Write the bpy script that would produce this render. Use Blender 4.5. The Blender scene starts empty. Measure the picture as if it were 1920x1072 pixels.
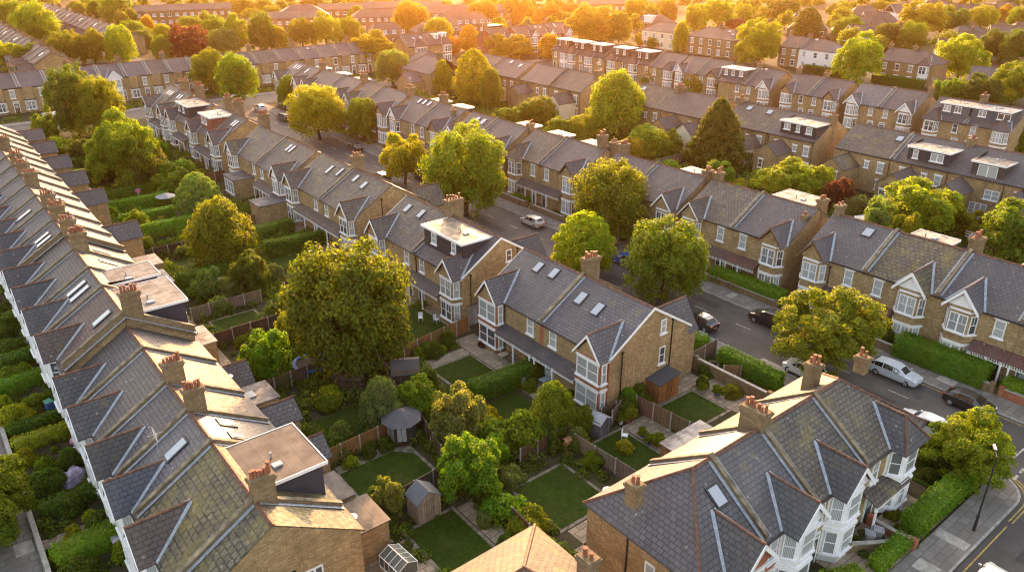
import bpy, math, random
import numpy as np
from mathutils import Vector, Matrix
random.seed(7); RNG = np.random.default_rng(7)
S = bpy.context.scene
COL = S.collection
R = math.radians

# ------------------------------------------------------------------ materials
MATS = {}
def new_mat(name):
    m = bpy.data.materials.new(name); m.use_nodes = True
    nt = m.node_tree; nt.nodes.clear()
    out = nt.nodes.new('ShaderNodeOutputMaterial')
    MATS[name] = m
    return m, nt, out
def N(nt, typ, **kw):
    n = nt.nodes.new(typ)
    for k, v in kw.items():
        if k.startswith('i_'):
            key = k[2:]
            n.inputs[int(key) if key.isdigit() else key.replace('_', ' ')].default_value = v
        else: setattr(n, k, v)
    return n
def L(nt, a, b): nt.links.new(a, b)
def ramp(nt, fac, stops):
    r = nt.nodes.new('ShaderNodeValToRGB')
    e = r.color_ramp.elements
    while len(e) < len(stops): e.new(0.5)
    for i, (p, c) in enumerate(stops):
        e[i].position = p; e[i].color = (c, c, c, 1) if isinstance(c, (int, float)) else (*c, 1)
    L(nt, fac, r.inputs[0]); return r.outputs[0]
def mixc(nt, fac, a, b, blend='MIX'):
    n = nt.nodes.new('ShaderNodeMix'); n.data_type = 'RGBA'; n.blend_type = blend
    for sock, v in ((n.inputs[0], fac), (n.inputs[6], a), (n.inputs[7], b)):
        if isinstance(v, (int, float)): sock.default_value = v
        elif isinstance(v, tuple): sock.default_value = (*v, 1)
        else: L(nt, v, sock)
    return n.outputs[2]
def noise(nt, vec, scale, detail=4, rough=.55):
    n = N(nt, 'ShaderNodeTexNoise'); n.inputs['Scale'].default_value = scale
    n.inputs['Detail'].default_value = detail; n.inputs['Roughness'].default_value = rough
    if vec is not None: L(nt, vec, n.inputs['Vector'])
    return n.outputs['Fac']
def principled(nt, out, base, rough=.7, spec=.5, normal=None, metal=0.):
    b = nt.nodes.new('ShaderNodeBsdfPrincipled')
    for key, v in (('Base Color', base), ('Roughness', rough), ('Specular IOR Level', spec), ('Metallic', metal)):
        if isinstance(v, tuple): b.inputs[key].default_value = (*v, 1)
        elif isinstance(v, (int, float)): b.inputs[key].default_value = v
        else: L(nt, v, b.inputs[key])
    if normal is not None: L(nt, normal, b.inputs['Normal'])
    L(nt, b.outputs[0], out.inputs[0]); return b
def bump(nt, h, dist, strength=1.):
    n = nt.nodes.new('ShaderNodeBump'); n.inputs['Strength'].default_value = strength
    n.inputs['Distance'].default_value = dist; L(nt, h, n.inputs['Height']); return n.outputs[0]
def mapping(nt, vec, sx, sy, sz=1):
    m = nt.nodes.new('ShaderNodeMapping'); m.inputs['Scale'].default_value = (sx, sy, sz); L(nt, vec, m.inputs[0]); return m.outputs[0]
def objinfo(nt): return nt.nodes.new('ShaderNodeObjectInfo')
def uvo(nt): return nt.nodes.new('ShaderNodeTexCoord').outputs['UV']
def world(nt): return nt.nodes.new('ShaderNodeNewGeometry').outputs['Position']

def mk_plain(name, c, rough=.7, spec=.5, metal=0., var=.12, scale=2.5):
    m, nt, out = new_mat(name)
    f = noise(nt, world(nt), scale, 5, .65)
    dark = tuple(x * (1 - var * 2) for x in c)
    lite = tuple(min(1, x * (1 + var)) for x in c)
    principled(nt, out, mixc(nt, ramp(nt, f, [(.3, 0.), (.7, 1.)]), dark, lite), rough, spec, None, metal)
    return m

def mk_slate(name, moss, r0=.62, r1=.8):
    m, nt, out = new_mat(name)
    uv = uvo(nt); oi = objinfo(nt); pos = world(nt)
    br = N(nt, 'ShaderNodeTexBrick', offset=.5)
    L(nt, uv, br.inputs['Vector'])
    br.inputs['Scale'].default_value = 1; br.inputs['Brick Width'].default_value = .44 if moss < .9 else .5; br.inputs['Row Height'].default_value = .32 if moss < .9 else .42
    br.inputs['Mortar Size'].default_value = (.03 if moss < .6 else .045) if moss < .9 else .065; br.inputs['Mortar Smooth'].default_value = .25; br.inputs['Bias'].default_value = 0
    br.inputs['Color1'].default_value = (.82, .82, .86, 1) if moss < .6 else (.66, .66, .68, 1); br.inputs['Color2'].default_value = (1.17, 1.15, 1.14, 1) if moss < .6 else (1.32, 1.3, 1.25, 1); br.inputs['Mortar'].default_value = (.2, .2, .22, 1) if moss < .6 else (.1, .095, .08, 1)
    c = mixc(nt, 1., mixc(nt, 1., oi.outputs['Color'], br.outputs['Color'], 'MULTIPLY'), (.84, .775, .79), 'MULTIPLY')
    # weathering: broad stains down the slope and small pale or dark slates
    n1 = noise(nt, mapping(nt, uv, .55, .16), 1.0, 5, .6)
    c = mixc(nt, ramp(nt, n1, [(.35, 0.), (.75, .55)]), c, (.10, .085, .07))
    wn = N(nt, 'ShaderNodeTexVoronoi'); wn.feature = 'F1'; wn.inputs['Scale'].default_value = 1.1; L(nt, pos, wn.inputs['Vector'])
    c = mixc(nt, ramp(nt, wn.outputs['Distance'], [(.04, .8), (.13, 0.)]), c, (.27, .26, .24))
    if moss > 0:
        n2 = noise(nt, pos, .55, 6, .72)
        c = mixc(nt, ramp(nt, n2, [(.62 - .16 * moss, 0.), (.80 - .12 * moss, .9)]), c, (.17, .135, .03))
        n3 = noise(nt, pos, 5., 4, .7)
        c = mixc(nt, ramp(nt, n3, [(.56, 0.), (.66, .55 * moss)]), c, (.26, .24, .17))
        n4 = noise(nt, pos, 1.7, 5, .7)
        c = mixc(nt, ramp(nt, n4, [(.45, 0.), (.65, .6 * moss)]), c, (.055, .05, .03))
    hgt = mixc(nt, .5, br.outputs['Fac'], noise(nt, uv, 6., 3))
    inv = N(nt, 'ShaderNodeInvert'); L(nt, hgt, inv.inputs['Color'])
    tone = N(nt, 'ShaderNodeSeparateColor'); L(nt, br.outputs['Color'], tone.inputs[0])
    nrm = bump(nt, mixc(nt, .5, inv.outputs[0], tone.outputs[0]), .03, .55)
    vc = N(nt, 'ShaderNodeTexVoronoi'); vc.inputs['Scale'].default_value = .42; L(nt, mapping(nt, pos, 1, 1, .7), vc.inputs['Vector'])
    sc = N(nt, 'ShaderNodeSeparateColor'); L(nt, vc.outputs['Color'], sc.inputs[0])
    c = mixc(nt, 1., c, ramp(nt, sc.outputs[0], [(0., .87), (.5, .98), (1., 1.08)]), 'MULTIPLY')
    n5 = noise(nt, mapping(nt, uv, 2.6, .22), 1.0, 5, .65)
    c = mixc(nt, ramp(nt, n5, [(.5, 0.), (.72, .5)]), c, (.05, .045, .043))
    rg = ramp(nt, noise(nt, uv, 2.2, 4), [(.3, r0), (.7, r1)])
    principled(nt, out, c, rg, .5, nrm)
    return m
mk_slate('slate', .12); mk_slate('slate_smooth', .12, .42, .6); mk_slate('slate_lichen', .65); mk_slate('slate_mossy', 1.)

def mk_brick(name, c1, c2, mortar, obj=True):
    m, nt, out = new_mat(name)
    uv = uvo(nt); oi = objinfo(nt); pos = world(nt)
    br = N(nt, 'ShaderNodeTexBrick', offset=.5); L(nt, uv, br.inputs['Vector'])
    br.inputs['Scale'].default_value = 1; br.inputs['Brick Width'].default_value = .34; br.inputs['Row Height'].default_value = .12
    br.inputs['Mortar Size'].default_value = .012; br.inputs['Mortar Smooth'].default_value = .2; br.inputs['Bias'].default_value = -.1
    br.inputs['Color1'].default_value = (*c1, 1); br.inputs['Color2'].default_value = (*c2, 1); br.inputs['Mortar'].default_value = (*mortar, 1)
    c = mixc(nt, 1., br.outputs['Color'], oi.outputs['Color'], 'MULTIPLY') if obj else br.outputs['Color']
    n1 = noise(nt, pos, .5, 6, .65)
    c = mixc(nt, ramp(nt, n1, [(.42, 0.), (.72, .55)]), c, tuple(x * .48 for x in c1))
    n6 = noise(nt, mapping(nt, pos, 1.3, 1.3, .12), 1., 5, .65)
    c = mixc(nt, ramp(nt, n6, [(.54, 0.), (.72, .4)]), c, tuple(x * .38 for x in c1))
    n2 = noise(nt, mapping(nt, pos, 3, 3, .8), 1.3, 5, .7)
    c = mixc(nt, ramp(nt, n2, [(.56, 0.), (.74, .5)]), c, tuple(min(1, x * 1.5) for x in c2))
    n3 = noise(nt, pos, 4.5, 4, .7)
    c = mixc(nt, ramp(nt, n3, [(.32, .42), (.55, 0.)]), c, tuple(x * .5 for x in c1))
    nrm = bump(nt, mixc(nt, .4, br.outputs['Fac'], n3), .012, .5)
    principled(nt, out, c, .88, .25, nrm)
    return m
mk_brick('stock_brick', (.27, .185, .088), (.45, .33, .175), (.22, .17, .115))
mk_brick('red_brick', (.30, .088, .046), (.40, .135, .07), (.28, .18, .12), False)
mk_brick('old_brick', (.17, .118, .066), (.27, .19, .10), (.20, .16, .11), False)
mk_plain('white_paint', (.72, .72, .74), .5, .4, var=.06)
mk_plain('cream_render', (.62, .55, .42), .8, .3, var=.08)
mk_plain('terracotta', (.27, .105, .06), .7, .3, var=.25, scale=5)
mk_plain('ridge_clay', (.15, .075, .05), .75, .3, var=.35, scale=3)
mk_plain('lead', (.28, .31, .36), .55, .4, var=.2, scale=4)
mk_plain('black_iron', (.018, .018, .02), .45, .5)
mk_plain('black_rubber', (.02, .02, .02), .8, .3)
mk_plain('grey_metal', (.35, .36, .38), .4, .5, .6)
mk_plain('wood_brown', (.20, .105, .045), .8, .3, var=.3, scale=3)
mk_plain('wood_pale', (.33, .28, .21), .85, .2, var=.2, scale=3)
mk_plain('wood_dark', (.06, .04, .028), .7, .3, var=.3, scale=3)
mk_plain('red_tile', (.24, .075, .05), .75, .3, var=.3, scale=6)
mk_plain('concrete', (.33, .31, .28), .85, .3, var=.2)
mk_plain('coping_stone', (.20, .165, .115), .85, .3, var=.35, scale=2)
mk_plain('edging_stone', (.19, .165, .125), .85, .3, var=.35, scale=2)
mk_plain('kerb_stone', (.30, .29, .27), .85, .3, var=.2)
mk_plain('yellow_line', (.38, .28, .08), .85, .3, var=.35, scale=5)
mk_plain('white_line', (.42, .40, .37), .85, .3, var=.4, scale=5)
mk_plain('bark', (.085, .06, .04), .95, .1, var=.35, scale=6)
mk_plain('blue_plastic', (.04, .12, .36), .75, .3)
mk_plain('green_plastic', (.03, .20, .12), .5, .5)
mk_plain('lilac_sheet', (.38, .32, .46), .5, .5, var=.2)
mk_plain('grey_cover', (.22, .23, .26), .55, .5, var=.2)
mk_plain('pink_plastic', (.55, .16, .32), .5, .5)
mk_plain('lamp_red', (.45, .02, .015), .3, .5)
mk_plain('lamp_clear', (.75, .75, .72), .15, .6)
mk_plain('asphalt_dark', (.042, .04, .04), .8, .3, var=.2, scale=3)
mk_plain('soil', (.045, .034, .022), .95, .1, var=.4, scale=2)

def mk_tint(name, rough=.7, spec=.4, var=.25, scale=2., coat=0.):
    m, nt, out = new_mat(name)
    oi = objinfo(nt); f = noise(nt, world(nt), scale, 5, .65)
    g = ramp(nt, f, [(.25, 1 - var), (.75, 1 + 0.)])
    b = principled(nt, out, mixc(nt, 1., oi.outputs['Color'], g, 'MULTIPLY'), rough, spec)
    if coat: b.inputs['Coat Weight'].default_value = coat; b.inputs['Coat Roughness'].default_value = .05
    return m
mk_tint('tinted', .6, .4); mk_tint('car_paint', .28, .6, .08, 1., 1.); mk_tint('felt', .75, .4, .35, 1.3)

def mk_membrane():
    m, nt, out = new_mat('membrane')
    uv = uvo(nt); oi = objinfo(nt)
    w = N(nt, 'ShaderNodeTexBrick', offset=0.); L(nt, uv, w.inputs['Vector']); w.inputs['Scale'].default_value = 1
    w.inputs['Brick Width'].default_value = 9; w.inputs['Row Height'].default_value = .95; w.inputs['Mortar Size'].default_value = .025
    w.inputs['Color1'].default_value = (1, 1, 1, 1); w.inputs['Color2'].default_value = (.9, .9, .9, 1); w.inputs['Mortar'].default_value = (.6, .6, .6, 1)
    c = mixc(nt, 1., oi.outputs['Color'], w.outputs['Color'], 'MULTIPLY')
    n = noise(nt, world(nt), .9, 6, .7)
    c = mixc(nt, ramp(nt, n, [(.42, 0.), (.62, .75)]), c, (.07, .058, .05))
    principled(nt, out, c, ramp(nt, n, [(.35, .5), (.6, .75)]), .22)
mk_membrane()

def mk_glass():
    m, nt, out = new_mat('pane_glass')
    uv = uvo(nt); oi = objinfo(nt)
    wv = N(nt, 'ShaderNodeTexWave'); wv.inputs['Scale'].default_value = 3.2; wv.inputs['Distortion'].default_value = 1.5; wv.inputs['Detail'].default_value = 2
    L(nt, uv, wv.inputs['Vector'])
    f = ramp(nt, wv.outputs['Fac'], [(.2, .55), (.8, 1.)])
    cur = mixc(nt, 1., (.42, .45, .46), f, 'MULTIPLY')
    rnd = ramp(nt, oi.outputs['Random'], [(.15, .1), (.45, 1.)])
    c = mixc(nt, rnd, (.03, .035, .04), cur)
    principled(nt, out, c, .12, .6)
mk_glass()
def mk_skyglass():
    m, nt, out = new_mat('roof_glass')
    principled(nt, out, (.30, .33, .38), .12, .9)
    m, nt, out = new_mat('dark_glass'); principled(nt, out, (.10, .12, .11), .2, .6)
mk_skyglass()

def mk_ground():
    m, nt, out = new_mat('earth')
    p = world(nt)
    a = noise(nt, p, .13, 6, .65); b = noise(nt, p, 1.3, 6, .7)
    c = mixc(nt, ramp(nt, a, [(.35, 0.), (.62, 1.)]), (.045, .055, .018), (.07, .055, .035))
    c = mixc(nt, ramp(nt, b, [(.42, 0.), (.7, .8)]), c, (.022, .02, .012))
    principled(nt, out, c, .95, .1, bump(nt, b, .12, .6))
    m, nt, out = new_mat('lawn_grass')
    p = world(nt)
    a = noise(nt, p, .7, 5, .65); b = noise(nt, mapping(nt, p, 22, 22, 22), 1., 4, .7)
    wv = N(nt, 'ShaderNodeTexWave'); wv.inputs['Scale'].default_value = .55; wv.inputs['Distortion'].default_value = 1.6; L(nt, p, wv.inputs['Vector'])
    c = mixc(nt, ramp(nt, a, [(.3, 0.), (.7, 1.)]), (.020, .046, .0015), (.038, .068, .003))
    c = mixc(nt, ramp(nt, b, [(.35, .55), (.65, 0.)]), c, (.010, .022, .001))
    c = mixc(nt, ramp(nt, wv.outputs['Fac'], [(.35, 0.), (.65, .10)]), c, (.04, .055, .006))
    c = mixc(nt, ramp(nt, noise(nt, p, .33, 5, .7), [(.5, 0.), (.68, .6)]), c, (.05, .043, .012))
    c = mixc(nt, 1., c, ramp(nt, noise(nt, p, 4.5, 5, .75), [(.3, .55), (.7, 1.35)]), 'MULTIPLY')
    c = mixc(nt, ramp(nt, noise(nt, p, .9, 4, .7), [(.5, 0.), (.7, .35)]), c, (.06, .075, .008))
    principled(nt, out, c, .9, .15, bump(nt, noise(nt, p, 6., 4, .7), .12, .9))
    m, nt, out = new_mat('asphalt')
    p = world(nt)
    a = noise(nt, p, .22, 6, .65); b = noise(nt, p, 14., 3, .7)
    c = mixc(nt, ramp(nt, a, [(.3, 0.), (.7, 1.)]), (.040, .037, .037), (.098, .09, .085))
    c = mixc(nt, ramp(nt, b, [(.4, .4), (.6, 0.)]), c, (.035, .033, .032))
    c = mixc(nt, ramp(nt, noise(nt, mapping(nt, p, 1.1, .07, 1), 1., 5, .6), [(.5, 0.), (.72, .5)]), c, (.034, .031, .03))
    principled(nt, out, c, .8, .35, bump(nt, b, .01, .5))
    m, nt, out = new_mat('paving')
    p = world(nt)
    br = N(nt, 'ShaderNodeTexBrick', offset=.5); L(nt, p, br.inputs['Vector']); br.inputs['Scale'].default_value = 1
    br.inputs['Brick Width'].default_value = .9; br.inputs['Row Height'].default_value = .62; br.inputs['Mortar Size'].default_value = .02; br.inputs['Bias'].default_value = -.2
    br.inputs['Color1'].default_value = (.15, .14, .13, 1); br.inputs['Color2'].default_value = (.23, .21, .195, 1); br.inputs['Mortar'].default_value = (.07, .065, .055, 1)
    a = noise(nt, p, .45, 6, .7)
    c = mixc(nt, ramp(nt, a, [(.4, 0.), (.7, .7)]), br.outputs['Color'], (.10, .09, .08))
    principled(nt, out, c, .85, .3, bump(nt, br.outputs['Fac'], .01, .4))
    m, nt, out = new_mat('patio_stone')
    p = world(nt)
    br = N(nt, 'ShaderNodeTexBrick', offset=.35); L(nt, p, br.inputs['Vector']); br.inputs['Scale'].default_value = 1
    br.inputs['Brick Width'].default_value = .75; br.inputs['Row Height'].default_value = .55; br.inputs['Mortar Size'].default_value = .025; br.inputs['Bias'].default_value = 0
    br.inputs['Color1'].default_value = (.22, .175, .125, 1); br.inputs['Color2'].default_value = (.34, .27, .20, 1); br.inputs['Mortar'].default_value = (.10, .085, .06, 1)
    a = noise(nt, p, .8, 6, .7)
    c = mixc(nt, ramp(nt, a, [(.4, 0.), (.75, .6)]), br.outputs['Color'], (.12, .105, .08))
    principled(nt, out, c, .85, .3, bump(nt, br.outputs['Fac'], .01, .4))
    # fence boards: vertical planks with weathering
    m, nt, out = new_mat('fence_boards')
    uv = uvo(nt); oi = objinfo(nt)
    br = N(nt, 'ShaderNodeTexBrick', offset=0.); L(nt, uv, br.inputs['Vector']); br.inputs['Scale'].default_value = 1
    br.inputs['Brick Width'].default_value = .14; br.inputs['Row Height'].default_value = 9; br.inputs['Mortar Size'].default_value = .012; br.inputs['Bias'].default_value = 0
    br.inputs['Color1'].default_value = (.75, .75, .75, 1); br.inputs['Color2'].default_value = (1.15, 1.12, 1.1, 1); br.inputs['Mortar'].default_value = (.3, .3, .3, 1)
    c = mixc(nt, 1., oi.outputs['Color'], br.outputs['Color'], 'MULTIPLY')
    c = mixc(nt, ramp(nt, noise(nt, world(nt), 1.6, 5, .7), [(.4, 0.), (.75, .6)]), c, (.06, .045, .03))
    principled(nt, out, c, .88, .2, bump(nt, br.outputs['Fac'], .01, .5))
mk_ground()

def mk_leaf(name, trans):
    m, nt, out = new_mat(name)
    oi = objinfo(nt)
    geo = nt.nodes.new('ShaderNodeNewGeometry')
    rnd = geo.outputs['Random Per Island']
    br = ramp(nt, rnd, [(0., .4), (.5, .9), (1., 1.0)]); br = mixc(nt, 1., br, (1.25, 1.2, .85), 'MULTIPLY')
    c = mixc(nt, 1., oi.outputs['Color'], br, 'MULTIPLY')
    hs = N(nt, 'ShaderNodeHueSaturation'); L(nt, c, hs.inputs['Color'])
    h = N(nt, 'ShaderNodeMath', operation='MULTIPLY_ADD'); L(nt, noise(nt, geo.outputs['Position'], .5, 4, .6), h.inputs[0]); h.inputs[1].default_value = -.12; h.inputs[2].default_value = .555
    L(nt, h.outputs[0], hs.inputs['Hue'])
    c = hs.outputs[0]
    d = N(nt, 'ShaderNodeBsdfPrincipled'); L(nt, c, d.inputs['Base Color']); d.inputs['Roughness'].default_value = .6; d.inputs['Specular IOR Level'].default_value = .18
    t = N(nt, 'ShaderNodeBsdfTranslucent')
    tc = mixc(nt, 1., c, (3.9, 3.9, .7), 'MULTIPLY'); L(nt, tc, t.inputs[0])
    mx = N(nt, 'ShaderNodeMixShader'); mx.inputs[0].default_value = trans
    L(nt, d.outputs[0], mx.inputs[1]); L(nt, t.outputs[0], mx.inputs[2]); L(nt, mx.outputs[0], out.inputs[0])
mk_leaf('leaf', .38)

# ------------------------------------------------------------------ mesh builder
class MB:
    def __init__(s): s.v = []; s.f = []; s.m = []; s.cur = 0
    def mat(s, i): s.cur = i; return s
    def face(s, pts):
        n = len(s.v); s.v.extend(tuple(p) for p in pts); s.f.append(tuple(range(n, n + len(pts)))); s.m.append(s.cur)
    def box(s, x0, x1, y0, y1, z0, z1):
        n = len(s.v)
        s.v += [(x0, y0, z0), (x1, y0, z0), (x1, y1, z0), (x0, y1, z0), (x0, y0, z1), (x1, y0, z1), (x1, y1, z1), (x0, y1, z1)]
        for f in ((0, 3, 2, 1), (4, 5, 6, 7), (0, 1, 5, 4), (1, 2, 6, 5), (2, 3, 7, 6), (3, 0, 4, 7)):
            s.f.append(tuple(n + i for i in f)); s.m.append(s.cur)
        return s
    def extrude(s, poly, off):
        """closed prism: polygon (3-D points, counter-clockwise seen against off) moved by off"""
        n = len(s.v); k = len(poly); o = Vector(off)
        P = [Vector(p) for p in poly]
        nrm = Vector((0, 0, 0))
        for i in range(k): nrm += P[i].cross(P[(i + 1) % k])
        if nrm.dot(o) < 0: P.reverse()
        s.v += [tuple(p) for p in P] + [tuple(p + o) for p in P]
        s.f.append(tuple(n + i for i in reversed(range(k)))); s.m.append(s.cur)
        s.f.append(tuple(n + k + i for i in range(k))); s.m.append(s.cur)
        for i in range(k):
            j = (i + 1) % k
            s.f.append((n + i, n + j, n + k + j, n + k + i)); s.m.append(s.cur)
        return s
    def slab(s, poly, t): return s.extrude(poly, (0, 0, -t))
    def cyl(s, p, r0, r1, h, seg=10):
        x, y, z = p; n = len(s.v)
        for zz, r in ((z, r0), (z + h, r1)):
            s.v += [(x + r * math.cos(2 * math.pi * i / seg), y + r * math.sin(2 * math.pi * i / seg), zz) for i in range(seg)]
        for i in range(seg):
            j = (i + 1) % seg; s.f.append((n + i, n + j, n + seg + j, n + seg + i)); s.m.append(s.cur)
        s.f.append(tuple(n + seg + i for i in range(seg))); s.m.append(s.cur)
        s.f.append(tuple(n + i for i in reversed(range(seg)))); s.m.append(s.cur)
        return s
    def tube(s, a, b, r0, r1, seg=7):
        a = Vector(a); b = Vector(b); d = (b - a).normalized()
        u = d.orthogonal().normalized(); w = d.cross(u); n = len(s.v)
        for c, r in ((a, r0), (b, r1)):
            s.v += [tuple(c + (u * math.cos(2 * math.pi * i / seg) + w * math.sin(2 * math.pi * i / seg)) * r) for i in range(seg)]
        for i in range(seg):
            j = (i + 1) % seg; s.f.append((n + i, n + j, n + seg + j, n + seg + i)); s.m.append(s.cur)
        s.f.append(tuple(n + seg + i for i in range(seg))); s.m.append(s.cur)
        s.f.append(tuple(n + i for i in reversed(range(seg)))); s.m.append(s.cur)
        return s
    def mesh(s, name, mats):
        me = bpy.data.meshes.new(name)
        me.from_pydata(s.v, [], s.f)
        for m in ([mats] if isinstance(mats, str) else mats): me.materials.append(MATS[m])
        V = s.v; uv = me.uv_layers.new(name='UVMap'); data = []
        for f in s.f:
            p = [V[i] for i in f]
            nx = ny = nz = 0.
            for i in range(len(p)):
                a = p[i]; b = p[(i + 1) % len(p)]
                nx += (a[1] - b[1]) * (a[2] + b[2]); ny += (a[2] - b[2]) * (a[0] + b[0]); nz += (a[0] - b[0]) * (a[1] + b[1])
            l = math.sqrt(nx * nx + ny * ny + nz * nz) or 1.; nx /= l; ny /= l; nz /= l
            if abs(nz) > .98: ux, uy = 1., 0.; vx, vy, vz = 0., 1., 0.
            else:
                h = math.hypot(nx, ny); ux, uy = -ny / h, nx / h
                vx, vy, vz = -nz * uy, nz * ux, nx * uy - ny * ux
            for q in p: data += (q[0] * ux + q[1] * uy, q[0] * vx + q[1] * vy + q[2] * vz)
        uv.data.foreach_set('uv', data)
        if len(me.materials) > 1: me.polygons.foreach_set('material_index', s.m)
        return me
    def build(s, name, mats, parent=None, color=None, loc=(0, 0, 0), rot=0.):
        return link(name, s.mesh(name, mats), parent, color, loc, rot)

def link(name, me, parent=None, color=None, loc=(0, 0, 0), rot=0.):
    o = bpy.data.objects.new(name, me); COL.objects.link(o)
    o.location = loc
    if rot: o.rotation_euler = (0, 0, rot)
    if parent is not None: o.parent = parent
    if color is not None: o.color = (*color, 1)
    return o
def empty(name, loc, rot=0.):
    o = bpy.data.objects.new(name, None); COL.objects.link(o); o.location = loc; o.rotation_euler = (0, 0, rot); o.empty_display_size = .5
    return o
LABELS = set()
def tag(o, label, cat, group=None):
    n = len(label.split())
    if not 4 <= n <= 16: print('LABEL LENGTH', n, label)
    if label in LABELS: print('LABEL TWICE', label)
    LABELS.add(label)
    o['label'] = label; o['category'] = cat
    if group: o['group'] = group
    return o
def structure(o): o['kind'] = 'structure'; return o

# ------------------------------------------------------------------ windows
WIN = {}
def window_meshes(w, h, lights, style):
    key = (round(w, 2), round(h, 2), lights, style)
    if key in WIN: return WIN[key]
    b = MB(); t = .085; d0, d1 = -.07, .03
    b.box(-w / 2, -w / 2 + t, d0, d1, 0, h); b.box(w / 2 - t, w / 2, d0, d1, 0, h)
    b.box(-w / 2 + t, w / 2 - t, d0, d1, 0, t); b.box(-w / 2 + t, w / 2 - t, d0, d1, h - t, h)
    iw = (w - 2 * t)
    for i in range(1, lights):
        x = -w / 2 + t + iw * i / lights
        b.box(x - .07, x + .07, d0 - .005, d1, t, h - t)
    if style != 'fixed':
        b.box(-w / 2 + t, w / 2 - t, d0 + .02, d1, h * .5 - .03, h * .5 + .03)
    if style == 'bars':
        for i in range(lights):
            x = -w / 2 + t + iw * (i + .5) / lights
            b.box(x - .018, x + .018, d0 + .025, d1, h * .5 + .03, h - t)
    b.box(-w / 2 - .12, w / 2 + .12, d0 - .10, d1, -.14, -.002)
    if style == 'lintel': b.box(-w / 2 - .16, w / 2 + .16, d0 + .03, d1, h + .002, h + .2)
    fm = b.mesh('window', 'white_paint')
    p = MB(); p.box(-w / 2 + .03, w / 2 - .03, -.025, .02, .03, h - .03)
    WIN[key] = (fm, p.mesh('pane', 'pane_glass')); return WIN[key]
def window(root, x, y, z, rot, w, h, lights=1, style='sash'):
    fm, pm = window_meshes(w, h, lights, style)
    f = link('window', fm, root, None, (x, y, z), rot)
    link('pane', pm, f)
    return f

# ------------------------------------------------------------------ houses
POTM = None
def chimney_pot_mesh():
    global POTM
    if POTM is None:
        b = MB(); b.cyl((0, 0, 0), .14, .11, .46, 9); b.cyl((0, 0, .46), .145, .145, .07, 9)
        POTM = b.mesh('chimney_pot', 'terracotta')
    return POTM
def chimney(root, x, y, z0, z1, sx, sy, pots, brick='old_brick'):
    b = MB(); z1 -= .3; sx *= .85; sy *= .88
    b.box(x - sx / 2, x + sx / 2, y - sy / 2, y + sy / 2, z0, z1 - .35)
    b.box(x - sx / 2 - .06, x + sx / 2 + .06, y - sy / 2 - .06, y + sy / 2 + .06, z1 - .35, z1 - .2)
    b.box(x - sx / 2 - .12, x + sx / 2 + .12, y - sy / 2 - .12, y + sy / 2 + .12, z1 - .2, z1 - .02)
    b.box(x - sx / 2 - .04, x + sx / 2 + .04, y - sy / 2 - .04, y + sy / 2 + .04, z1 - .02, z1 + .06)
    c = b.build('chimney', brick, root)
    for i in range(pots):
        q = (i + .5) / pots - .5
        xx, yy = (x, y + q * (sy - .1)) if sy >= sx else (x + q * (sx - .1), y)
        k = link('chimney_pot', chimney_pot_mesh(), c, None, (xx + random.uniform(-.06, .06), yy, z1 + .05))
        s = random.uniform(.75, 1.05); k.scale = (s, s, s * random.uniform(.75, 1.45))
    return c

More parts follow.
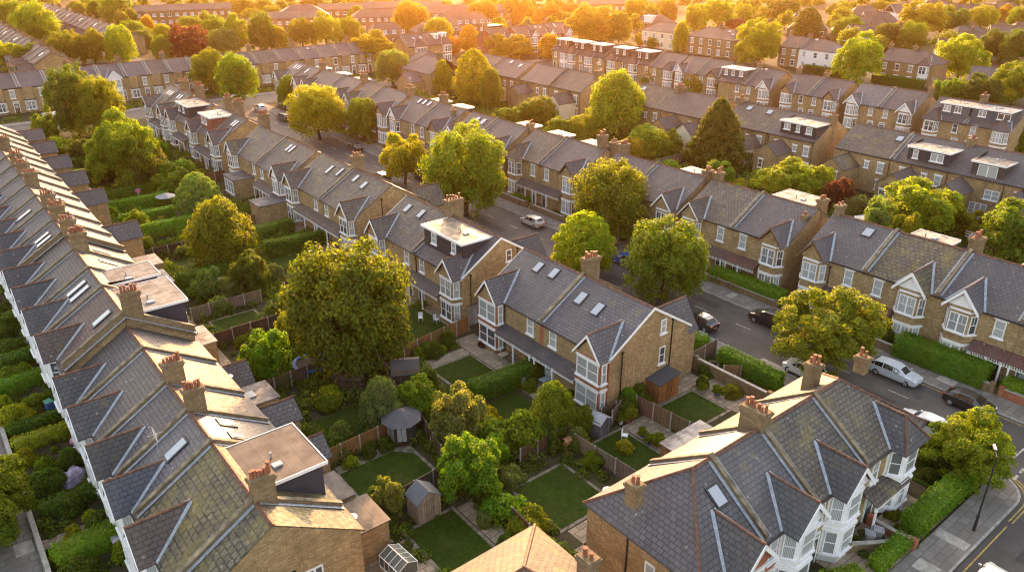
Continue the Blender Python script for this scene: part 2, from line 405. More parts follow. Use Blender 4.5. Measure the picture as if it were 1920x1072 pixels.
hash_ = lambda t: sum((i + 3) * ord(ch) for i, ch in enumerate(t))
SLATE = (.115, .115, .135)
def house(name, label, pos, rot, W, D, he=5.8, hr=9., roof='slate', rc=SLATE, wall='stock_brick', wc=(1, 1, 1), cat='house', group=None,
          hipL=0., hipR=0., gableL=False, gableR=False, parL=False, parR=False, heb=None,
          bays=(), wins=(), porch=None, doors=(), chims=(), lights=(), dormers=(), outs=(), exts=(), pipes=(), ridge='ridge_clay',
          barge='white_paint', over=.22, gutter=True, quoin=False, dish=(), aerial=(), sideband=False):
    root = empty(name, pos, rot); tag(root, label, cat, group)
    hw, hd = W / 2, D / 2; heb = he if heb is None else heb
    kf = (hr - he) / hd; kb = (hr - heb) / hd
    xl, xr = -hw + .01, hw - .01
    # walls
    b = MB(); c = .07
    pent = lambda x: [(x, -hd, 0), (x, hd, 0), (x, hd, heb - c), (x, 0, hr - c), (x, -hd, he - c)]
    if not hipL and not hipR: b.extrude(pent(xl), (xr - xl, 0, 0))
    else: b.box(xl, xr, -hd, hd, 0, min(he, heb) - c)
    b.build('wall', wall, root, wc)
    # roof
    oL = .12 if gableL else (over if hipL else 0.); oR = .12 if gableR else (over if hipR else 0.)
    x0, x1 = -hw - oL, hw + oR
    zf, zb = he - over * kf, heb - over * kb
    b = MB()
    b.slab([(x0, -hd - over, zf), (x1, -hd - over, zf), (hw - hipR if hipR else x1, 0, hr), (-hw + hipL if hipL else x0, 0, hr)], .10)
    b.slab([(x1, hd + over, zb), (x0, hd + over, zb), (-hw + hipL if hipL else x0, 0, hr), (hw - hipR if hipR else x1, 0, hr)], .10)
    if hipL: b.slab([(x0, hd + over, zb), (x0, -hd - over, zf), (-hw + hipL, 0, hr)], .10)
    if hipR: b.slab([(x1, -hd - over, zf), (x1, hd + over, zb), (hw - hipR, 0, hr)], .10)
    rf = b.build('roof', roof, root, rc)
    if ridge:
        b = MB(); a0 = -hw + hipL if hipL else x0 + .01; a1 = hw - hipR if hipR else x1 - .01
        b.extrude([(a0, -.17, hr - .06), (a0, 0, hr + .09), (a0, .17, hr - .06)], (a1 - a0, 0, 0))
        for hp, ex, rx in ((hipL, x0, a0), (hipR, x1, a1)):
            if hp:
                for sy, zz in ((-1, zf), (1, zb)): b.tube((ex, sy * (hd + over), zz + .01), (rx, 0, hr + .01), .1, .1, 6)
        b.build('ridge_tiles', ridge, rf)
    if gutter:
        MB().box(-hw + .02, hw - .02, -hd - over - .09, -hd - over + .02, zf - .17, zf - .06).build('gutter', 'black_iron', root)
        MB().box(-hw + .02, hw - .02, hd + over - .02, hd + over + .09, zb - .17, zb - .06).build('gutter', 'black_iron', root)
    # verge boards
    if barge:
        for g, x, s in ((gableL, x0, -1), (gableR, x1, 1)):
            if g:
                b = MB(); xx = x + s * .003; ya, yb_ = -hd - over, hd + over
                b.extrude([(xx, ya, zf + .02), (xx, 0, hr + .02), (xx, yb_, zb + .02), (xx, yb_, zb - .22), (xx, 0, hr - .24), (xx, ya, zf - .22)], (s * .05, 0, 0))
                b.build('bargeboard', barge, root)
    # party wall parapets
    for g, x in ((parL, -hw), (parR, hw)):
        if g:
            up = g if isinstance(g, float) else .2
            b = MB(); t = .13
            ya, yb_ = -hd - .12, hd + .12
            b.extrude([(x - t, ya, he - .45), (x - t, ya, he + up), (x - t, 0, hr + up), (x - t, yb_, heb + up), (x - t, yb_, heb - .45), (x - t, 0, hr - .4)], (2 * t, 0, 0))
            pw = b.build('party_wall', 'old_brick', root)
            b = MB(); t = .17
            ya, yb_ = -hd - .16, hd + .16; u0, u1 = up + .003, up + .09
            b.extrude([(x - t, ya, he + u0), (x - t, ya, he + u1), (x - t, 0, hr + u1), (x - t, yb_, heb + u1), (x - t, yb_, heb + u0), (x - t, 0, hr + u0)], (2 * t, 0, 0))
            b.build('coping', 'coping_stone', pw)
            for sx in (-1, 1):
                b = MB(); ya, yb_ = -hd - .1, hd + .1; xx = x + sx * (.3 if sx > 0 else .3) - .12
                b.extrude([(xx, ya, he + .035), (xx, 0, hr + .035), (xx, yb_, heb + .035), (xx, yb_, heb), (xx, 0, hr), (xx, ya, he)], (.24, 0, 0))
                b.build('flashing', 'lead', pw)
    zr = lambda y: hr - (kf if y < 0 else kb) * abs(y)
    # bays
    for by in bays:
        bx = by['x']; bw = by.get('w', 2.6); dp = by.get('d', .9); cc = by.get('c', .5); bm = by.get('mat', wall); white = by.get('white', False)
        zt = by.get('zt', he - .15); rise = by.get('rise', 1.75); hipped = by.get('hip', False); low = by.get('low', 0)
        y0 = -hd; yf = -hd - dp
        b = MB(); plan = [(bx - bw / 2, y0 + .05), (bx - bw / 2 + cc, yf), (bx + bw / 2 - cc, yf), (bx + bw / 2, y0 + .05)]
        b.extrude([(x, y, 0) for x, y in plan], (0, 0, zt))
        if not hipped and not low: b.extrude([(bx - bw / 2 + .05, yf, zt), (bx + bw / 2 - .05, yf, zt), (bx, yf, zt + rise * .86)], (0, dp + .3, 0))
        bo = b.build('bay', 'white_paint' if white else bm, root, wc)
        # white bands and sills round the bay
        def band(z, h, e):
            b = MB(); pl = [(bx - bw / 2 - e, y0 + .04), (bx - bw / 2 + cc - e * .4, yf - e), (bx + bw / 2 - cc + e * .4, yf - e), (bx + bw / 2 + e, y0 + .04)]
            b.extrude([(x, y, z) for x, y in pl], (0, 0, h)); b.build('bay_band', 'white_paint', bo)
        band(.55, .16, .13); band(2.62, .22, .12)
        up2 = max(0., (zt - 5.65) * .6)
        if not low: band(3.25 + up2, .16, .13); band(zt - .35, .2, .10)
        fw = bw - 2 * cc - .16
        ang = math.atan2(dp, cc)
        for z, h in ((.72, 1.88),) + (() if low else ((3.42 + up2, min(1.9, zt - 3.78 - up2)),)):
            n = by.get('lights', 2)
            window(root, bx, yf - .012, z, 0, fw, h, n, by.get('style', 'bars'))
            if cc > .2:
                L2 = math.hypot(dp, cc)
                for sx in (-1, 1):
                    window(root, bx + sx * (bw / 2 - cc / 2 + .01), (y0 + yf) / 2 - .01, z, sx * ang, L2 * .66, h, 1, by.get('style', 'bars'))
            else:
                for sx in (-1, 1):
                    window(root, bx + sx * (bw / 2 + .012), (y0 + yf) / 2, z, sx * R(90), dp * .6, h, 1, 'sash')
        if low:
            b = MB(); b.slab([(bx - bw / 2 - .15, yf - .2, 2.9), (bx + bw / 2 + .15, yf - .2, 2.9), (bx + bw / 2 - .2, y0 + .02, 3.5), (bx - bw / 2 + .2, y0 + .02, 3.5)], .1)
            b.build('bay_roof', roof, root, rc); continue
        ew = bw / 2 + .22; zg = zt + rise + .1; ye = -hd - max(0., (he - zt)) / kf if kf else -hd; ye = min(ye, -hd + .05); yi = min(-hd + (zg - he) / kf, -.35)
        ze = zt - .12; fy = yf - .28
        b = MB(); up = .07
        if hipped:
            yh = yf + 1.0
            b.slab([(bx - ew, fy, ze + up), (bx + ew, fy, ze + up), (bx, yh, zg + up)], .09)
        else: yh = fy
        b.slab([(bx - ew, fy, ze + up), (bx, yh, zg + up), (bx, yi, zg + up), (bx - ew, ye, ze + up)], .09)
        b.slab([(bx + ew, fy, ze + up), (bx + ew, ye, ze + up), (bx, yi, zg + up), (bx, yh, zg + up)], .09)
        gr = b.build('bay_roof', by.get('roof', roof), root, by.get('rc', rc))
        b = MB(); b.tube((bx, yh, zg + .09), (bx, yi, zg + .09), .09, .09, 6)
        if hipped:
            for sx in (-1, 1): b.tube((bx + sx * ew, fy, ze + .08), (bx, yh, zg + .09), .09, .09, 6)
        b.build('ridge_tiles', 'ridge_clay', gr)
        for sx in (-1, 1):
            b = MB(); b.slab([(bx + sx * (ew - .02), ye, ze + .16), (bx + sx * (ew + .2), ye + .02, ze + .13), (bx + sx * .2, yi + .1, zg + .13), (bx - sx * .02, yi, zg + .16)], .05); b.build('flashing', 'lead', gr)
        if not hipped:
            b = MB(); e = by.get('bargew', .2)
            b.extrude([(bx - ew, fy - .002, ze + .08), (bx, fy - .002, zg + .09), (bx + ew, fy - .002, ze + .08), (bx + ew - .02, fy - .002, ze - e * .8), (bx, fy - .002, zg - e), (bx - ew + .02, fy - .002, ze - e * .8)], (0, -.05, 0))
            b.build('bargeboard', by.get('barge', 'white_paint'), gr)
            if by.get('panel'):
                b = MB(); b.extrude([(bx - bw / 2 + .25, yf - .02, zt + .12), (bx + bw / 2 - .25, yf - .02, zt + .12), (bx, yf - .02, zt + rise * .8)], (0, -.03, 0))
                for q in (-.5, 0, .5): b.box(bx + q - .05, bx + q + .05, yf - .08, yf - .05, zt + .12, zt + rise * (.72 - abs(q) * .9))
                b.build('gable_panel', 'white_paint', bo)
    # windows
    for wn in wins:
        f, u, z, w, h = wn[:5]; n = wn[5] if len(wn) > 5 else 1; st = wn[6] if len(wn) > 6 else 'sash'
        if f == 'f': window(root, u, -hd - .012, z, 0, w, h, n, st)
        elif f == 'b': window(root, u, hd + .012, z, R(180), w, h, n, st)
        elif f == 'l': window(root, -hw - .003, u, z, R(-90), w, h, n, st)
        else: window(root, hw + .003, u, z, R(90), w, h, n, st)
    for dx, kind in doors:
        b = MB(); b.box(dx - .48, dx + .48, -hd - .09, -hd + .02, .12, 2.25)
        dr = b.build('door', 'tinted', root, kind)
        b = MB(); b.box(dx - .6, dx - .48, -hd - .12, -hd + .02, .1, 2.75); b.box(dx + .48, dx + .6, -hd - .12, -hd + .02, .1, 2.75); b.box(dx - .48, dx + .48, -hd - .12, -hd + .02, 2.65, 2.75); b.box(dx - .48, dx + .48, -hd - .10, -hd + .02, 2.25, 2.33)
        b.build('door_frame', 'white_paint', dr)
        b = MB(); b.box(dx - .3, dx + .3, -hd - .1, -hd - .085, 1.2, 1.95); b.box(dx - .46, dx + .46, -hd - .07, -hd, 2.34, 2.64)
        b.build('pane', 'pane_glass', dr)
    if porch:
        p0, p1 = porch['x']; pd = porch.get('d', 1.15); zh, zl = 3.35, 2.75
        b = MB(); b.slab([(p0, -hd - pd - .12, zl), (p1, -hd - pd - .12, zl), (p1, -hd + .02, zh), (p0, -hd + .02, zh)], .09)
        pr = b.build('porch_roof', porch.get('roof', roof), root, porch.get('rc', rc))
        b = MB(); yy = -hd - pd
        b.box(p0, p1, yy - .03, yy + .03, zl - .16, zl - .10); b.box(p0, p1, yy - .03, yy + .03, zl - .48, zl - .42)
        n = int((p1 - p0) / .2)
        for i in range(n): x = p0 + .1 + i * (p1 - p0 - .2) / max(1, n - 1); b.box(x - .035, x + .035, yy - .02, yy + .02, zl - .42, zl - .16)
        b.build('porch_fretwork', 'white_paint', root)
        for px in porch.get('posts', ()):
            b = MB(); b.box(px - .06, px + .06, yy - .06, yy + .06, 0, zl - .12); b.box(px - .1, px + .1, yy - .1, yy + .1, 0, .25); b.box(px - .09, px + .09, yy - .09, yy + .09, zl - .6, zl - .5)
            b.build('porch_post', 'white_paint', root)
    for ch in chims:
        x, y, top, sx, sy, n = ch
        chimney(root, x, y, zr(y) - .8, top, sx, sy, n)
    # rooflights (x, side, t along slope 0 eave..1 ridge, w, h)
    for lt in lights:
        x, side, t, w, h = lt
        k = kf if side < 0 else kb; sl = math.atan(k); e = he if side < 0 else heb
        y = side * hd * (1 - t); z = e + (hr - e) * t
        up = Vector((0, -side * math.cos(sl), math.sin(sl))); nn = Vector((0, side * math.sin(sl), math.cos(sl))); ax = Vector((1, 0, 0))
        C0 = Vector((x, y, z))
        def quad(w2, h2, o): return [C0 + ax * sx * w2 + up * sy * h2 + nn * o for sx, sy in ((-1, -1), (1, -1), (1, 1), (-1, 1))]
        b = MB(); b.extrude(quad(w / 2 + .1, h / 2 + .1, -.05), nn * .14)
        f = b.build('rooflight', 'black_iron' if lt[3] < 1.3 else 'grey_metal', root)
        b = MB(); b.extrude(quad(w / 2 - .02, h / 2 - .03, .08), nn * .035)
        b.build('pane', 'roof_glass', f)
    # flat-roofed box dormers
    for dm in dormers:
        a0, a1 = dm['x']; s = dm.get('side', 1); zt = dm.get('top', hr - .15); yo = s * (hd - dm.get('set', .7)); yi = s * .15
        e = he if s < 0 else heb
        b = MB(); lo = min(yo, yi); hi = max(yo, yi)
        zl = zr(yo) - .15
        b.extrude([(a0, yo, zl), (a0, yo, zt), (a0, yi, zt), (a0, yi, zr(yi) - .2)], (a1 - a0, 0, 0))
        d = b.build('dormer', dm.get('mat', 'felt'), root, dm.get('c', (.045, .045, .055)))
        b = MB(); b.box(a0 - .15, a1 + .15, min(yo + s * .25, yi), max(yo + s * .25, yi), zt + .002, zt + .1)
        b.build('dormer_roof', 'membrane', d, [v * .62 for v in dm.get('rc', (.42, .38, .32))])
        b = MB(); b.box(a0 - .18, a1 + .18, min(yo + s * .25, yo + s * .32), max(yo + s * .25, yo + s * .32), zt - .14, zt + .13)
        b.box(a0 - .2, a0 - .152, min(yo + s * .25, yi), max(yo + s * .25, yi), zt - .1, zt + .13); b.box(a1 + .152, a1 + .2, min(yo + s * .25, yi), max(yo + s * .25, yi), zt - .1, zt + .13)
        b.build('fascia', dm.get('fascia', 'white_paint'), d)
        if a1 - a0 > 2.5:
            vx = a0 + (a1 - a0) * (.3 + .4 * (hash_(label) % 7) / 7); vy = (yo + yi) / 2
            MB().cyl((vx, vy, zt + .1), .07, .07, .4, 8).build('roof_vent', 'lead', d); MB().box(vx + .7, vx + 1.15, vy - .3, vy + .3, zt + .1, zt + .22).build('roof_hatch', 'lead', d)
        for wx, w, h in dm.get('wins', ()):
            window(root, wx, yo + s * .012, zt - .35 - h, 0 if s < 0 else R(180), w, h, 2 if w > 1.1 else 1, 'fixed' if w > 1.1 else 'sash')
    # rear outriggers: gabled wings behind the house
    for ot in outs:
        a0, a1 = ot['x']; ln = ot.get('l', 4.2); e1 = ot.get('e', 4.3); r1 = ot.get('r', 5.7); rx = ot.get('rx', (a0 + a1) / 2)
        om = ot.get('mat', wall); ya = hd - .02; yb = hd + ln
        b = MB(); b.extrude([(a0, ya, 0), (a1, ya, 0), (a1, ya, e1 - .06), (rx, ya, r1 - .06), (a0, ya, e1 - .06)], (0, ln, 0))
        ob = b.build('outrigger', om, root, ot.get('wc', wc))
        b = MB(); o = .18; ka = (r1 - e1) / max(.05, rx - a0); kc = (r1 - e1) / max(.05, a1 - rx); yi = ya - max(0., (r1 - heb)) / max(kb, .1) if r1 > heb else ya
        if rx - a0 > .3: b.slab([(a0 - o, yb + o, e1 - o * ka), (a0 - o, ya, e1 - o * ka), (rx, yi, r1), (rx, yb + o, r1)], .09)
        if a1 - rx > .3: b.slab([(rx, yb + o, r1), (rx, yi, r1), (a1 + o, ya, e1 - o * kc), (a1 + o, yb + o, e1 - o * kc)], .09)
        orf = b.build('outrigger_roof', roof, ob, ot.get('rc', rc))
        if ridge: MB().tube((rx, yi, r1 + .02), (rx, yb + o, r1 + .02), .09, .09, 6).build('ridge_tiles', 'ridge_clay', ob)
        for f, u, z, w, h in ot.get('wins', ()):
            if f == 'b': window(root, u, yb + .012, z, R(180), w, h, 2 if w > 1.3 else 1, 'lintel')
            elif f == 'l': window(root, a0 - .012, hd + u, z, R(-90), w, h, 1, 'lintel')
            else: window(root, a1 + .012, hd + u, z, R(90), w, h, 1, 'lintel')
    # flat roofed single-storey extensions (x0,x1,y0,y1,h)
    for ex in exts:
        a0, a1, y0, y1, h = ex['b']
        b = MB(); b.box(a0, a1, y0, y1, 0, h); eb = b.build('extension', ex.get('mat', wall), root, ex.get('wc', wc))
        b = MB(); b.box(a0 - .12, a1 + .12, y0 - .12, y1 + .12, h + .002, h + .12); b.build('extension_roof', 'membrane', eb, ex.get('rc', (.2, .19, .18)))
        for f, u, z, w, hh in ex.get('wins', ()):
            if f == 'b': window(root, u, y1 + .012, z, R(180), w, hh, 2 if w > 1.3 else 1, 'fixed')
            elif f == 'f': window(root, u, y0 - .012, z, 0, w, hh, 3 if w > 2 else 2, 'sash')
            elif f == 'l': window(root, a0 - .012, u, z, R(-90), w, hh, 2 if w > 1.3 else 1, 'sash')
            else: window(root, a1 + .012, u, z, R(90), w, hh, 2 if w > 1.3 else 1, 'sash')
        if ex.get('light'):
            b = MB(); xm, ym = (a0 + a1) / 2, (y0 + y1) / 2; b.box(xm - .5, xm + .5, ym - .35, ym + .35, h + .125, h + .25); b.build('roof_lantern', 'lead', eb)
    for f, u, z0, z1 in pipes:
        b = MB(); r = .055
        q = {'f': (u, -hd - .08), 'b': (u, hd + .08), 'l': (-hw - .07, u), 'r': (hw + .07, u)}[f]
        b.cyl((q[0], q[1], z0), r, r, z1 - z0, 8); b.box(q[0] - .1, q[0] + .1, q[1] - .1, q[1] + .1, z1 - .1, z1 + .12)
        b.build('drainpipe', 'black_iron', root)
    if chims and gutter and group != 'paired villas between the gardens and the main road' and W < 11 and len(aerial) == 0 and hash_(label) % 3 == 0: aerial = [(chims[0][0], chims[0][1], chims[0][2] - .35)]
    if not dish and gutter and hash_(label) % 4 == 1: dish = [(hw * .55, -hd - .3, he - .6) if hash_(label) % 8 == 1 else (-hw * .3, hd + .3, heb - .5)]
    for x, y, z in dish:
        b = MB(); b.tube((x, y, z - .5), (x, y, z), .03, .03, 6); b.cyl((x, y, z), .05, .34, .12, 14); b.build('satellite_dish', 'grey_metal', root)
    for x, y, z in aerial:
        b = MB(); b.tube((x, y, z), (x, y, z + 2.1), .025, .02, 6)
        for k, hgt in enumerate((1.55, 1.8, 2.05)): b.box(x - .55, x + .55, y - .015, y + .015, z + hgt, z + hgt + .03)
        b.box(x - .015, x + .015, y - .5, y + .5, z + 1.8, z + 1.83)
        b.build('aerial', 'lead', root)
    if quoin:   # red brick dressings at the corners and between the windows
        def dress(*q): MB().box(*q).build('brick_dressing', 'red_brick', root)
        for x in (-hw + .14, hw - .14): dress(x - .15, x + .15, -hd - .025, -hd + .1, 0, he - .1)
        for by in bays:
            bx, bw, dp = by['x'], by.get('w', 2.6), by.get('d', .9)
            for sx in (-1, 1): dress(bx + sx * (bw / 2 - .13) - .14, bx + sx * (bw / 2 - .13) + .14, -hd - dp - .02, -hd - dp + .1, .1, by.get('zt', he - .15) - .1)
            dress(bx - bw / 2 + .28, bx + bw / 2 - .28, -hd - dp - .018, -hd - dp + .1, 2.86, 3.12); dress(bx - bw / 2 + .28, bx + bw / 2 - .28, -hd - dp - .018, -hd - dp + .1, 5.5, 5.65)
    return root
SUN_ELEV, SUN, SKY, HAZE, HAZE_G, EXPO = 12., 2.1, .15, .00012, .88, 2.55
TREES = [
(27.7,59.3,11.8,5.58,'round','k','ga','very large clumpy maple filling the garden left of the nearest pair of houses'),
(62.2,89.0,12.2,5.76,'round','l','st','large dense round street tree beside the silver hatchback on the main road'),
(63.1,107.9,8.1,3.83,'loose','y','st','open yellow street tree just beyond the large dense round one'),
(70.7,67.6,10.3,4.98,'round','l','st','rounded green street tree on the far pavement behind the pointed yellow one'),
(60.2,61.8,7.6,3.65,'pointed','y','st','pointed yellow-green street tree behind the near chimney stack'),
(62.7,51.2,8.9,4.51,'round','l','st','round bright green street tree at the kerb right of the near chimney'),
(62.8,31.4,8.1,4.87,'broad','m','st','broad golden street tree in front of the brown-roofed terrace house'),
(57.1,15.8,5.4,3.26,'broad','m','ga','corner garden tree with twin leaning trunks above the tall clipped hedge'),
(-2.4,53.9,7.0,3.49,'broad','l','ga','large tree over the pavement at the left bottom corner'),
(65.4,144.8,10.0,5.74,'round','y','st','wide yellow-green street tree opposite the red dormer'),
(71.8,138.0,8.1,3.44,'oval','l','st','small oval street tree beside the wide yellow-green one'),
(64.7,206.3,10.5,4.57,'oval','l','st','left of two tall egg-shaped trees at the far junction'),
(65.5,188.3,11.7,4.93,'oval','l','st','right of two tall egg-shaped trees at the far junction with a golden edge'),
(73.2,176.6,7.2,2.67,'oval','l','st','small round tree at the far road corner by a parked car'),
(27.9,177.0,14.4,5.25,'broad','d','ga','tall dark tree in front of the far cross terrace'),
(31.6,174.0,11.2,4.71,'round','l','ga','mid green rounded tree beside the tall dark one'),
(26.6,135.0,12.3,5.64,'broad','l','ga','largest tree in the long gardens with a ragged golden top'),
(21.8,177.8,4.9,2.58,'bush','l','ga','small rounded light green tree behind the far end of the left terrace'),
(21.2,158.1,4.5,2.24,'bush','l','ga','small bright green garden tree under the largest garden tree'),
(31.9,127.1,4.7,3.71,'loose','b','ga','spreading bright green tree beyond the grey-green conical one'),
(31.1,112.9,6.1,3.16,'pointed','s','ga','grey-green conical tree in the hedged gardens'),
(27.3,92.2,8.1,4.38,'willow','l','ga','yellow feathery weeping tree in the middle gardens'),
(26.7,82.0,4.7,2.23,'bush','d','ga','dome-shaped dull green tree below the weeping yellow one'),
(21.0,63.0,4.6,2.12,'loose','b','ga','small bright lime green tree beside the trampoline'),
(24.1,82.2,2.6,1.34,'bush','s','ga','small pale grey-green tree near the blue garden table'),
(25.3,49.2,4.5,1.9,'willow','s','ga','grey-leaved garden tree beside the octagonal summerhouse'),
(28.9,43.2,5.2,2.14,'loose','s','ga','loose pale green tree between two fenced lawns'),
(35.8,39.6,4.6,1.97,'willow','l','ga','slim feathery tree in front of the near bay window'),
(28.3,48.7,3.6,1.8,'bush','b','ga','bright green bushy tree behind the octagonal summerhouse'),
(25.7,37.4,5.0,2.34,'loose','b','ga','bright green spreading tree between the near lawns'),
(20.0,39.5,2.8,1.19,'loose','s','ga','small pale tree by the paved edge of the near lawn'),
(43.2,38.1,2.1,1.08,'willow','b','ga','thin palm-like tree in the pot corner by the near gable'),
(114.5,109.8,12.2,6.4,'willow','y','ga','tall golden weeping birch among the far back gardens'),
(112.2,82.4,11.2,5.56,'conifer','d','ga','big dark spreading conifer behind the back gardens'),
(106.4,93.5,5.6,3.96,'round','l','ga','round green tree left of the big dark conifer'),
(109.5,128.2,5.5,3.99,'round','l','ga','dome-shaped green tree among the flat roof extensions'),
(112.3,156.0,11.8,5.03,'pointed','y','ga','pointed amber tree behind the far semi-detached roofs'),
(110.6,146.8,9.0,3.18,'willow','l','ga','soft drooping tree touching the pointed amber one'),
(111.5,169.0,8.2,3.18,'willow','y','ga','slender pale tree left of the pointed amber one'),
(108.7,189.1,8.7,4.56,'round','s','ga','dull green round tree beside the bright yellow clumpy one'),
(117.6,214.6,12.1,7.02,'broad','y','ga','bright yellow clumpy tree at the end of the cross terrace'),
(118.2,233.2,4.8,4.32,'bush','y','ga','low yellow tree in front of the cross terrace end'),
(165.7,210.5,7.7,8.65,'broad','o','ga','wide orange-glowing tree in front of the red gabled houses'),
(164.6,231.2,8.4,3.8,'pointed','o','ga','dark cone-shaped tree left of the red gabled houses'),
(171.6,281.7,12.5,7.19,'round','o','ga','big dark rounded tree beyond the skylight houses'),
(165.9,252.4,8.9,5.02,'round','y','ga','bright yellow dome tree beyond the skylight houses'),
(217.5,223.4,12.5,9.93,'round','y','ga','huge round bright yellow tree behind the row of box dormers'),
(223.3,214.7,10.3,4.71,'round','l','ga','duller tree against the right side of the huge yellow one'),
(168.8,161.4,5.9,3.46,'round','y','ga','small round tree in front of the box dormers'),
(169.3,151.7,5.0,3.51,'bush','o','ga','small brownish tree in front of the box dormers'),
(163.9,143.0,5.0,3.51,'bush','l','ga','low green tree at the right end of the box dormers'),
(162.6,117.7,6.6,3.33,'round','d','ga','dark rounded tree before the three-window dormer house'),
(161.6,127.3,5.2,3.44,'bush','y','ga','leafy low tree in the gardens left of the three-window dormer house'),
(218.1,148.0,13.8,7.82,'broad','y','ga','large golden tree between the hipped house and the brown house'),
(288.3,175.5,11.0,5.7,'pointed','d','ga','dark oval tree beyond the hipped roofs'),
(212.4,111.9,13.6,6.89,'broad','y','ga','large round tree with an orange crest beside the white house'),
(297.9,163.5,8.5,6.06,'round','l','ga','pale green round tree behind the white house'),
(286.0,141.7,8.2,4.65,'round','d','ga','dark round tree left of the twin yellow ones'),
(287.4,133.5,9.3,4.94,'round','l','ga','lower of the golden trees beyond the brown paired house'),
(326.9,149.1,14.0,9.39,'broad','y','ga','tallest yellow tree near the top right roofs'),
(347.8,146.1,10.5,6.38,'broad','d','ga','dark tree right of the tallest yellow tree'),
(381.9,149.0,9.0,6.11,'round','y','ga','round golden tree under the long far roof'),
(424.4,155.8,7.0,4.08,'loose','o','ga','small amber tree near the top right edge'),
(400.3,139.8,8.0,5.7,'round','l','ga','green tree at the top right edge'),
(237.2,95.4,13.0,7.57,'broad','y','ga','large orange-topped tree right of the brown paired house'),
(285.6,105.8,9.1,4.74,'round','d','ga','dark dome tree right of the orange-topped one'),
(282.3,96.9,10.1,5.61,'round','d','ga','large dark dome tree at the right edge'),
(201.4,74.5,8.4,5.08,'broad','d','ga','very dark bushy tree beyond the wide grey dormer house'),
(212.1,71.6,10.1,5.45,'broad','l','ga','leafy green tree at the right edge above the dormer house'),
(200.8,80.6,6.2,2.99,'oval','b','ga','narrow bright green tree left of the dark bushy one'),
(202.1,84.6,5.0,2.38,'bush','b','ga','small bright green tree beside the cream bay houses'),
(165.6,93.3,6.4,4.52,'bush','b','ga','pale leafy tree hiding a bay of the far semi-detached pair'),
(163.3,80.1,3.9,2.64,'round','b','ga','small round lime tree before the twin white gables'),
(105.8,63.0,5.8,4.86,'bush','y','ga','wide low yellow-green tree in the back gardens right of the conifer'),
(106.1,55.3,5.2,2.64,'bush','p','ga','purple-leaved tree in the back gardens'),
(106.9,44.0,6.8,4.94,'loose','y','ga','large loose tree behind the skylight terrace house'),
(105.7,31.4,7.3,4.09,'loose','b','ga','bright leafy tree at the right edge above the terrace'),
(111.0,38.0,3.4,2.2,'bush','l','ga','small rounded tree by the garden parasol'),
(162.8,51.5,5.3,2.51,'bush','l','ga','dark small tree at the right edge beside the brick gable'),
(97.2,63.3,2.4,1.77,'bush','s','ga','pale shrubby tree behind the near semi-detached roof'),
(49.3,353.2,13.7,7.79,'round','y','fa','big round tree with a glowing orange right side at top left'),
(47.3,390.0,12.0,6.67,'round','l','fa','big round tree behind the one with an orange right side'),
(43.4,402.9,8.3,4.54,'round','l','fa','rounded tree cut by the left edge above the far roofs'),
(82.0,441.2,7.4,4.44,'round','l','fa','small round tree above the far red roofs'),
(83.4,414.9,9.5,3.98,'round','d','fa','dark round tree between two greener ones at the top left'),
(87.7,394.1,12.7,6.97,'round','l','fa','tall round tree at the top beside the long brick block'),
(46.7,284.4,10.5,5.78,'broad','l','fa','broad green tree directly behind the cross terrace chimney'),
(53.5,281.8,10.8,5.14,'broad','l','fa','broad green tree adjoining the one behind the chimney'),
(29.8,284.4,9.1,4.9,'broad','y','fa','low yellow-topped tree at the left edge behind the cross terrace'),
(34.8,277.9,8.2,4.54,'broad','l','fa','second low tree from the left edge behind the cross terrace'),
(39.0,272.1,6.0,4.02,'broad','d','fa','low dark tree behind the cross terrace near its left chimney'),
(60.3,276.4,11.1,4.63,'oval','y','fa','yellow upright tree behind the cross terrace'),
(76.8,327.2,7.9,5.07,'round','l','fa','small green dome beyond the yellow upright tree'),
(73.7,301.9,6.8,4.16,'round','d','fa','small dark dome right of the yellow upright tree'),
(87.8,348.4,7.4,3.05,'oval','o','fa','slim amber tree at the left end of the long brick block'),
(87.6,326.8,6.1,3.52,'round','y','fa','small yellow tree before the long brick block'),
(71.7,270.2,8.0,3.46,'round','l','fa','green tree touching the copper beech on its left'),
(79.2,270.1,10.4,6.85,'round','p','fa','large dark copper beech behind the cross terrace'),
(92.9,274.8,8.3,5.5,'round','s','fa','grey-green dome tree right of the copper beech'),
(100.6,333.7,7.5,5.39,'round','l','fa','leafy tree above the copper beech'),
(105.1,317.0,9.2,5.85,'broad','l','fa','wide tree before the right half of the long brick block'),
(127.8,391.8,5.4,3.31,'round','y','fa','little yellow tree against the long brick block wall'),
(100.0,280.9,13.0,4.54,'broad','y','fa','tall yellowish tree left of the far brick wing'),
(106.8,275.5,12.2,4.73,'round','d','fa','tall dull tree before the far brick wing'),
(112.5,276.2,7.8,3.64,'round','y','fa','lower golden tree right of the far brick wing'),
(123.1,278.8,10.2,5.52,'broad','l','fa','wide green tree at the right end of the cross terrace trees'),
(131.4,276.0,12.0,5.77,'broad','y','fa','tallest of the glowing yellow trees behind the cross terrace'),
(151.6,413.6,7.8,6.6,'round','y','fa','round tree standing above the end of the long brick block'),
(162.0,409.0,6.8,4.98,'round','y','fa','tree touching the top edge above the far brick wing'),
(185.4,401.7,7.7,7.91,'round','l','fa','tree behind the far hipped house'),
(181.9,361.6,6.7,4.7,'round','o','fa','amber tree right of the far hipped house'),
(169.8,323.2,8.5,5.46,'willow','l','fa','soft pale tree beside the far bungalow roofs'),
(142.4,279.0,8.5,4.51,'round','l','fa','rounded green tree left of the bright clumpy yellow one'),
(223.6,395.4,5.9,6.48,'round','y','fa','yellow tree touching the top edge behind the bungalow roofs'),
(144.6,458.3,6.4,5.89,'round','y','fa','tree touching the top edge above the middle of the long brick block'),
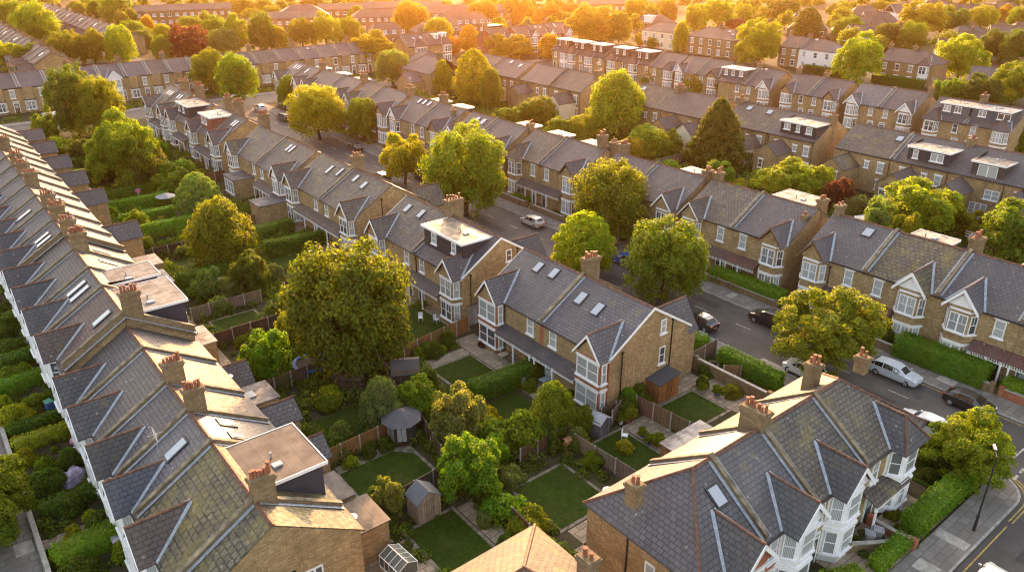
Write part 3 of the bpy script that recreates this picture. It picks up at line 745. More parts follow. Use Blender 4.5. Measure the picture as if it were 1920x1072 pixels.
(136.3,473.4,6.0,4.48,'round','y','fa','tree touching the top edge above the left of the long brick block'),
(156.7,457.2,5.7,4.48,'round','y','fa','small tree touching the top edge above the right of the long brick block'),
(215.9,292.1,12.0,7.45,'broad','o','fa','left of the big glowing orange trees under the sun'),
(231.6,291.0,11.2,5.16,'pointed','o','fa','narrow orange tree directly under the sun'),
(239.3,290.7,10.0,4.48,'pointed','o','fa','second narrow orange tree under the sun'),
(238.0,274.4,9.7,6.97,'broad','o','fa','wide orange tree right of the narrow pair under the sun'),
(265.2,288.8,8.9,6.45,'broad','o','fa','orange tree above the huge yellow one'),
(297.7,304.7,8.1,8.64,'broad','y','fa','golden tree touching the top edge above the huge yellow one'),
(154.3,225.9,5.8,2.38,'bush','o','fa','small copper tree between the yellow dome and the cone'),
(173.9,197.7,7.7,4.43,'bush','o','fa','brown-green tree hiding a bay of the red gabled houses'),
(275.3,256.2,11.6,5.66,'broad','y','fa','golden tree left of the pale hipped bungalow'),
(271.8,242.0,9.5,3.56,'oval','l','fa','slim tree beside the pale hipped bungalow'),
(291.1,249.5,9.3,4.48,'oval','l','fa','second slim tree right of the pale hipped bungalow'),
(221.2,182.7,9.7,3.2,'willow','y','fa','yellow drooping tree in front of the small hipped house'),
(223.1,203.0,4.4,2.59,'bush','y','fa','little round tree in the garden of the small hipped house'),
(222.2,196.1,3.6,2.73,'bush','l','fa','green bush-like tree in front of the small hipped house'),
(267.5,214.7,12.0,5.11,'broad','y','fa','golden tree above the hipped paired house'),
(294.9,223.6,12.1,7.36,'broad','y','fa','large mottled golden tree above the hipped paired house'),
(322.4,230.7,7.8,4.53,'round','y','fa','pale dome tree right of the mottled golden one'),
(340.8,235.2,5.7,3.4,'round','l','fa','small dome tree beside the pale one'),
(340.8,222.3,10.7,8.41,'broad','d','fa','large shaded tree left of the dark hipped roofs'),
(287.5,208.7,5.0,4.54,'bush','p','fa','copper-leaved tree behind the golden street tree'),
(224.3,176.9,4.2,3.73,'bush','l','fa','leafy tree before the hipped paired house'),
(455.5,186.7,7.2,4.8,'round','l','fa','tree touching the top edge near the right corner'),
(426.5,217.7,5.7,6.3,'broad','y','fa','yellow tree among the top right roofs'),
(472.1,173.6,7.5,5.65,'round','d','fa','dark tree touching the top edge at the right corner'),
(102.2,74.1,4.4,2.72,'bush','b','ga','bright bushy tree at the right foot of the big conifer'),
(107.1,68.0,3.5,2.69,'bush','l','ga','leafy bush-like tree left of the wide low yellow-green one'),
(109.8,60.9,5.2,2.95,'bush','y','ga','yellowish tree joined to the right of the wide low one'),
(99.3,45.5,5.9,2.4,'bush','s','ga','pale green tree above the stack of the smooth slate house'),
(105.5,52.1,3.3,2.04,'bush','s','ga','silvery small tree right of the purple-leaved tree'),
(98.5,41.8,4.9,2.11,'bush','l','ga','dark small tree beside the grey blue canopy'),
(111.1,42.0,4.9,2.79,'loose','l','ga','leafy tree touching the right of the large loose one'),
(112.4,35.1,3.1,2.54,'bush','d','ga','dark rounded tree beneath the bright leafy one at the edge'),
(111.2,92.6,4.5,2.61,'bush','l','ga','dark green tree between the round one and the conifer'),
(107.6,111.2,5.0,3.36,'bush','y','ga','yellow-green tree under the left side of the weeping birch'),
(103.5,114.5,4.2,2.92,'bush','l','ga','green tree between the dome-shaped one and the birch'),
(101.4,92.9,4.9,2.9,'bush','y','ga','low yellow tree under the right side of the weeping birch'),
(103.5,131.0,3.7,2.91,'bush','b','ga','bright low tree left of the dome-shaped green tree'),
(95.3,64.8,3.7,2.09,'bush','b','ga','bright low tree above the brown roof of the hedge pair'),
(29.4,132.0,7.3,3.25,'bush','d','ga','dark bushy tree at the right foot of the largest garden tree'),
(24.1,140.8,5.0,2.7,'broad','d','ga','dark bushy tree at the left foot of the largest garden tree'),
(23.7,153.8,4.5,2.31,'bush','d','ga','dark round tree under the mid green rounded one'),
(33.8,128.5,4.5,2.02,'bush','d','ga','small dark tree behind the spreading bright green one'),
(34.4,145.3,4.5,1.93,'bush','l','ga','small green tree before the black dormer villa'),
(21.7,110.4,3.2,1.63,'bush','l','ga','small bushy tree at the end of the second hedge'),
(22.4,83.6,3.6,1.59,'bush','s','ga','grey small tree near the dome-shaped dull one'),
(29.7,76.0,3.1,1.81,'bush','d','ga','dark bushy tree touching the left of the big maple'),
(25.3,68.3,3.0,1.37,'bush','y','ga','yellow-green low tree under the left of the big maple'),
(30.8,51.1,2.7,1.21,'bush','d','ga','dark bush-like tree beside the dark grey shed'),
(29.6,39.2,2.7,1.09,'bush','b','ga','bright small tree between the leafy screen and its lawn'),
(37.8,38.2,2.3,1.25,'bush','l','ga','feathery small tree left of the grey plastic shed'),
]
# ------------------------------------------------------------------ vegetation
def leaf_mesh(name, pos, nrm, size, mats='leaf', extra=None):
    """one mesh of many small pointed leaf sprays; extra = (verts, faces) of a dark inner mass"""
    n = len(pos); nrm = nrm / np.linalg.norm(nrm, axis=1, keepdims=True)
    a = RNG.normal(size=(n, 3)); t = np.cross(nrm, a); t /= np.linalg.norm(t, axis=1, keepdims=True)
    b = np.cross(nrm, t); s = np.asarray(size).reshape(-1, 1)
    fold = nrm * s * .25
    V = np.empty((n, 4, 3)); V[:, 0] = pos - t * s; V[:, 1] = pos - b * s * .62 + fold; V[:, 2] = pos + t * s; V[:, 3] = pos + b * s * .62 + fold
    V = V.reshape(-1, 3); ne = 0
    me = bpy.data.meshes.new(name)
    ev, ef = extra if extra else ([], [])
    nv = len(V) + len(ev); me.vertices.add(nv)
    me.vertices.foreach_set('co', np.concatenate([V, np.array(ev).reshape(-1, 3)]).astype(np.float32).ravel())
    loops = np.arange(4 * n); el = np.array([len(V) + i for f in ef for i in f], dtype=int)
    me.loops.add(4 * n + len(el)); me.loops.foreach_set('vertex_index', np.concatenate([loops, el]).astype(np.int32))
    st = np.concatenate([np.arange(n) * 4, 4 * n + np.arange(len(ef)) * 4]).astype(np.int32)
    me.polygons.add(n + len(ef)); me.polygons.foreach_set('loop_start', st)
    me.materials.append(MATS[mats]); me.update(calc_edges=True); me.validate()
    return me
def rdir(n):
    d = RNG.normal(size=(n, 3)); return d / np.linalg.norm(d, axis=1, keepdims=True)
def crown(kind, seed, n):
    """crown of unit radius standing on z 0..1 (its height is scaled per tree)"""
    global RNG
    RNG = np.random.default_rng(seed)
    P = []; Q = []; Z = []
    def clump(c, r, m, sz, out, flat=1., droop=0.):
        d = rdir(m); d[:, 2] = np.where(d[:, 2] < -.35, -d[:, 2], d[:, 2])
        rad = r * (RNG.uniform(.6, 1.06, (m, 1)))
        p = c + d * rad * np.array([1, 1, flat]); p[:, 2] -= droop * RNG.uniform(0, 1, m) ** 2
        P.append(p); Q.append(d * .75 + out * .45 + RNG.normal(size=(m, 3)) * .5); Z.append(sz * RNG.uniform(.6, 1.35, m))
    if kind in ('round', 'oval', 'broad', 'loose', 'bush'):
        nl, lr, spread = {'round': (24, .36, .60), 'oval': (20, .36, .60), 'broad': (13, .40, .62), 'loose': (11, .34, .68), 'bush': (9, .44, .56)}[kind]
        cr = {'round': .15, 'oval': .15, 'broad': .145, 'loose': .16, 'bush': .17}[kind]
        sz = {'round': .029, 'oval': .031, 'broad': .026, 'loose': .038, 'bush': .039}[kind]
        K = 16; m = int(n / (nl * K * 1.25))
        for i in range(nl):
            zz = .92 - 1.62 * (i + .5) / nl; th = i * 2.39996 + RNG.uniform(-.4, .4); rr = math.sqrt(max(0, 1 - zz * zz))
            c0 = np.array([rr * math.cos(th), rr * math.sin(th), zz * (1.05 if kind == 'oval' else .9)]) * spread * (RNG.uniform(.82, 1.16) if kind not in ('round', 'oval') else RNG.uniform(.93, 1.06))
            r0 = lr * RNG.uniform(.78, 1.2)
            for j in range(K):
                d = rdir(1)[0]
                if d @ c0 < 0 and RNG.uniform() < .7: d = -d
                if d[2] < -.5: d[2] *= -.5
                c = c0 + d * r0 * RNG.uniform(.72, 1.0)
                clump(c, cr * RNG.uniform(.7, 1.3), int(m * RNG.uniform(.7, 1.3)), sz, d, .85)
        for i in range(36):        # inner boughs
            d = rdir(1)[0]; clump(d * RNG.uniform(.1, .5), .26, m, sz * 1.5, d)
    elif kind == 'pointed' or kind == 'conifer':
        K = 90
        for i in range(K):
            t = (i + .5) / K; zz = -1 + 1.93 * t; th = i * 2.39996
            wd = (1 - t) ** .72 * (1 if t > .1 else .75 + 2.5 * t)
            if kind == 'pointed': wd = math.sqrt(max(0, 1 - max(0, (t - .3) / .7) ** 1.6)) * (.72 + .28 * min(1, t / .3))
            wd *= RNG.uniform(.8, 1.05); d = np.array([math.cos(th), math.sin(th), .25])
            c = np.array([math.cos(th) * wd * .85, math.sin(th) * wd * .85, zz]); 
            m = int(n / K * (1.5 - t))
            clump(c, .22 * (1.15 - .5 * t), m, .036, d, .8)
            if kind == 'conifer':
                tip = np.array([math.cos(th) * wd * 1.05, math.sin(th) * wd * 1.05, zz + .06]); clump(tip, .09, m // 4, .03, d, 1.6)
        for i in range(30):
            t = RNG.uniform(0, .8); clump(np.array([0, 0, -1 + 1.9 * t]), .4 * (1 - t * .8), int(n / K * .5), .05, np.array([0, 0, 1.]))
    elif kind == 'willow':
        K = 70
        for i in range(K):
            t = (i + .5) / K; zz = .95 - 1.5 * t; th = i * 2.39996
            wd = (math.sin(min(1, .12 + t * .95) * math.pi * .62)) * RNG.uniform(.55, 1.0)
            d = np.array([math.cos(th), math.sin(th), .5])
            c = np.array([math.cos(th) * wd * .86, math.sin(th) * wd * .86, zz])
            clump(c, .17 * RNG.uniform(.8, 1.3), int(n / K), .034, d, 1.1, .38)
        for i in range(20): clump(rdir(1)[0] * .4, .3, int(n / K * .5), .05, np.array([0, 0, 1.]), 1, .2)
    p = np.concatenate(P); q = np.concatenate(Q); z = np.concatenate(Z)
    k = p[:, 2] > -1.0 
    p, q, z = p[k], q[k], z[k]
    m = np.abs(p[:, :2]).max(); p[:, :2] /= max(1., np.percentile(np.linalg.norm(p[:, :2], axis=1), 98.5))
    lo, hi = np.percentile(p[:, 2], [.5, 99.5]); p[:, 2] = (p[:, 2] - lo) / (hi - lo)
    q[:, 2] *= 1.
    return leaf_mesh('crown', p * np.array([1, 1, 1.6]), q, z)
CROWNS = {}
def get_crown(kind, v):
    if (kind, v) not in CROWNS:
        n = {'round': 36000, 'oval': 30000, 'broad': 44000, 'loose': 20000, 'bush': 18000, 'pointed': 16000, 'conifer': 20000, 'willow': 17000}[kind]
        CROWNS[(kind, v)] = crown(kind, sum(map(ord, kind)) * 10 + v, n)
    return CROWNS[(kind, v)]
TRUNKS = []
def trunk_mesh():
    if not TRUNKS:
        for sd in range(3):
            r = random.Random(sd); b = MB()
            pts = [(0, 0, -.02), (r.uniform(-.02, .02), r.uniform(-.02, .02), .22), (r.uniform(-.04, .04), r.uniform(-.04, .04), .5), (r.uniform(-.05, .05), r.uniform(-.05, .05), .8)]
            rad = [.034, .026, .018, .006]
            for i in range(3): b.tube(pts[i], pts[i + 1], rad[i], rad[i + 1], 9)
            for i in range(9):
                t = r.uniform(.24, .6); th = i * 2.4; k = 1 if t < .5 else 2
                a = Vector(pts[k]).lerp(Vector(pts[k + 1]), (t - pts[k][2]) / (pts[k + 1][2] - pts[k][2]))
                e = a + Vector((math.cos(th) * .24, math.sin(th) * .24, r.uniform(.12, .26)))
                md = a.lerp(e, .5) + Vector((0, 0, .03)); b.tube(a, md, .012, .008, 6); b.tube(md, e, .008, .003, 6)
            b.tube((0, 0, -.02), (0, 0, .03), .05, .034, 9)
            TRUNKS.append(b.mesh('trunk', 'bark'))
    return random.choice(TRUNKS)
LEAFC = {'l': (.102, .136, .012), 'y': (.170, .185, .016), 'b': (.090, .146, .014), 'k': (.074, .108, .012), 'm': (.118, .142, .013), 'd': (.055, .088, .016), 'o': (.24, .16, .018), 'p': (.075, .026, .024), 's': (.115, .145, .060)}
NV = 0
def tree(x, y, h, r, kind, c, label, group, z0=0., lift=None, cat='tree', name='tree'):
    global NV
    NV += 1
    root = empty(name, (x, y, z0), random.uniform(0, 6.28)); tag(root, label, cat, group)
    lo = {'st': .16, 'ga': .08, 'fa': .06}.get(lift, .06) * h
    cm = get_crown(kind, NV % 3)
    jc = [v * random.uniform(.85, 1.18) for v in LEAFC[c]]
    cr = link('crown', cm, root, jc, (0, 0, lo)); k = 1.0 if kind == 'broad' else 1.08; cr.scale = (r * k, r * k, (h * (k * .97) - lo) / 1.6)
    tk = link('trunk', trunk_mesh(), root); tk.scale = (h * .9, h * .9, h * .85)
    return root
def blob(c, r, n, sz):
    d = rdir(n); d[:, 2] = np.abs(d[:, 2]); 
    return np.array(c) + d * np.array(r) * RNG.uniform(.6, 1.05, (n, 1)), d + RNG.normal(size=(n, 3)) * .5, sz * RNG.uniform(.6, 1.4, n)
SHR = []
def shrub_mesh(i):
    global RNG
    if not SHR:
        for sd in range(5):
            RNG = np.random.default_rng(50 + sd); P = []; Q = []; Z = []
            for k in range(14 + sd * 3):
                d = rdir(1)[0]; d[2] = abs(d[2]); f = .62 + .12 * (sd % 3)
                p, q, z = blob((d[0] * f, d[1] * f, d[2] * .6), (.36, .36, .34), 230, .055 + .012 * (sd % 2)); P.append(p); Q.append(q); Z.append(z)
            p, q, z = blob((0, 0, 0), (.8, .8, .75), 900, .06); P.append(p); Q.append(q); Z.append(z)
            SHR.append(leaf_mesh('shrub', np.concatenate(P), np.concatenate(Q), np.concatenate(Z)))
    return SHR[i % 5]
def shrub(x, y, r, h, c, label, group, name='shrub', v=0, cat='shrub', z0=0.):
    o = link(name, shrub_mesh(v), None, [k * random.uniform(.9, 1.15) for k in (LEAFC[c] if isinstance(c, str) else c)], (x, y, z0), random.uniform(0, 6.28))
    o.scale = (r, r, h); return tag(o, label, cat, group)
def hedge(x0, y0, x1, y1, w, h, c, label, group='clipped hedges', wild=.06, z0=0.):
    """clipped hedge along a line: leafy skin over a dark twiggy core"""
    Ln = math.hypot(x1 - x0, y1 - y0); ax = np.array([(x1 - x0) / Ln, (y1 - y0) / Ln, 0]); ay = np.array([-ax[1], ax[0], 0]); az = np.array([0, 0, 1.])
    dens = 75 if h * Ln < 40 else 55
    P = []; Q = []
    def skin(nn, fn, nrm):
        a = RNG.uniform(0, 1, nn); b = RNG.uniform(0, 1, nn)
        u, v, t = fn(a, b)
        wob = .5 * np.sin(u * 1.7 + 1) + .5 * np.sin(u * .63 + v * 2 + x0)
        off = RNG.normal(size=nn) * wild * .8 + wob * wild * 1.6
        t = t + np.where(nrm[2] > .5, off, 0); v = v + np.where(abs(nrm[1]) > .5, off * nrm[1], 0); u = u + np.where(abs(nrm[0]) > .5, off * nrm[0], 0)
        P.append(np.outer(u, ax) + np.outer(v, ay) + np.outer(t, az))
        nw = nrm[0] * ax + nrm[1] * ay + nrm[2] * az
        Q.append(nw + RNG.normal(size=(nn, 3)) * .55)
    skin(int(Ln * w * dens), lambda a, b: (a * Ln, (b - .5) * w, h + 0 * a), (0, 0, 1))
    for sg in (-1, 1):
        skin(int(Ln * h * dens), lambda a, b: (a * Ln, sg * w / 2 + 0 * a, b * h), (0, sg, 0))
        skin(int(w * h * dens), lambda a, b: ((0 if sg < 0 else Ln) + 0 * a, (a - .5) * w, b * h), (sg, 0, 0))
    p = np.concatenate(P); q = np.concatenate(Q)
    k = .1
    ev = [ax * u + ay * v + az * t for t in (0, h - k) for u, v in ((k, -w / 2 + k), (Ln - k, -w / 2 + k), (Ln - k, w / 2 - k), (k, w / 2 - k))]
    ef = [(4, 5, 6, 7), (0, 1, 5, 4), (1, 2, 6, 5), (2, 3, 7, 6), (3, 0, 4, 7)]
    me = leaf_mesh('hedge', p, q, .095 * RNG.uniform(.6, 1.3, len(p)), extra=(ev, ef))
    o = link('hedge', me, None, LEAFC[c] if isinstance(c, str) else [v * 1.35 for v in c], (x0, y0, z0)); return tag(o, label, 'hedge', group)

# ------------------------------------------------------------------ fences and walls
def fence(x0, y0, x1, y1, h, color, label, group='garden fences', step=1.85, top=True):
    Ln = math.hypot(x1 - x0, y1 - y0); rot = math.atan2(y1 - y0, x1 - x0)
    root = empty('fence', (x0, y0, 0), rot); tag(root, label, 'fence', group)
    n = max(1, round(Ln / step)); st = Ln / n
    pm = MB(); pm.box(.05, st - .05, -.02, .02, .06, h - .06); 
    for z in (.25, h * .55, h - .25): pm.box(.05, st - .05, .022, .05, z - .04, z + .04)
    pm.box(.05, st - .05, -.04, .055, h - .057, h)
    pmesh = pm.mesh('panel', 'fence_boards')
    post = MB().box(-.05, .05, -.05, .05, 0, h + .06); pom = post.mesh('post', 'concrete')
    for i in range(n): link('panel', pmesh, root, [c * random.uniform(.85, 1.15) for c in color], (i * st, 0, random.uniform(-.02, .02)))
    for i in range(n + 1): link('post', pom, root, None, (i * st, 0, 0))
    return root
def brick_wall(x0, y0, x1, y1, h, label, mat='old_brick', t=.24, group='garden walls', cope='concrete', gate=None):
    Ln = math.hypot(x1 - x0, y1 - y0); rot = math.atan2(y1 - y0, x1 - x0)
    b = MB(); b.box(0, Ln, -t / 2, t / 2, 0, h); o = b.build('garden_wall', mat, None, (1, 1, 1), (x0, y0, 0), rot); tag(o, label, 'wall', group)
    MB().box(-.02, Ln + .02, -t / 2 - .04, t / 2 + .04, h + .002, h + .08).build('coping', cope, o)
    for q in (0, Ln): MB().box(q - .2, q + .2, -.2, .2, 0, h + .28).build('pier', mat, o, (1, 1, 1))
    return o

# ------------------------------------------------------------------ vehicles
def car(x, y, rot, color, label, kind='hatch', group='cars parked along the streets'):
    root = empty('parked_car', (x, y, .006), rot); tag(root, label, 'car', group)
    Lc, Wc, Hc = {'hatch': (4.1, 1.76, 1.48), 'mpv': (4.75, 1.86, 1.72), 'estate': (4.6, 1.8, 1.5), 'van': (5.4, 2.0, 2.3)}[kind]
    # stations: x fraction, bottom, belt, top, half width at belt, half width at top
    prof = {'hatch': [(-.5, .42, .62, .64, .72, .66), (-.485, .28, .80, .86, .86, .72), (-.43, .22, .93, 1.02, .95, .74), (-.33, .2, .95, 1.38, .98, .70), (-.2, .2, .95, 1.47, 1, .73), (.0, .2, .94, 1.48, 1, .74), (.12, .2, .93, 1.40, 1, .72), (.25, .2, .93, .99, 1, .80), (.38, .2, .86, .90, .97, .80), (.46, .24, .74, .78, .88, .74), (.5, .4, .58, .60, .72, .64)],
            'mpv': [(-.5, .42, .7, .74, .78, .72), (-.49, .28, .95, 1.12, .92, .78), (-.45, .22, 1.02, 1.55, .97, .76), (-.35, .2, 1.02, 1.68, .99, .77), (-.1, .2, 1.01, 1.72, 1, .78), (.08, .2, 1.0, 1.66, 1, .77), (.16, .2, 1.0, 1.5, 1, .76), (.3, .2, .99, 1.05, 1, .82), (.42, .2, .88, .93, .96, .8), (.475, .26, .76, .8, .86, .74), (.5, .4, .6, .62, .72, .66)],
            'estate': [(-.5, .42, .66, .68, .74, .68), (-.487, .28, .86, .93, .88, .74), (-.45, .22, .95, 1.15, .95, .73), (-.38, .2, .96, 1.40, .98, .71), (-.2, .2, .96, 1.49, 1, .73), (.02, .2, .95, 1.5, 1, .74), (.12, .2, .94, 1.38, 1, .72), (.25, .2, .93, .98, 1, .8), (.38, .2, .85, .89, .97, .8), (.465, .24, .74, .77, .87, .74), (.5, .4, .58, .6, .7, .62)],
            'van': [(-.5, .42, 1.2, 2.1, .94, .86), (-.49, .3, 1.2, 2.25, .99, .88), (-.3, .25, 1.2, 2.3, 1, .9), (.1, .25, 1.2, 2.3, 1, .9), (.2, .25, 1.2, 2.2, 1, .88), (.3, .25, 1.15, 1.6, 1, .84), (.36, .25, 1.1, 1.16, .98, .84), (.46, .28, .9, .95, .92, .82), (.5, .42, .62, .66, .8, .74)]}[kind]
    rings = []
    for fx, zb, zl, zt, wl, wt in prof:
        X = fx * Lc; hl = wl * Wc / 2; ht = min(wt, wl) * Wc / 2
        zm = (zb + zl) / 2; cab = zt - zl > .2
        half = [(hl * .9, zb), (hl * 1.0, zb + .12), (hl * 1.01, zm), (hl * .97, zl), (ht + (.02 if cab else .0), zt - (.07 if cab else .012)), (ht * .82, zt)]
        rings.append([(X, -y_, z) for y_, z in half] + [(X, y_, z) for y_, z in reversed(half)])
    b = MB(); g = MB(); k = 12
    for i in range(len(rings) - 1):
        a, c = rings[i], rings[i + 1]; ca = prof[i][3] - prof[i][2] > .2; cb = prof[i + 1][3] - prof[i + 1][2] > .2
        for j in range(k - 1):
            q = [a[j], c[j], c[j + 1], a[j + 1]]
            b.face(list(reversed(q)))
            if kind == 'van' and i < 3: continue
            side = j in (3, 7) and (ca and cb); slope = j in (4, 5, 6) and (ca != cb); tri = j in (3, 7) and (ca != cb)
            if side or (slope and j == 5) or tri:
                P4 = [Vector(p) for p in q]; ce = sum(P4, Vector()) / 4; nn = (P4[1] - P4[0]).cross(P4[3] - P4[0]).normalized()
                if nn.dot(ce - Vector((ce.x, 0, .8))) < 0: nn = -nn
                f = [ce + (p - ce) * (.9 if side else .86) + nn * .012 for p in P4]
                g.face(f if (f[1] - f[0]).cross(f[3] - f[0]).dot(nn) > 0 else list(reversed(f)))
    b.face(list(rings[0])); b.face(list(reversed(rings[-1])))
    bo = b.build('body', 'car_paint', root, color)
    me = bo.data; me.polygons.foreach_set('use_smooth', [True] * len(me.polygons))
    g.build('windows' if False else 'glazing', 'car_glass', root)
    for sx, fx in ((-1, -.31), (1, .30)):
        for sy in (-1, 1):
            wr = .32 if kind != 'van' else .36
            t = MB(); t.tube((0, -.1, 0), (0, .1, 0), wr, wr, 18); wo = t.build('wheel', 'black_rubber', root, None, (fx * Lc, sy * (Wc / 2 - .10), wr))
            MB().tube((0, sy * .102, 0), (0, sy * .112, 0), wr * .62, wr * .58, 14).build('rim', 'grey_metal', wo)
    for sy in (-1, 1):
        m = MB(); m.box(.475 * Lc - .14, .475 * Lc + .02, sy * Wc * .33 - .16, sy * Wc * .33 + .16, .62, .76); m.build('headlight', 'lamp_clear', root)
        m = MB(); m.box(-.492 * Lc - .02, -.48 * Lc + .08, sy * Wc * .36 - .11, sy * Wc * .36 + .11, .72, .92); m.build('tail_light', 'lamp_red', root)
        m = MB(); m.box(.19 * Lc, .19 * Lc + .12, sy * (Wc / 2 + .09) - .09, sy * (Wc / 2 + .09) + .09, .92, 1.06); m.build('mirror', 'car_paint', root, color)
    m = MB(); m.box(-.502 * Lc - .008, -.498 * Lc, -.26, .26, .5, .61); m.build('number_plate', 'yellow_line', root)
    m = MB(); m.box(.498 * Lc, .502 * Lc + .008, -.26, .26, .42, .53); m.build('number_plate', 'white_line', root)
    return root
def mk_carglass():
    m, nt, out = new_mat('car_glass'); principled(nt, out, (.012, .014, .017), .06, .7)
mk_carglass()

# ------------------------------------------------------------------ small garden things
def shed(x, y, rot, w, d, h, rise, label, wall=(.3, .25, .19), rc=(.10, .11, .13), kind='gable', group='garden sheds', win=False):
    root = empty('garden_shed', (x, y, 0), rot); tag(root, label, 'shed', group)
    b = MB()
    if kind == 'gable': b.extrude([(-w / 2, -d / 2, 0), (w / 2, -d / 2, 0), (w / 2, -d / 2, h), (0, -d / 2, h + rise - .05), (-w / 2, -d / 2, h)], (0, d, 0))
    else: b.extrude([(-w / 2, -d / 2, 0), (w / 2, -d / 2, 0), (w / 2, -d / 2, h + rise - .02), (-w / 2, -d / 2, h - .02)], (0, d, 0))
    b.build('wall', 'fence_boards', root, wall)
    b = MB(); e = .12
    if kind == 'gable':
        for s in (-1, 1): b.slab([(s * (w / 2 + e), -d / 2 - e, h - e * .6), (0, -d / 2 - e, h + rise), (0, d / 2 + e, h + rise), (s * (w / 2 + e), d / 2 + e, h - e * .6)], .06)
    else: b.slab([(-w / 2 - e, -d / 2 - e, h), (w / 2 + e, -d / 2 - e, h + rise + .02), (w / 2 + e, d / 2 + e, h + rise + .02), (-w / 2 - e, d / 2 + e, h)], .07)
    b.build('roof', 'felt', root, rc)
    b = MB(); b.box(-.4, .4, -d / 2 - .035, -d / 2 - .002, .05, min(h - .05, 1.9)); b.box(-.36, .36, -d / 2 - .05, -d / 2 - .036, .4, .5); b.box(-.36, .36, -d / 2 - .05, -d / 2 - .036, 1.4, 1.5)
    dr = b.build('door', 'fence_boards', root, [c * .8 for c in wall]); MB().box(.26, .32, -d / 2 - .08, -d / 2 - .036, .95, 1.1).build('handle', 'black_iron', dr)
    if win: window(root, w / 2 + .01, 0, 1.0, R(90), min(1.0, d * .5), .7, 1, 'fixed')
    return root
def bin_(x, y, rot, mat, label, lidmat=None, group='wheelie bins'):
    root = empty('wheelie_bin', (x, y, 0), rot); tag(root, label, 'bin', group)
    b = MB(); b.extrude([(-.22, -.26, .06), (.22, -.26, .06), (.29, -.33, 1.0), (-.29, -.33, 1.0)], (0, .52, 0)); b.build('body', mat, root)
    b = MB(); b.slab([(-.32, -.38, 1.05), (.32, -.38, 1.05), (.32, .3, 1.12), (-.32, .3, 1.12)], .05); b.build('lid', lidmat or mat, root)
    for s in (-1, 1): MB().tube((s * .2 - .03, .22, .1), (s * .2 + .03, .22, .1), .1, .1, 10).build('wheel', 'black_rubber', root)
    return root
# ================================================================== the place
# x runs across the terraces, y along them; heights in metres
def rect(name, x0, x1, y0, y1, z0, z1, mat):
    return structure(MB().box(x0, x1, y0, y1, z0, z1).build(name, mat))
def sheet(name, pts, z, mat):
    b = MB(); b.face([(x, y, z) for x, y in pts]); return structure(b.build(name, mat))
sheet('ground', [(-600, -400), (900, -400), (900, 900), (-600, 900)], 0, 'earth')
# roads
sheet('road', [(59.6, -60), (68.1, -60), (68.1, 300), (59.6, 300)], .012, 'asphalt')
sheet('road', [(-200, 187.6), (260, 187.6), (260, 197.6), (-200, 197.6)], .008, 'asphalt')
sheet('road', [(-30, 3.5), (64, 3.5), (64, 11.7), (-30, 11.7)], .016, 'asphalt')
arc = [(56.6 + 3. * math.cos(a), 14.7 - 3. * math.sin(a)) for a in [R(q) for q in range(0, 91, 10)]]   # kerb round the corner
sheet('road', [(60.5, 11.6)] + [(60.5, 14.7)] + arc, .020, 'asphalt')
sheet('road', [(-11, -60), (-3.2, -60), (-3.2, 188), (-11, 188)], .008, 'asphalt')
sheet('road', [(137.5, -60), (145, -60), (145, 188), (137.5, 188)], .012, 'asphalt')
sheet('road', [(203, -60), (210, -60), (210, 188), (203, 188)], .012, 'asphalt')
# pavements with kerbs
def pavement(x0, x1, y0, y1, kerbs=''):
    p = rect('pavement', x0, x1, y0, y1, 0, .12, 'paving')
    for k in kerbs:
        a = {'l': (x0 - .15, x0, y0, y1), 'r': (x1, x1 + .15, y0, y1), 'd': (x0, x1, y0 - .15, y0), 'u': (x0, x1, y1, y1 + .15)}[k]
        rect('kerb', *a, 0, .124, 'kerb_stone')
pavement(57.4, 59.45, 14.7, 187.5, 'r'); pavement(68.25, 70.9, -60, 187.5, 'l'); pavement(-3.05, -.3, -60, 187.5, 'l')
pavement(-.3, 56.6, 11.85, 14.2, 'd'); pavement(-200, 260, 197.75, 200.2, 'd'); pavement(134.5, 137.35, -60, 187, 'r'); pavement(145.15, 148, -60, 187, 'l')
b = MB(); b.extrude([(56.6, 11.85, 0)] + [(56.6 + 2.85 * math.sin(R(q)), 14.7 - 2.85 * math.cos(R(q)), 0) for q in range(10, 91, 10)] + [(56.6, 14.7, 0)], (0, 0, .12)); structure(b.build('pavement', 'paving'))
b = MB()
for q in range(0, 90, 10):
    f = lambda r, a: (56.6 + r * math.sin(R(a)), 14.7 - r * math.cos(R(a)), 0)
    b.extrude([f(2.85, q), f(3.0, q), f(3.0, q + 10), f(2.85, q + 10)], (0, 0, .124))
structure(b.build('kerb', 'kerb_stone'))
# painted lines
b = MB()
for off in (.28, .52):
    f = lambda r, a: (56.6 + r * math.sin(R(a)), 14.7 - r * math.cos(R(a)), .026)
    for q in range(-0, 90, 6): b.face([f(3. + off, q), f(3.1 + off, q), f(3.1 + off, q + 6), f(3. + off, q + 6)])
    y = 11.7 - off; b.face([(54.2, y - .1, .026), (56.6, y - .1, .026), (56.6, y, .026), (54.2, y, .026)])
b.face([(30, 11.2, .026), (53.6, 11.2, .026), (53.6, 11.3, .026), (30, 11.3, .026)])
b.face([(59.9, 14.7, .026), (60.0, 14.7, .026), (60.0, 30, .026), (59.9, 30, .026)])
b.face([(67.7, -20, .026), (67.8, -20, .026), (67.8, 34, .026), (67.7, 34, .026)])
structure(b.build('road_marking', 'yellow_line'))
b = MB()
for i in range(5): x = 58.3 + 1.25 * i; b.face([(x, 12.9 + .05 * i, .027), (x + .75, 12.9 + .05 * i, .027), (x + .75, 13.1 + .05 * i, .027), (x, 13.1 + .05 * i, .027)])
b.face([(62.4, 14.1, .027), (66.5, 14.0, .027), (66.5, 14.14, .027), (62.4, 14.24, .027)])
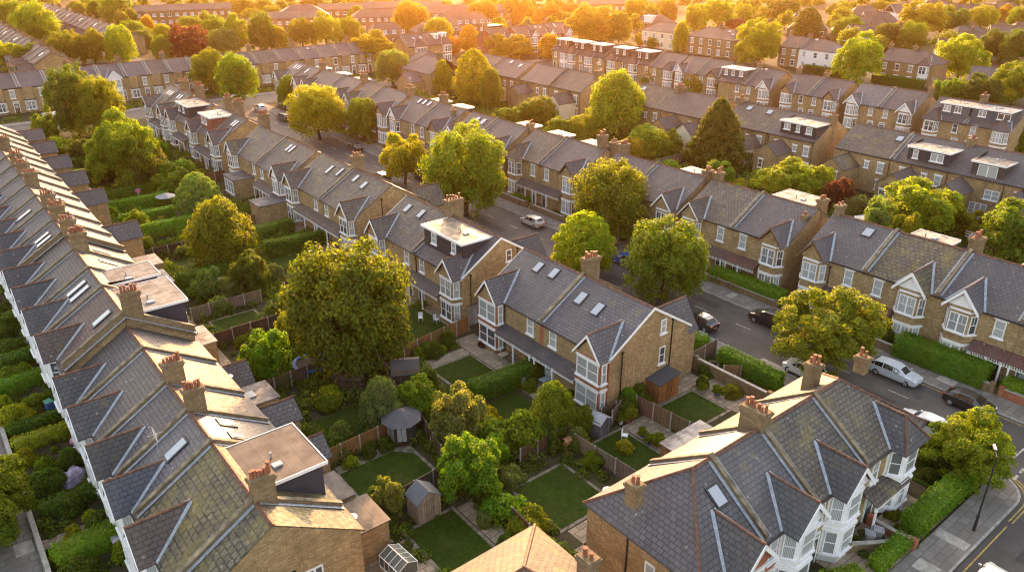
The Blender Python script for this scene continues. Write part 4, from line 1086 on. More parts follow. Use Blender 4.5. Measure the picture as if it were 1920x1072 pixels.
for i in range(30): y = 18 + i * 5.6; b.face([(64.3, y, .027), (64.42, y, .027), (64.42, y + 1.9, .027), (64.3, y + 1.9, .027)])
for i in range(12): x = -8 + i * 5.2; b.face([(x, 7.4, .027), (x + 1.9, 7.4, .027), (x + 1.9, 7.52, .027), (x, 7.52, .027)])
structure(b.build('road_marking', 'white_line'))
# pale trench patches and covers in the pavements
def patch(x0, x1, y0, y1): rect('paving_patch', x0, x1, y0, y1, .1, .126, 'concrete')
for a in ((-2.9, -.4, 57.8, 60.4), (-2.8, -1.9, 47.6, 49.2), (-1.6, -.5, 51.2, 52.6), (69, 70.4, 46.4, 47.2), (68.6, 69.6, 40, 40.8), (69.2, 70.6, 33, 34), (48.6, 49.6, 12.0, 14.1), (44.5, 45.7, 12.2, 13.6), (58.7, 60.2, 33, 36), (58.5, 60, 42.5, 43.6), (68.6, 70.2, 70, 71.1), (69.4, 70.5, 22, 23.6), (68.8, 69.7, 82, 83)): patch(*a)
for x0, x1, y0, y1 in ((61.2, 63.4, 57, 60), (65, 66.2, 30, 36), (62, 63, 24, 27.4), (64.8, 67, 70, 72), (50.5, 53, 7.8, 9.6), (56, 59, 9, 10.2), (61.5, 62.8, 80, 90), (65.6, 66.8, 46, 52)):
    structure(MB().box(x0, x1, y0, y1, 0, .024, ).build('road_patch', 'asphalt_dark'))
for x, y in ((63.6, 40.5), (65.2, 23.2), (54.2, 9.8), (63.2, 68.4), (65.4, 92), (47.4, 8.2)):
    structure(MB().cyl((x, y, 0), .34, .34, .029, 16).build('drain_cover', 'black_iron'))
# crossovers, garden soil, patios and lawns
def lawn(x0, x1, y0, y1, edge=True, cut=0.):
    if edge: rect('lawn_edging', x0 - .3, x1 + .3, y0 - .3, y1 + .3, 0, .05, 'edging_stone')
    pts = [(x0, y0, 0), (x1, y0, 0), (x1, y1 - cut, 0), (x1 - cut, y1, 0), (x0, y1, 0)] if cut else [(x0, y0, 0), (x1, y0, 0), (x1, y1, 0), (x0, y1, 0)]
    structure(MB().extrude(pts, (0, 0, .09)).build('lawn', 'lawn_grass'))
def patio(x0, x1, y0, y1): rect('patio', x0, x1, y0, y1, 0, .035, 'patio_stone')
lawn(19.4, 25.3, 40.9, 45.7, True, 1.3); lawn(20.1, 23.9, 30.5, 37.0); lawn(28.8, 33.6, 30.6, 35.9); lawn(37.2, 40.6, 31.4, 36.3)
lawn(33.6, 38, 48.8, 54.4); lawn(32.6, 37.3, 41.8, 46.4, False); lawn(45.6, 50.0, 32.6, 36.5); lawn(20.6, 25.2, 49.2, 53.6, False); lawn(20.4, 25.0, 73.6, 77.6)
lawn(32.4, 39.8, 59.6, 67.2, False); lawn(32, 38.6, 86.2, 90.4, False); lawn(20.4, 25, 61, 66, False); lawn(32.5, 38, 69.5, 76, False); lawn(20, 27, 94, 98, False); lawn(21, 27, 82, 86.5, False)
lawn(53.4, 56.8, 15.6, 22.8, False); lawn(20.5, 28, 102.5, 106.4, False); lawn(33, 39, 95, 101, False); lawn(33, 39, 108, 114, False); lawn(20, 28, 110.5, 114, False); lawn(34, 39, 136, 142, False); lawn(20, 28, 130, 142, False)
for x in (100, 110):
    for y in range(30, 180, 9): lawn(x, x + 7, y, y + 6, False)
patio(38.4, 41.0, 47.9, 58.0); patio(33.0, 38.3, 54.8, 56.2); patio(38, 41, 40.4, 47.0); patio(36.8, 41, 59.8, 66.6); patio(37.5, 41, 68, 78.6); patio(38.8, 41, 84, 103); patio(17.9, 19.0, 36.9, 46.4); patio(19.4, 25.3, 46.05, 46.75)
patio(29, 34.2, 27, 30.2); patio(27.6, 33, 26.8, 28.6); patio(24.3, 25.6, 30.5, 37); patio(36.6, 44, 27, 31); patio(41, 44, 31, 36.6); patio(44.5, 52.5, 36.9, 39); patio(50.4, 54, 31, 37); patio(15, 19, 47, 90); patio(16, 19.8, 28, 36.6)
patio(46, 51.5, 14.4, 17.4); patio(53, 57.2, 39.6, 60); patio(19, 25.6, 72, 73.2); patio(71, 74, -10, 160); patio(0, 4.6, 50, 52); patio(2, 5, 84, 86); patio(40, 46, 14.2, 17.8)

# ------------------------------------------------------------------ terrace on the left: fronts face the near left street
SL = (.115, .112, .130); SB = (.145, .118, .110); SBR = (.115, .075, .068); SM = (.135, .115, .075); SD = (.07, .07, .085)
SLATE_T = [(.125, .12, .135), (.115, .11, .125), (.14, .125, .125), (.12, .115, .125), (.105, .102, .118)]
GL = 'houses of the left terrace'
def rowL(ya, yb, bay, label, rs=0., **k):
    W = yb - ya; yc = (ya + yb) / 2
    bx = -(bay - yc); d = dict(rc=SL, parR=True)
    d['bays'] = [dict(x=bx, w=min(3.0, W * .56), d=.9, c=.55, white=True, rise=1.6, rc=k.pop('brc', (.075, .08, .10)), roof='slate', lights=1, style='sash', panel=True)]
    ox = -bx * .9 if abs(bx) > .4 else W * .25
    d['wins'] = [('f', max(-hwx(W), min(hwx(W), -math.copysign(W * .3, bx if bx else 1))), 3.5, 1.0, 1.75, 1, 'lintel')]
    d['doors'] = [(-math.copysign(W * .3, bx if bx else 1), (.08, .10, .14))]
    d.update(k)
    return house('terraced_house', label, (10, yc, rs), R(-90), W, 10., 5.9, 9., group=GL, cat='house', **d)
hwx = lambda W: W / 2 - .8
BD = (.10, .065, .055)
house('terraced_house', 'narrow gable end house closing the near end of the left terrace, roof lichen covered', (10, 34.6, 0), R(-90), 2.6, 10, 5.9, 9., 'slate_mossy', (.13, .115, .08), group=GL, barge=None, gableR=False,
      wins=[('r', 1.9, 3.3, 1.05, 1.5, 2)], pipes=[('r', .7, .5, 5.2)], lights=[])
rowL(35.9, 42.9, 40.0, 'left terrace house with a thick mossy roof and a big brown flat dormer behind', roof='slate_mossy', rc=(.15, .125, .07), brc=(.095, .07, .065), chims=[(3.5, .55, 10.7, .75, 1.5, 6)],
     dormers=[dict(x=(-2.6, 2.2), top=8.55, rc=(.16, .125, .105), c=(.05, .045, .06), set=.3, wins=[(-1, 1.2, 1.1), (1.2, .8, 1.1)])],
     exts=[dict(b=(-3.2, -.2, 5.0, 7.6, 3.0), rc=(.14, .125, .115), wins=[('b', -2.4, .2, 1.2, 2.2)]), dict(b=(.2, 3.3, 5, 8.3, 2.8), rc=(.18, .145, .11))])
rowL(42.9, 47.4, 45.0, 'left terrace house with one front rooflight and two rear rooflights catching the glare', lights=[(.15, -1, .66, .75, 1.6), (-.9, 1, .62, .8, 1.1), (.95, 1, .6, .8, 1.1)], rc=(.105, .105, .125), brc=(.06, .075, .11), roof='slate_smooth',
     outs=[dict(x=(-2.2, .2), l=3.4, e=2.9, r=4.1, wins=[('b', -1, .5, 1.2, 1.6)])], aerial=[(-.6, -2.6, 7.3)])
rowL(47.4, 52.0, 49.7, 'left terrace house with a plain purple grey roof between two chimney stacks', chims=[(2.3, .5, 10.8, .8, 1.4, 5)], rc=(.12, .11, .122), brc=(.06, .06, .065),
     outs=[dict(x=(-2.2, .4), l=3.2, e=4.0, r=5.1, wins=[('b', -1, 2.4, .9, 1.2)])], roof='slate')
rowL(52.0, 58.1, 55.4, 'wide left terrace house with blotchy grey slates and a pale rear roof', chims=[(3.05, .5, 10.7, .8, 1.5, 5)], rc=(.135, .122, .118), roof='slate', brc=(.07, .075, .09), exts=[dict(b=(-2.6, .4, 5, 8.6, 2.9), rc=(.24, .22, .21), light=1)])
rowL(58.1, 62.9, 60.5, 'left terrace house just below the stepped brick party wall with a slate outhouse behind', rc=(.125, .118, .125), roof='slate', brc=(.07, .075, .092), outs=[dict(x=(-1.4, 1.9), l=3.0, e=2.7, r=4.1)], chims=[])
rowL(62.9, 70.2, 67.0, 'left terrace house with a dark plum roof and a long grey box dormer behind', .9, chims=[(3.5, .7, 11.2, .9, 1.6, 5)], rc=SBR, brc=(.085, .06, .058), parR=.5, dormers=[dict(x=(-3.0, 2.7), top=8.6, rc=(.30, .27, .25), c=(.045, .04, .055), set=.1, wins=[(-1.4, 1.2, 1.1), (1.4, 1.2, 1.1)])],
     exts=[dict(b=(-3.0, .8, 5, 7.4, 2.9), rc=(.36, .33, .30))], lights=[(1.2, -1, .74, .7, 1.7)])
rowL(70.2, 75.4, 73.0, 'left terrace house with two tall skylights side by side in its front slope', .9, lights=[(-.75, -1, .68, .62, 2.0), (.6, -1, .68, .62, 2.0)], rc=(.14, .135, .14), brc=(.07, .078, .095), dormers=[dict(x=(-2.3, 1.2), top=8.35, rc=(.26, .24, .23), set=.2, wins=[(-.5, 1.2, 1.)])])
rowL(75.4, 81.4, 78.6, 'left terrace house with fish scale grey slates and a tall six pot stack', .9, chims=[(-3, .5, 10.9, .9, 1.6, 6)], rc=(.125, .115, .115), roof='slate', brc=(.06, .068, .085), lights=[(-1, 1, .55, .5, 1.5)])
rowL(81.4, 86.0, 84.0, 'left terrace house with a streaked pale roof below the second stepped gable', .9, rc=(.15, .14, .135), lights=[(.4, 1, .5, .5, 1.4)], brc=(.065, .07, .085), exts=[dict(b=(-2, 2, 5, 8.4, 3), rc=(.23, .21, .2), light=1)])
Lf = [86, 91.5, 96.5, 102, 107.5, 113, 118.5, 124, 129.5, 135, 140.5, 146, 151.5, 157]
Ltx = ['first house of the upper left terrace group with paired skylights and a slim stack', 'upper left terrace house, second beyond the stepped gable, with a dark rear gable', 'upper left terrace house, third beyond the stepped gable, with one long skylight', 'upper left terrace house, fourth beyond the stepped gable, with a plain grey roof',
       'upper left terrace house, fifth beyond the stepped gable, with a rear slate gable', 'upper left terrace house, sixth beyond the stepped gable, with a broad brick stack', 'upper left terrace house, seventh beyond the stepped gable, with a white rear extension', 'upper left terrace house, eighth beyond the stepped gable, cut by the left edge',
       'upper left terrace house, ninth beyond the stepped gable, showing only its rear roof', 'upper left terrace house, tenth beyond the stepped gable, showing only its rear roof', 'upper left terrace house, eleventh beyond the stepped gable, showing only a roof edge', 'upper left terrace house, twelfth beyond the stepped gable, by the far gardens', 'last house at the far end of the left terrace near the cross street']
for i, (a, c) in enumerate(zip(Lf, Lf[1:])):
    far = i > 4
    rowL(a, c, a + 3.1, Ltx[i], 1.1, rc=SLATE_T[i % 5], parR=.45 if i == 0 else True, chims=[((c - a) / 2, .5, 10.8, .9, 1.6, 5)] if i in (0, 1, 2, 4, 5, 6, 8, 10) else [],
         lights=[(-.6, -1, .66, .6, 1.7), (.6, -1, .66, .6, 1.7)] if i == 0 else ([(.2, -1, .6, .6, 2.)] if i == 2 else ([(.3, 1, .5, .6, 1.3)] if i in (3, 6) else [])),
         outs=[dict(x=(-2.5, .3), l=3.6, e=4.6, r=6.0)] if i in (1, 4, 6, 8, 10, 12) else [], exts=[dict(b=(-2.4, 1.0, 5, 9.0, 2.8), rc=(.32, .29, .26))] if i in (0, 2, 6, 9) else [])

# ------------------------------------------------------------------ paired villas in the middle, fronts towards the gardens
GC = 'paired villas between the gardens and the main road'
def villa(ya, yb, x, D, side, label, group, he=5.8, hr=9., rot=-90, z=0., **k):
    """half of a pair; side -1: bay at the far end, +1: bay at the near end of the pair"""
    W = yb - ya; hw = W / 2; bw = k.pop('bw', 2.9); bc = k.pop('bc', .55); bp = k.pop('bay', {})
    bx = side * (hw - bw / 2 - .12 - k.pop('inset', 0.))
    d = dict(rc=SL, gableR=side > 0, gableL=side < 0, parL=side > 0)
    if not k.pop('nobay', False): d['bays'] = [dict(x=bx, w=bw, d=.95, c=bc, **bp)]
    if x in (46.6, 46.5, 161, 163, 166, 167): k.setdefault('barge', None)
    pa, pb = sorted((-side * (hw - .02), bx - side * (bw / 2 + .02)))
    if not k.pop('noporch', False): d['porch'] = dict(x=(pa, pb), posts=[-side * (hw - .35), (pa + pb) / 2], rc=k.pop('prc', SD), roof='slate')
    d['wins'] = [('f', -side * (hw - 1.6), 3.75 + (he - 5.8) * .7, .95, 1.7, 1, 'lintel')] + k.pop('xw', [])
    d['doors'] = [(-side * (hw - 1.25), k.pop('door', (.05, .06, .08)))]
    d.update(k)
    return house('semi_detached_house', label, (x, (ya + yb) / 2, z), R(rot), W, D, he, hr, group=group, **d)
SN = (.108, .112, .135)
villa(47.25, 55.9, 46.2, 10.2, -1, 'far half of the nearest pair with red brick dressings and two rooflights by the stack', GC, rc=SN, bc=.06, quoin=True, lights=[(-.9, -1, .78, .75, 1.15), (1.3, -1, .80, .75, 1.15)], bay=dict(style='sash', white=False, rise=1.9), chims=[(4.25, .9, 10.8, .95, 1.9, 5)], pipes=[('f', -1.1, 0, 5.6)], door=(.45, .5, .6))
villa(38.55, 47.25, 46.2, 10.2, 1, 'near half of the nearest pair with a tall plain brick gable and two rooflights', GC, rc=SN, bc=.06, quoin=True, lights=[(-2.6, -1, .62, .8, 1.3), (-.2, -1, .58, .8, 1.3)], bay=dict(style='sash', rise=1.9),
      xw=[('r', 1.5, 6.0, .7, 1.35), ('r', 1.6, 2.9, .75, 1.7), ('r', 1.2, .5, .7, 1.3)], pipes=[('r', 2.7, .1, 7.0), ('r', -3.6, .1, 5.8)], outs=[dict(x=(.9, 4.2), l=1.3, e=5.0, r=7.4, rc=SN)], door=(.5, .5, .5))
villa(69.1, 78.3, 46.1, 10.2, -1, 'far half of the second pair with two white rooflights and a slate gablet', GC, rc=(.115, .113, .128), bc=.4, lights=[(-2.5, -1, .72, .7, 1.2), (.4, -1, .74, .7, 1.2)], chims=[(4.6, .4, 11.0, 1.1, 2.3, 5)], roof='slate_lichen', prc=(.10, .09, .095))
villa(59.9, 69.1, 46.1, 10.2, 1, 'near half of the second pair with a wide dark box dormer on its front slope', GC, rc=(.085, .082, .1), bc=.4, roof='slate', dormers=[dict(x=(-4.1, 3.4), side=-1, top=8.75, set=1.15, c=(.035, .032, .038), rc=(.46, .36, .27), wins=[(-2.1, .95, 1.25), (1.7, .8, 1.2)])], xw=[('r', 1.1, 6.0, .75, 1.3), ('r', 1.2, 3.1, .7, 1.2)], pipes=[('r', 2.3, 0, 7.2), ('f', -4.2, 3.3, 5.7), ('r', -4, 0, 5.7)], outs=[dict(x=(.9, 4.4), l=1.6, e=5.0, r=7.2)], prc=(.09, .08, .085))
villa(93, 103.0, 46.6, 10.8, -1, 'far half of the third pair with worn brown slates and one long rooflight', GC, rc=(.13, .118, .112), roof='slate_lichen', bc=.45, lights=[(.6, -1, .7, .6, 1.5), (3.2, -1, .75, .5, 1.4)], prc=(.14, .12, .10))
villa(83.2, 93, 46.6, 10.8, 1, 'near half of the third pair with a long blank yellow brick flank', GC, rc=(.135, .122, .12), roof='slate_lichen', bc=.45, lights=[(-2.4, -1, .78, .7, 1.2), (.4, -1, .72, .7, 1.2)], chims=[(-4.9, .5, 10.9, 1.2, 1.6, 5)], pipes=[('r', -1.6, 0, 7.4), ('r', 2.6, 0, 7)], outs=[dict(x=(.6, 4.4), l=3, e=4.8, r=7)], prc=(.12, .10, .09))
villa(115.0, 126.0, 46.5, 10.6, -1, 'far half of the fourth pair with a timbered gablet and glazed garden porch', GC, rc=(.15, .135, .128), roof='slate_lichen', bc=.45, bay=dict(panel=True), lights=[], chims=[(-5, .6, 11.1, 1.3, 1.8, 6)], exts=[dict(b=(-1.2, 3.4, -8.6, -5.3, 3.0), mat='stock_brick', rc=(.12, .12, .13), wins=[('f', 1.1, .7, 3.6, 2.0), ('l', -7, .7, 2.2, 1.9)])], noporch=True)
villa(104.5, 115.0, 46.5, 10.6, 1, 'near half of the fourth pair with a white gablet and a garden room beside it', GC, rc=(.14, .125, .12), roof='slate_lichen', bc=.45, bay=dict(panel=True), lights=[(-1.8, -1, .76, .6, 1.4), (-.7, -1, .76, .6, 1.4)], exts=[dict(b=(3.2, 6.9, -10.2, -5.2, 2.9), rc=(.09, .10, .13), wins=[('l', -8.2, .6, 1.9, 1.9)])], pipes=[('r', -1, 0, 7)], prc=(.12, .10, .09))
villa(131.5, 137.2, 46.5, 10.6, 1, 'middle villa with twin skylights beside the red dormer', GC, rc=(.12, .10, .10), bc=.45, lights=[(.2, -1, .72, .6, 1.4), (1.2, -1, .72, .6, 1.4)], pipes=[], chims=[])
villa(137.2, 146.0, 46.5, 10.6, -1, 'middle villa with a red tile hung front dormer under a pale flat roof', GC, rc=(.11, .10, .11), bc=.45, chims=[(4.2, .8, 11.3, 1.2, 1.8, 6), (-2.6, 1.5, 11., 1.2, 1.6, 5)], dormers=[dict(x=(-1.6, 4.2), side=-1, top=8.75, set=1.0, mat='red_tile', rc=(.55, .52, .48), wins=[(-.5, .9, 1.2), (1.2, .9, 1.2)])])
villa(148.5, 158.5, 46.5, 10.6, -1, 'middle villa with a black slate hung front dormer beside the red one', GC, rc=(.10, .10, .115), bc=.45, gableR=True, dormers=[dict(x=(-2.8, 3.9), side=-1, top=8.75, set=1.0, c=(.03, .03, .036), rc=(.40, .33, .27), wins=[(-1.8, .9, 1.2), (.7, .9, 1.2)])], chims=[(-4.8, .8, 11.2, 1.5, 1.8, 6)])
villa(160.5, 167, 46.5, 10.6, 1, 'near half of the farthest middle pair with three small skylights', GC, rc=(.15, .135, .125), roof='slate_lichen', bc=.45, lights=[(-.9, -1, .72, .6, 1.2), (.4, -1, .72, .6, 1.2)])
villa(167, 174, 46.5, 10.6, -1, 'far half of the farthest middle pair next to the cross street', GC, rc=(.145, .13, .125), roof='slate_lichen', bc=.45, lights=[(-.6, -1, .7, .6, 1.2), (.6, -1, .7, .6, 1.2), (1.8, -1, .7, .6, 1.2)], chims=[(3.5, .5, 11, 1.2, 1.6, 5)])

# ------------------------------------------------------------------ right side of the main road
GD = 'bay fronted houses along the far side of the main road'
WG = dict(white=False, panel=True, bargew=.3)
def vd(*a, **k):
    k.setdefault('barge', None)
    k['chims'] = [(c[0], c[1], c[2] + .4, *c[3:]) for c in k.get('chims', [])]
    k['dormers'] = [dict(d_, top=9.15) for d_ in k.get('dormers', [])]
    return villa(a[0], a[1], 79, 10.6, a[2], a[3], GD, he=6.5, hr=9.6, **k)
vd(34.1, 41.2, -1, 'road side house with smooth slates, one rooflight and a plain brick gablet', rc=(.105, .108, .128), bay=dict(barge='ridge_clay'), gableL=True, lights=[(1.1, -1, .78, .95, 1.15)], chims=[(-3.2, .2, 10.5, .8, 1.3, 2)], prc=(.07, .06, .065), pipes=[('f', -.2, 3.4, 5.6)])
vd(26.7, 34.1, 1, 'road side house with a brown lichen spotted roof and white timbered gable', rc=(.12, .10, .078), roof='slate_mossy', bay=WG, inset=.7, gableR=False, prc=(.16, .06, .045), lights=[], chims=[(3.6, 1.2, 10.6, 1.2, 1.6, 5)], aerial=[(2.9, 1.2, 9.)], door=(.02, .02, .02), parL=True, dormers=[dict(x=(-2.6, 1.2), top=8.55, set=2.2, rc=(.5, .46, .4), wins=[])])
vd(19.3, 26.7, -1, 'road side house with smooth dark slates and the nearest white timbered gable', rc=(.095, .10, .12), bay=WG, inset=1.0, gableL=False, parL=True, prc=(.15, .06, .05), door=(.02, .02, .025), outs=[dict(x=(-2.5, 2.5), l=3.6, e=5.6, r=8.4)])
vd(11.9, 19.3, 1, 'road side house beside the right edge with a red porch roof and grey door', rc=(.10, .102, .12), bay=WG, gableR=False, prc=(.17, .06, .05), parL=True, door=(.1, .15, .14))
vd(4.5, 11.9, -1, 'road side house mostly outside the right edge with a slate roof', rc=(.1, .1, .12), bay=WG, gableL=False)
vd(50.6, 58.0, -1, 'far half of the pair behind the long clipped hedge with weathered brown slates', rc=(.13, .118, .108), roof='slate_lichen', bay=dict(barge='white_paint', bargew=.08), prc=(.13, .09, .08), chims=[(-3.4, .6, 10.3, .9, 1.5, 3)])
vd(43.3, 50.6, 1, 'near half of the pair behind the long clipped hedge with purple grey slates', rc=(.115, .112, .13), bay=dict(barge='ridge_clay'), prc=(.15, .065, .05), chims=[(3.2, -1.6, 8.9, .7, .9, 2), (3.3, 1.4, 10.2, .9, 1.4, 4)], pipes=[('f', 3.3, 0, 5.6), ('r', 2.5, 0, 6)], dormers=[dict(x=(-3, 2), top=8.6, rc=(.46, .42, .36))])
vd(67.4, 74.8, -1, 'far half of the pair right of the big pavement tree with plain slates', rc=(.12, .11, .125), chims=[(-3.5, .8, 10.6, 1.2, 1.7, 5)], bay=dict(barge='ridge_clay'))
vd(59.2, 67.4, 1, 'near half of the pair right of the big pavement tree with a low cream dormer', rc=(.115, .108, .118), bay=dict(bargew=.2), dormers=[dict(x=(-0.9, 2.9), top=8.55, set=2.2, rc=(.52, .46, .38))], chims=[(3.9, .6, 10.2, 1.1, 1.4, 4)])
vd(85.8, 93.0, -1, 'far half of the pair opposite the silver car with brown patched slates', rc=(.14, .115, .105), roof='slate_lichen', dormers=[dict(x=(-2.0, 1.8), top=8.55, set=2.2, rc=(.55, .5, .43))], bay=dict(hip=True))
vd(77.2, 85.8, 1, 'near half of the pair opposite the silver car with pinkish brick stacks', rc=(.125, .112, .12), dormers=[dict(x=(-2.2, 1.6), top=8.55, set=2.2, rc=(.52, .46, .4))], chims=[(3.0, .4, 11.2, 1.1, 1.5, 5), (4.2, 1.6, 10.2, 1., 1.6, 3)], bay=dict(barge='ridge_clay'))
vd(103.0, 110.2, -1, 'far half of the pair behind the largest street tree with twin skylights', rc=(.13, .11, .108), lights=[(-.6, -1, .74, .9, 1.3), (1.2, -1, .74, .9, 1.3)], bay=WG)
vd(94.9, 103.0, 1, 'near half of the pair behind the largest street tree with a white timber gablet', rc=(.125, .11, .115), bay=WG, dormers=[dict(x=(-0.5, 3.3), top=8.55, set=2.2, rc=(.5, .46, .4))], chims=[(4, .4, 10, 1, 1.2, 3)])
vd(120.5, 129.5, -1, 'main road house with three white skylights in a row', rc=(.13, .115, .115), lights=[(-1.2, -1, .82, .7, 1.2), (.5, -1, .82, .7, 1.2), (2.2, -1, .82, .7, 1.2)], bay=WG, dormers=[dict(x=(-0.6, 3.2), top=8.55, set=2.2, rc=(.58, .5, .42))])
vd(112.3, 120.5, 1, 'main road house next to the three skylights with wide golden flat roofs', rc=(.125, .112, .12), bay=dict(barge='ridge_clay'), dormers=[dict(x=(-2.1, 1.7), top=8.55, set=2.2, rc=(.55, .45, .32))], chims=[(-3.9, .6, 10.8, 1.2, 1.6, 4), (2.6, -1.8, 9.4, .7, .9, 2)])
vd(141.0, 148.0, -1, 'far half of the pair above the yellow street tree with pale worn slates', rc=(.14, .125, .118), roof='slate_lichen', bay=WG)
vd(131.2, 141.0, 1, 'near half of the pair above the yellow street tree with a slate gablet', rc=(.13, .115, .12), chims=[(4.6, .3, 10.6, 1.2, 1.7, 4)], bay=dict(barge='ridge_clay'))
vd(158.5, 168.5, -1, 'far half of the seventh pair along the main road with a lit rear roof', rc=(.14, .12, .11), dormers=[dict(x=(-1.9, 1.9), top=8.55, set=2.2, rc=(.6, .52, .42))])
vd(150.0, 158.5, 1, 'near half of the seventh pair along the main road with a slate bay roof', rc=(.12, .105, .11), chims=[(3.8, .4, 10.8, 1.2, 1.6, 4)], dormers=[dict(x=(-2.4, 1.4), top=8.55, set=2.2, rc=(.6, .52, .42))], bay=dict(hip=True))
vd(177.0, 184.0, -1, 'last house on the main road before the far junction with three skylights', rc=(.14, .125, .115), lights=[(-1, -1, .75, .6, 1.4), (.2, -1, .75, .6, 1.4), (1.4, -1, .75, .6, 1.4)], bay=WG)
vd(170.0, 177.0, 1, 'second house from the far junction with a white gablet and a pale stack', rc=(.145, .13, .12), bay=WG, chims=[(3.2, .4, 10.8, 1.1, 1.5, 4)], lights=[(-1, -1, .7, .6, 1.6)], dormers=[dict(x=(-1.9, 1.9), top=8.55, set=2.2, rc=(.6, .54, .46))])

# ------------------------------------------------------------------ terrace seen from its back, beyond the gardens
GE = 'rear facing houses beyond the back gardens'
def rowE(ya, yb, label, hr=9.2, **k):
    W = yb - ya; d = dict(rc=(.125, .105, .11), parR=False, wins=[('b', W * .28, 3.4, .95, 1.6, 1, 'lintel'), ('b', -W * .1, 3.8, .7, 1.0, 1, 'lintel'), ('b', -W * .34, 3.4, 1., 1.6, 1, 'lintel'), ('b', -W * .36, .7, 1.0, 1.5, 1, 'lintel')],
      outs=[dict(x=(W * .02, W * .44), l=5.0, e=4.0, r=5.6, wins=[('b', W * .15, 2.2, .8, 1.3), ('b', W * .33, .6, 1., 1.5)])], pipes=[('b', -W / 2 + .2, 0, 5.9)], heb=6.1)
    d.update(k); return house('rear_facing_house', label, (125, (ya + yb) / 2, 0), R(90), W, 11., 6.1, hr, group=GE, **d)
rowE(54.8, 64.4, 'rear facing house with a long plum roof, one rooflight and a leaning gabled wing', lights=[(-3.6, 1, .72, 1., 1.1)], parR=False, gableR=False, parL=True, rc=(.115, .095, .10), roof='slate_lichen')
rowE(46, 54.8, 'rear facing house with a wide dark dormer of two white windows', dormers=[dict(x=(-3.8, 2.4), top=8.4, set=.5, c=(.035, .035, .045), rc=(.52, .48, .42), wins=[(1.2, .8, 1.3), (-2, 1.9, 1.2)])], outs=[dict(x=(-1., 3.4), l=5.6, e=3.8, r=5.5, wins=[('b', 2.2, .9, 1.2, 1.8)])], rc=(.10, .098, .11), chims=[(-4.4, 0, 10.4, 1.1, 1.5, 5)])
rowE(38.2, 46, 'rear facing house with a big four light dormer window and a rear patio door', dormers=[dict(x=(-3.2, 1.2), top=8.2, set=.3, c=(.05, .045, .05), rc=(.36, .32, .27), wins=[(-1., 2.6, 1.8)])], wins=[('b', -2.4, 3.2, 2., 1.4, 2), ('b', 2.6, 3.4, 1.1, 1.5, 1, 'lintel'), ('b', -1, .2, 2.4, 2.2, 3)], outs=[dict(x=(.2, 3.9), l=5.0, e=4.2, r=5.7, wins=[('b', 2, 1., 1.3, 1.2)])], rc=(.10, .10, .115))
rowE(30, 38.2, 'rear facing house at the right edge with plain dark slates', rc=(.095, .098, .115), dish=[(1.5, 5.7, 5)])
rowE(22, 30, 'rear facing house mostly beyond the right edge', rc=(.1, .1, .115))
rowE(77.3, 87.6, 'rear facing house left of the three window dormer with two pale rooflights', lights=[(-2.2, 1, .78, 1., 1.1), (2.2, 1, .78, 1., 1.1)], rc=(.12, .098, .095), roof='slate_lichen', outs=[dict(x=(-4.2, -.6), l=4.6, e=3.6, r=5.2, mat='cream_render', wins=[('b', -3, 2.2, .8, 1.1)])], chims=[(5, 0, 10.2, 1.1, 1.3, 4)])
rowE(68, 77.3, 'rear facing house with a black dormer of three small white windows', dormers=[dict(x=(-4.2, 2.6), top=8.5, set=.45, c=(.03, .03, .036), rc=(.55, .48, .39), wins=[(1.3, 1.2, 1.), (-.8, .7, 1.1), (-2.9, 1.1, 1.1)])], rc=(.10, .092, .105), barge=None, outs=[dict(x=(-.6, 3.8), l=4.6, e=3.8, r=5.4, wins=[('b', 2.4, 1., .8, 1.5)])], chims=[(-4.4, .6, 10.2, .9, 1.6, 4)], pipes=[('b', -4.3, 0, 5.5), ('b', 4.4, 0, 5.4)])
rowE(102, 112.4, 'rear facing house behind the weeping birch with a rooflight near the stack', lights=[(3.6, 1, .75, 1, 1.1)], rc=(.115, .095, .088), roof='slate_lichen', chims=[(-4.8, .2, 10.4, 1.2, 1.5, 4)])
rowE(89.6, 102, 'rear facing house between the birch and the conifer with a long brown roof', rc=(.125, .10, .095), outs=[dict(x=(-5, -1), l=4.4, e=3.8, r=5.4, mat='cream_render'), dict(x=(.5, 4.5), l=5, e=4, r=5.6)], chims=[(5.8, .1, 10.2, 1., 1.4, 4)])
rowE(136.2, 146.8, 'rear facing house with smooth plum slates and parted from the next roof', rc=(.15, .118, .112), parL=True, outs=[dict(x=(.5, 4.6), l=4.6, e=3.9, r=5.4)])
rowE(125.6, 136.2, 'rear facing house with a crazed pale stained roof and a cream wing', rc=(.13, .10, .095), roof='slate_lichen', parR=True, outs=[dict(x=(-3.8, .6), l=5, e=3.8, r=5.6, mat='cream_render', wins=[('b', -2.4, 1.6, .8, 1.3), ('b', -.6, 1.6, .7, 1.3)])], chims=[(-5.0, .2, 10.4, 1.2, 1.7, 3)])
rowE(160, 171, 'rear facing house with a faded red brown roof beside two pale stacks', rc=(.17, .10, .075), parL=True, chims=[(5.4, .2, 10.3, 1.1, 1.5, 4)])
rowE(148.4, 160, 'rear facing house with two rooflights and a tall side gable', lights=[(1.6, 1, .8, .9, 1.1), (-2.6, 1, .7, 1, 1.1)], rc=(.145, .11, .105), outs=[dict(x=(-1.5, 3), l=4.6, e=3.6, r=5.4, mat='cream_render', wins=[('b', 1, 1.2, .8, 1.5)])], barge=None)
house('rear_facing_house', 'hip roofed rear house with smooth purple slates left of the amber tree', (113, 176, 0), R(90), 14, 10, 5.6, 8.8, rc=(.15, .115, .12), hipR=4, group=GE, outs=[dict(x=(-4, 2), l=4.5, e=3.6, r=5.6)], wins=[('b', 4.5, 3.2, 1, 1.5)], chims=[(-4.5, .3, 10.4, 1.2, 1.5, 4)])
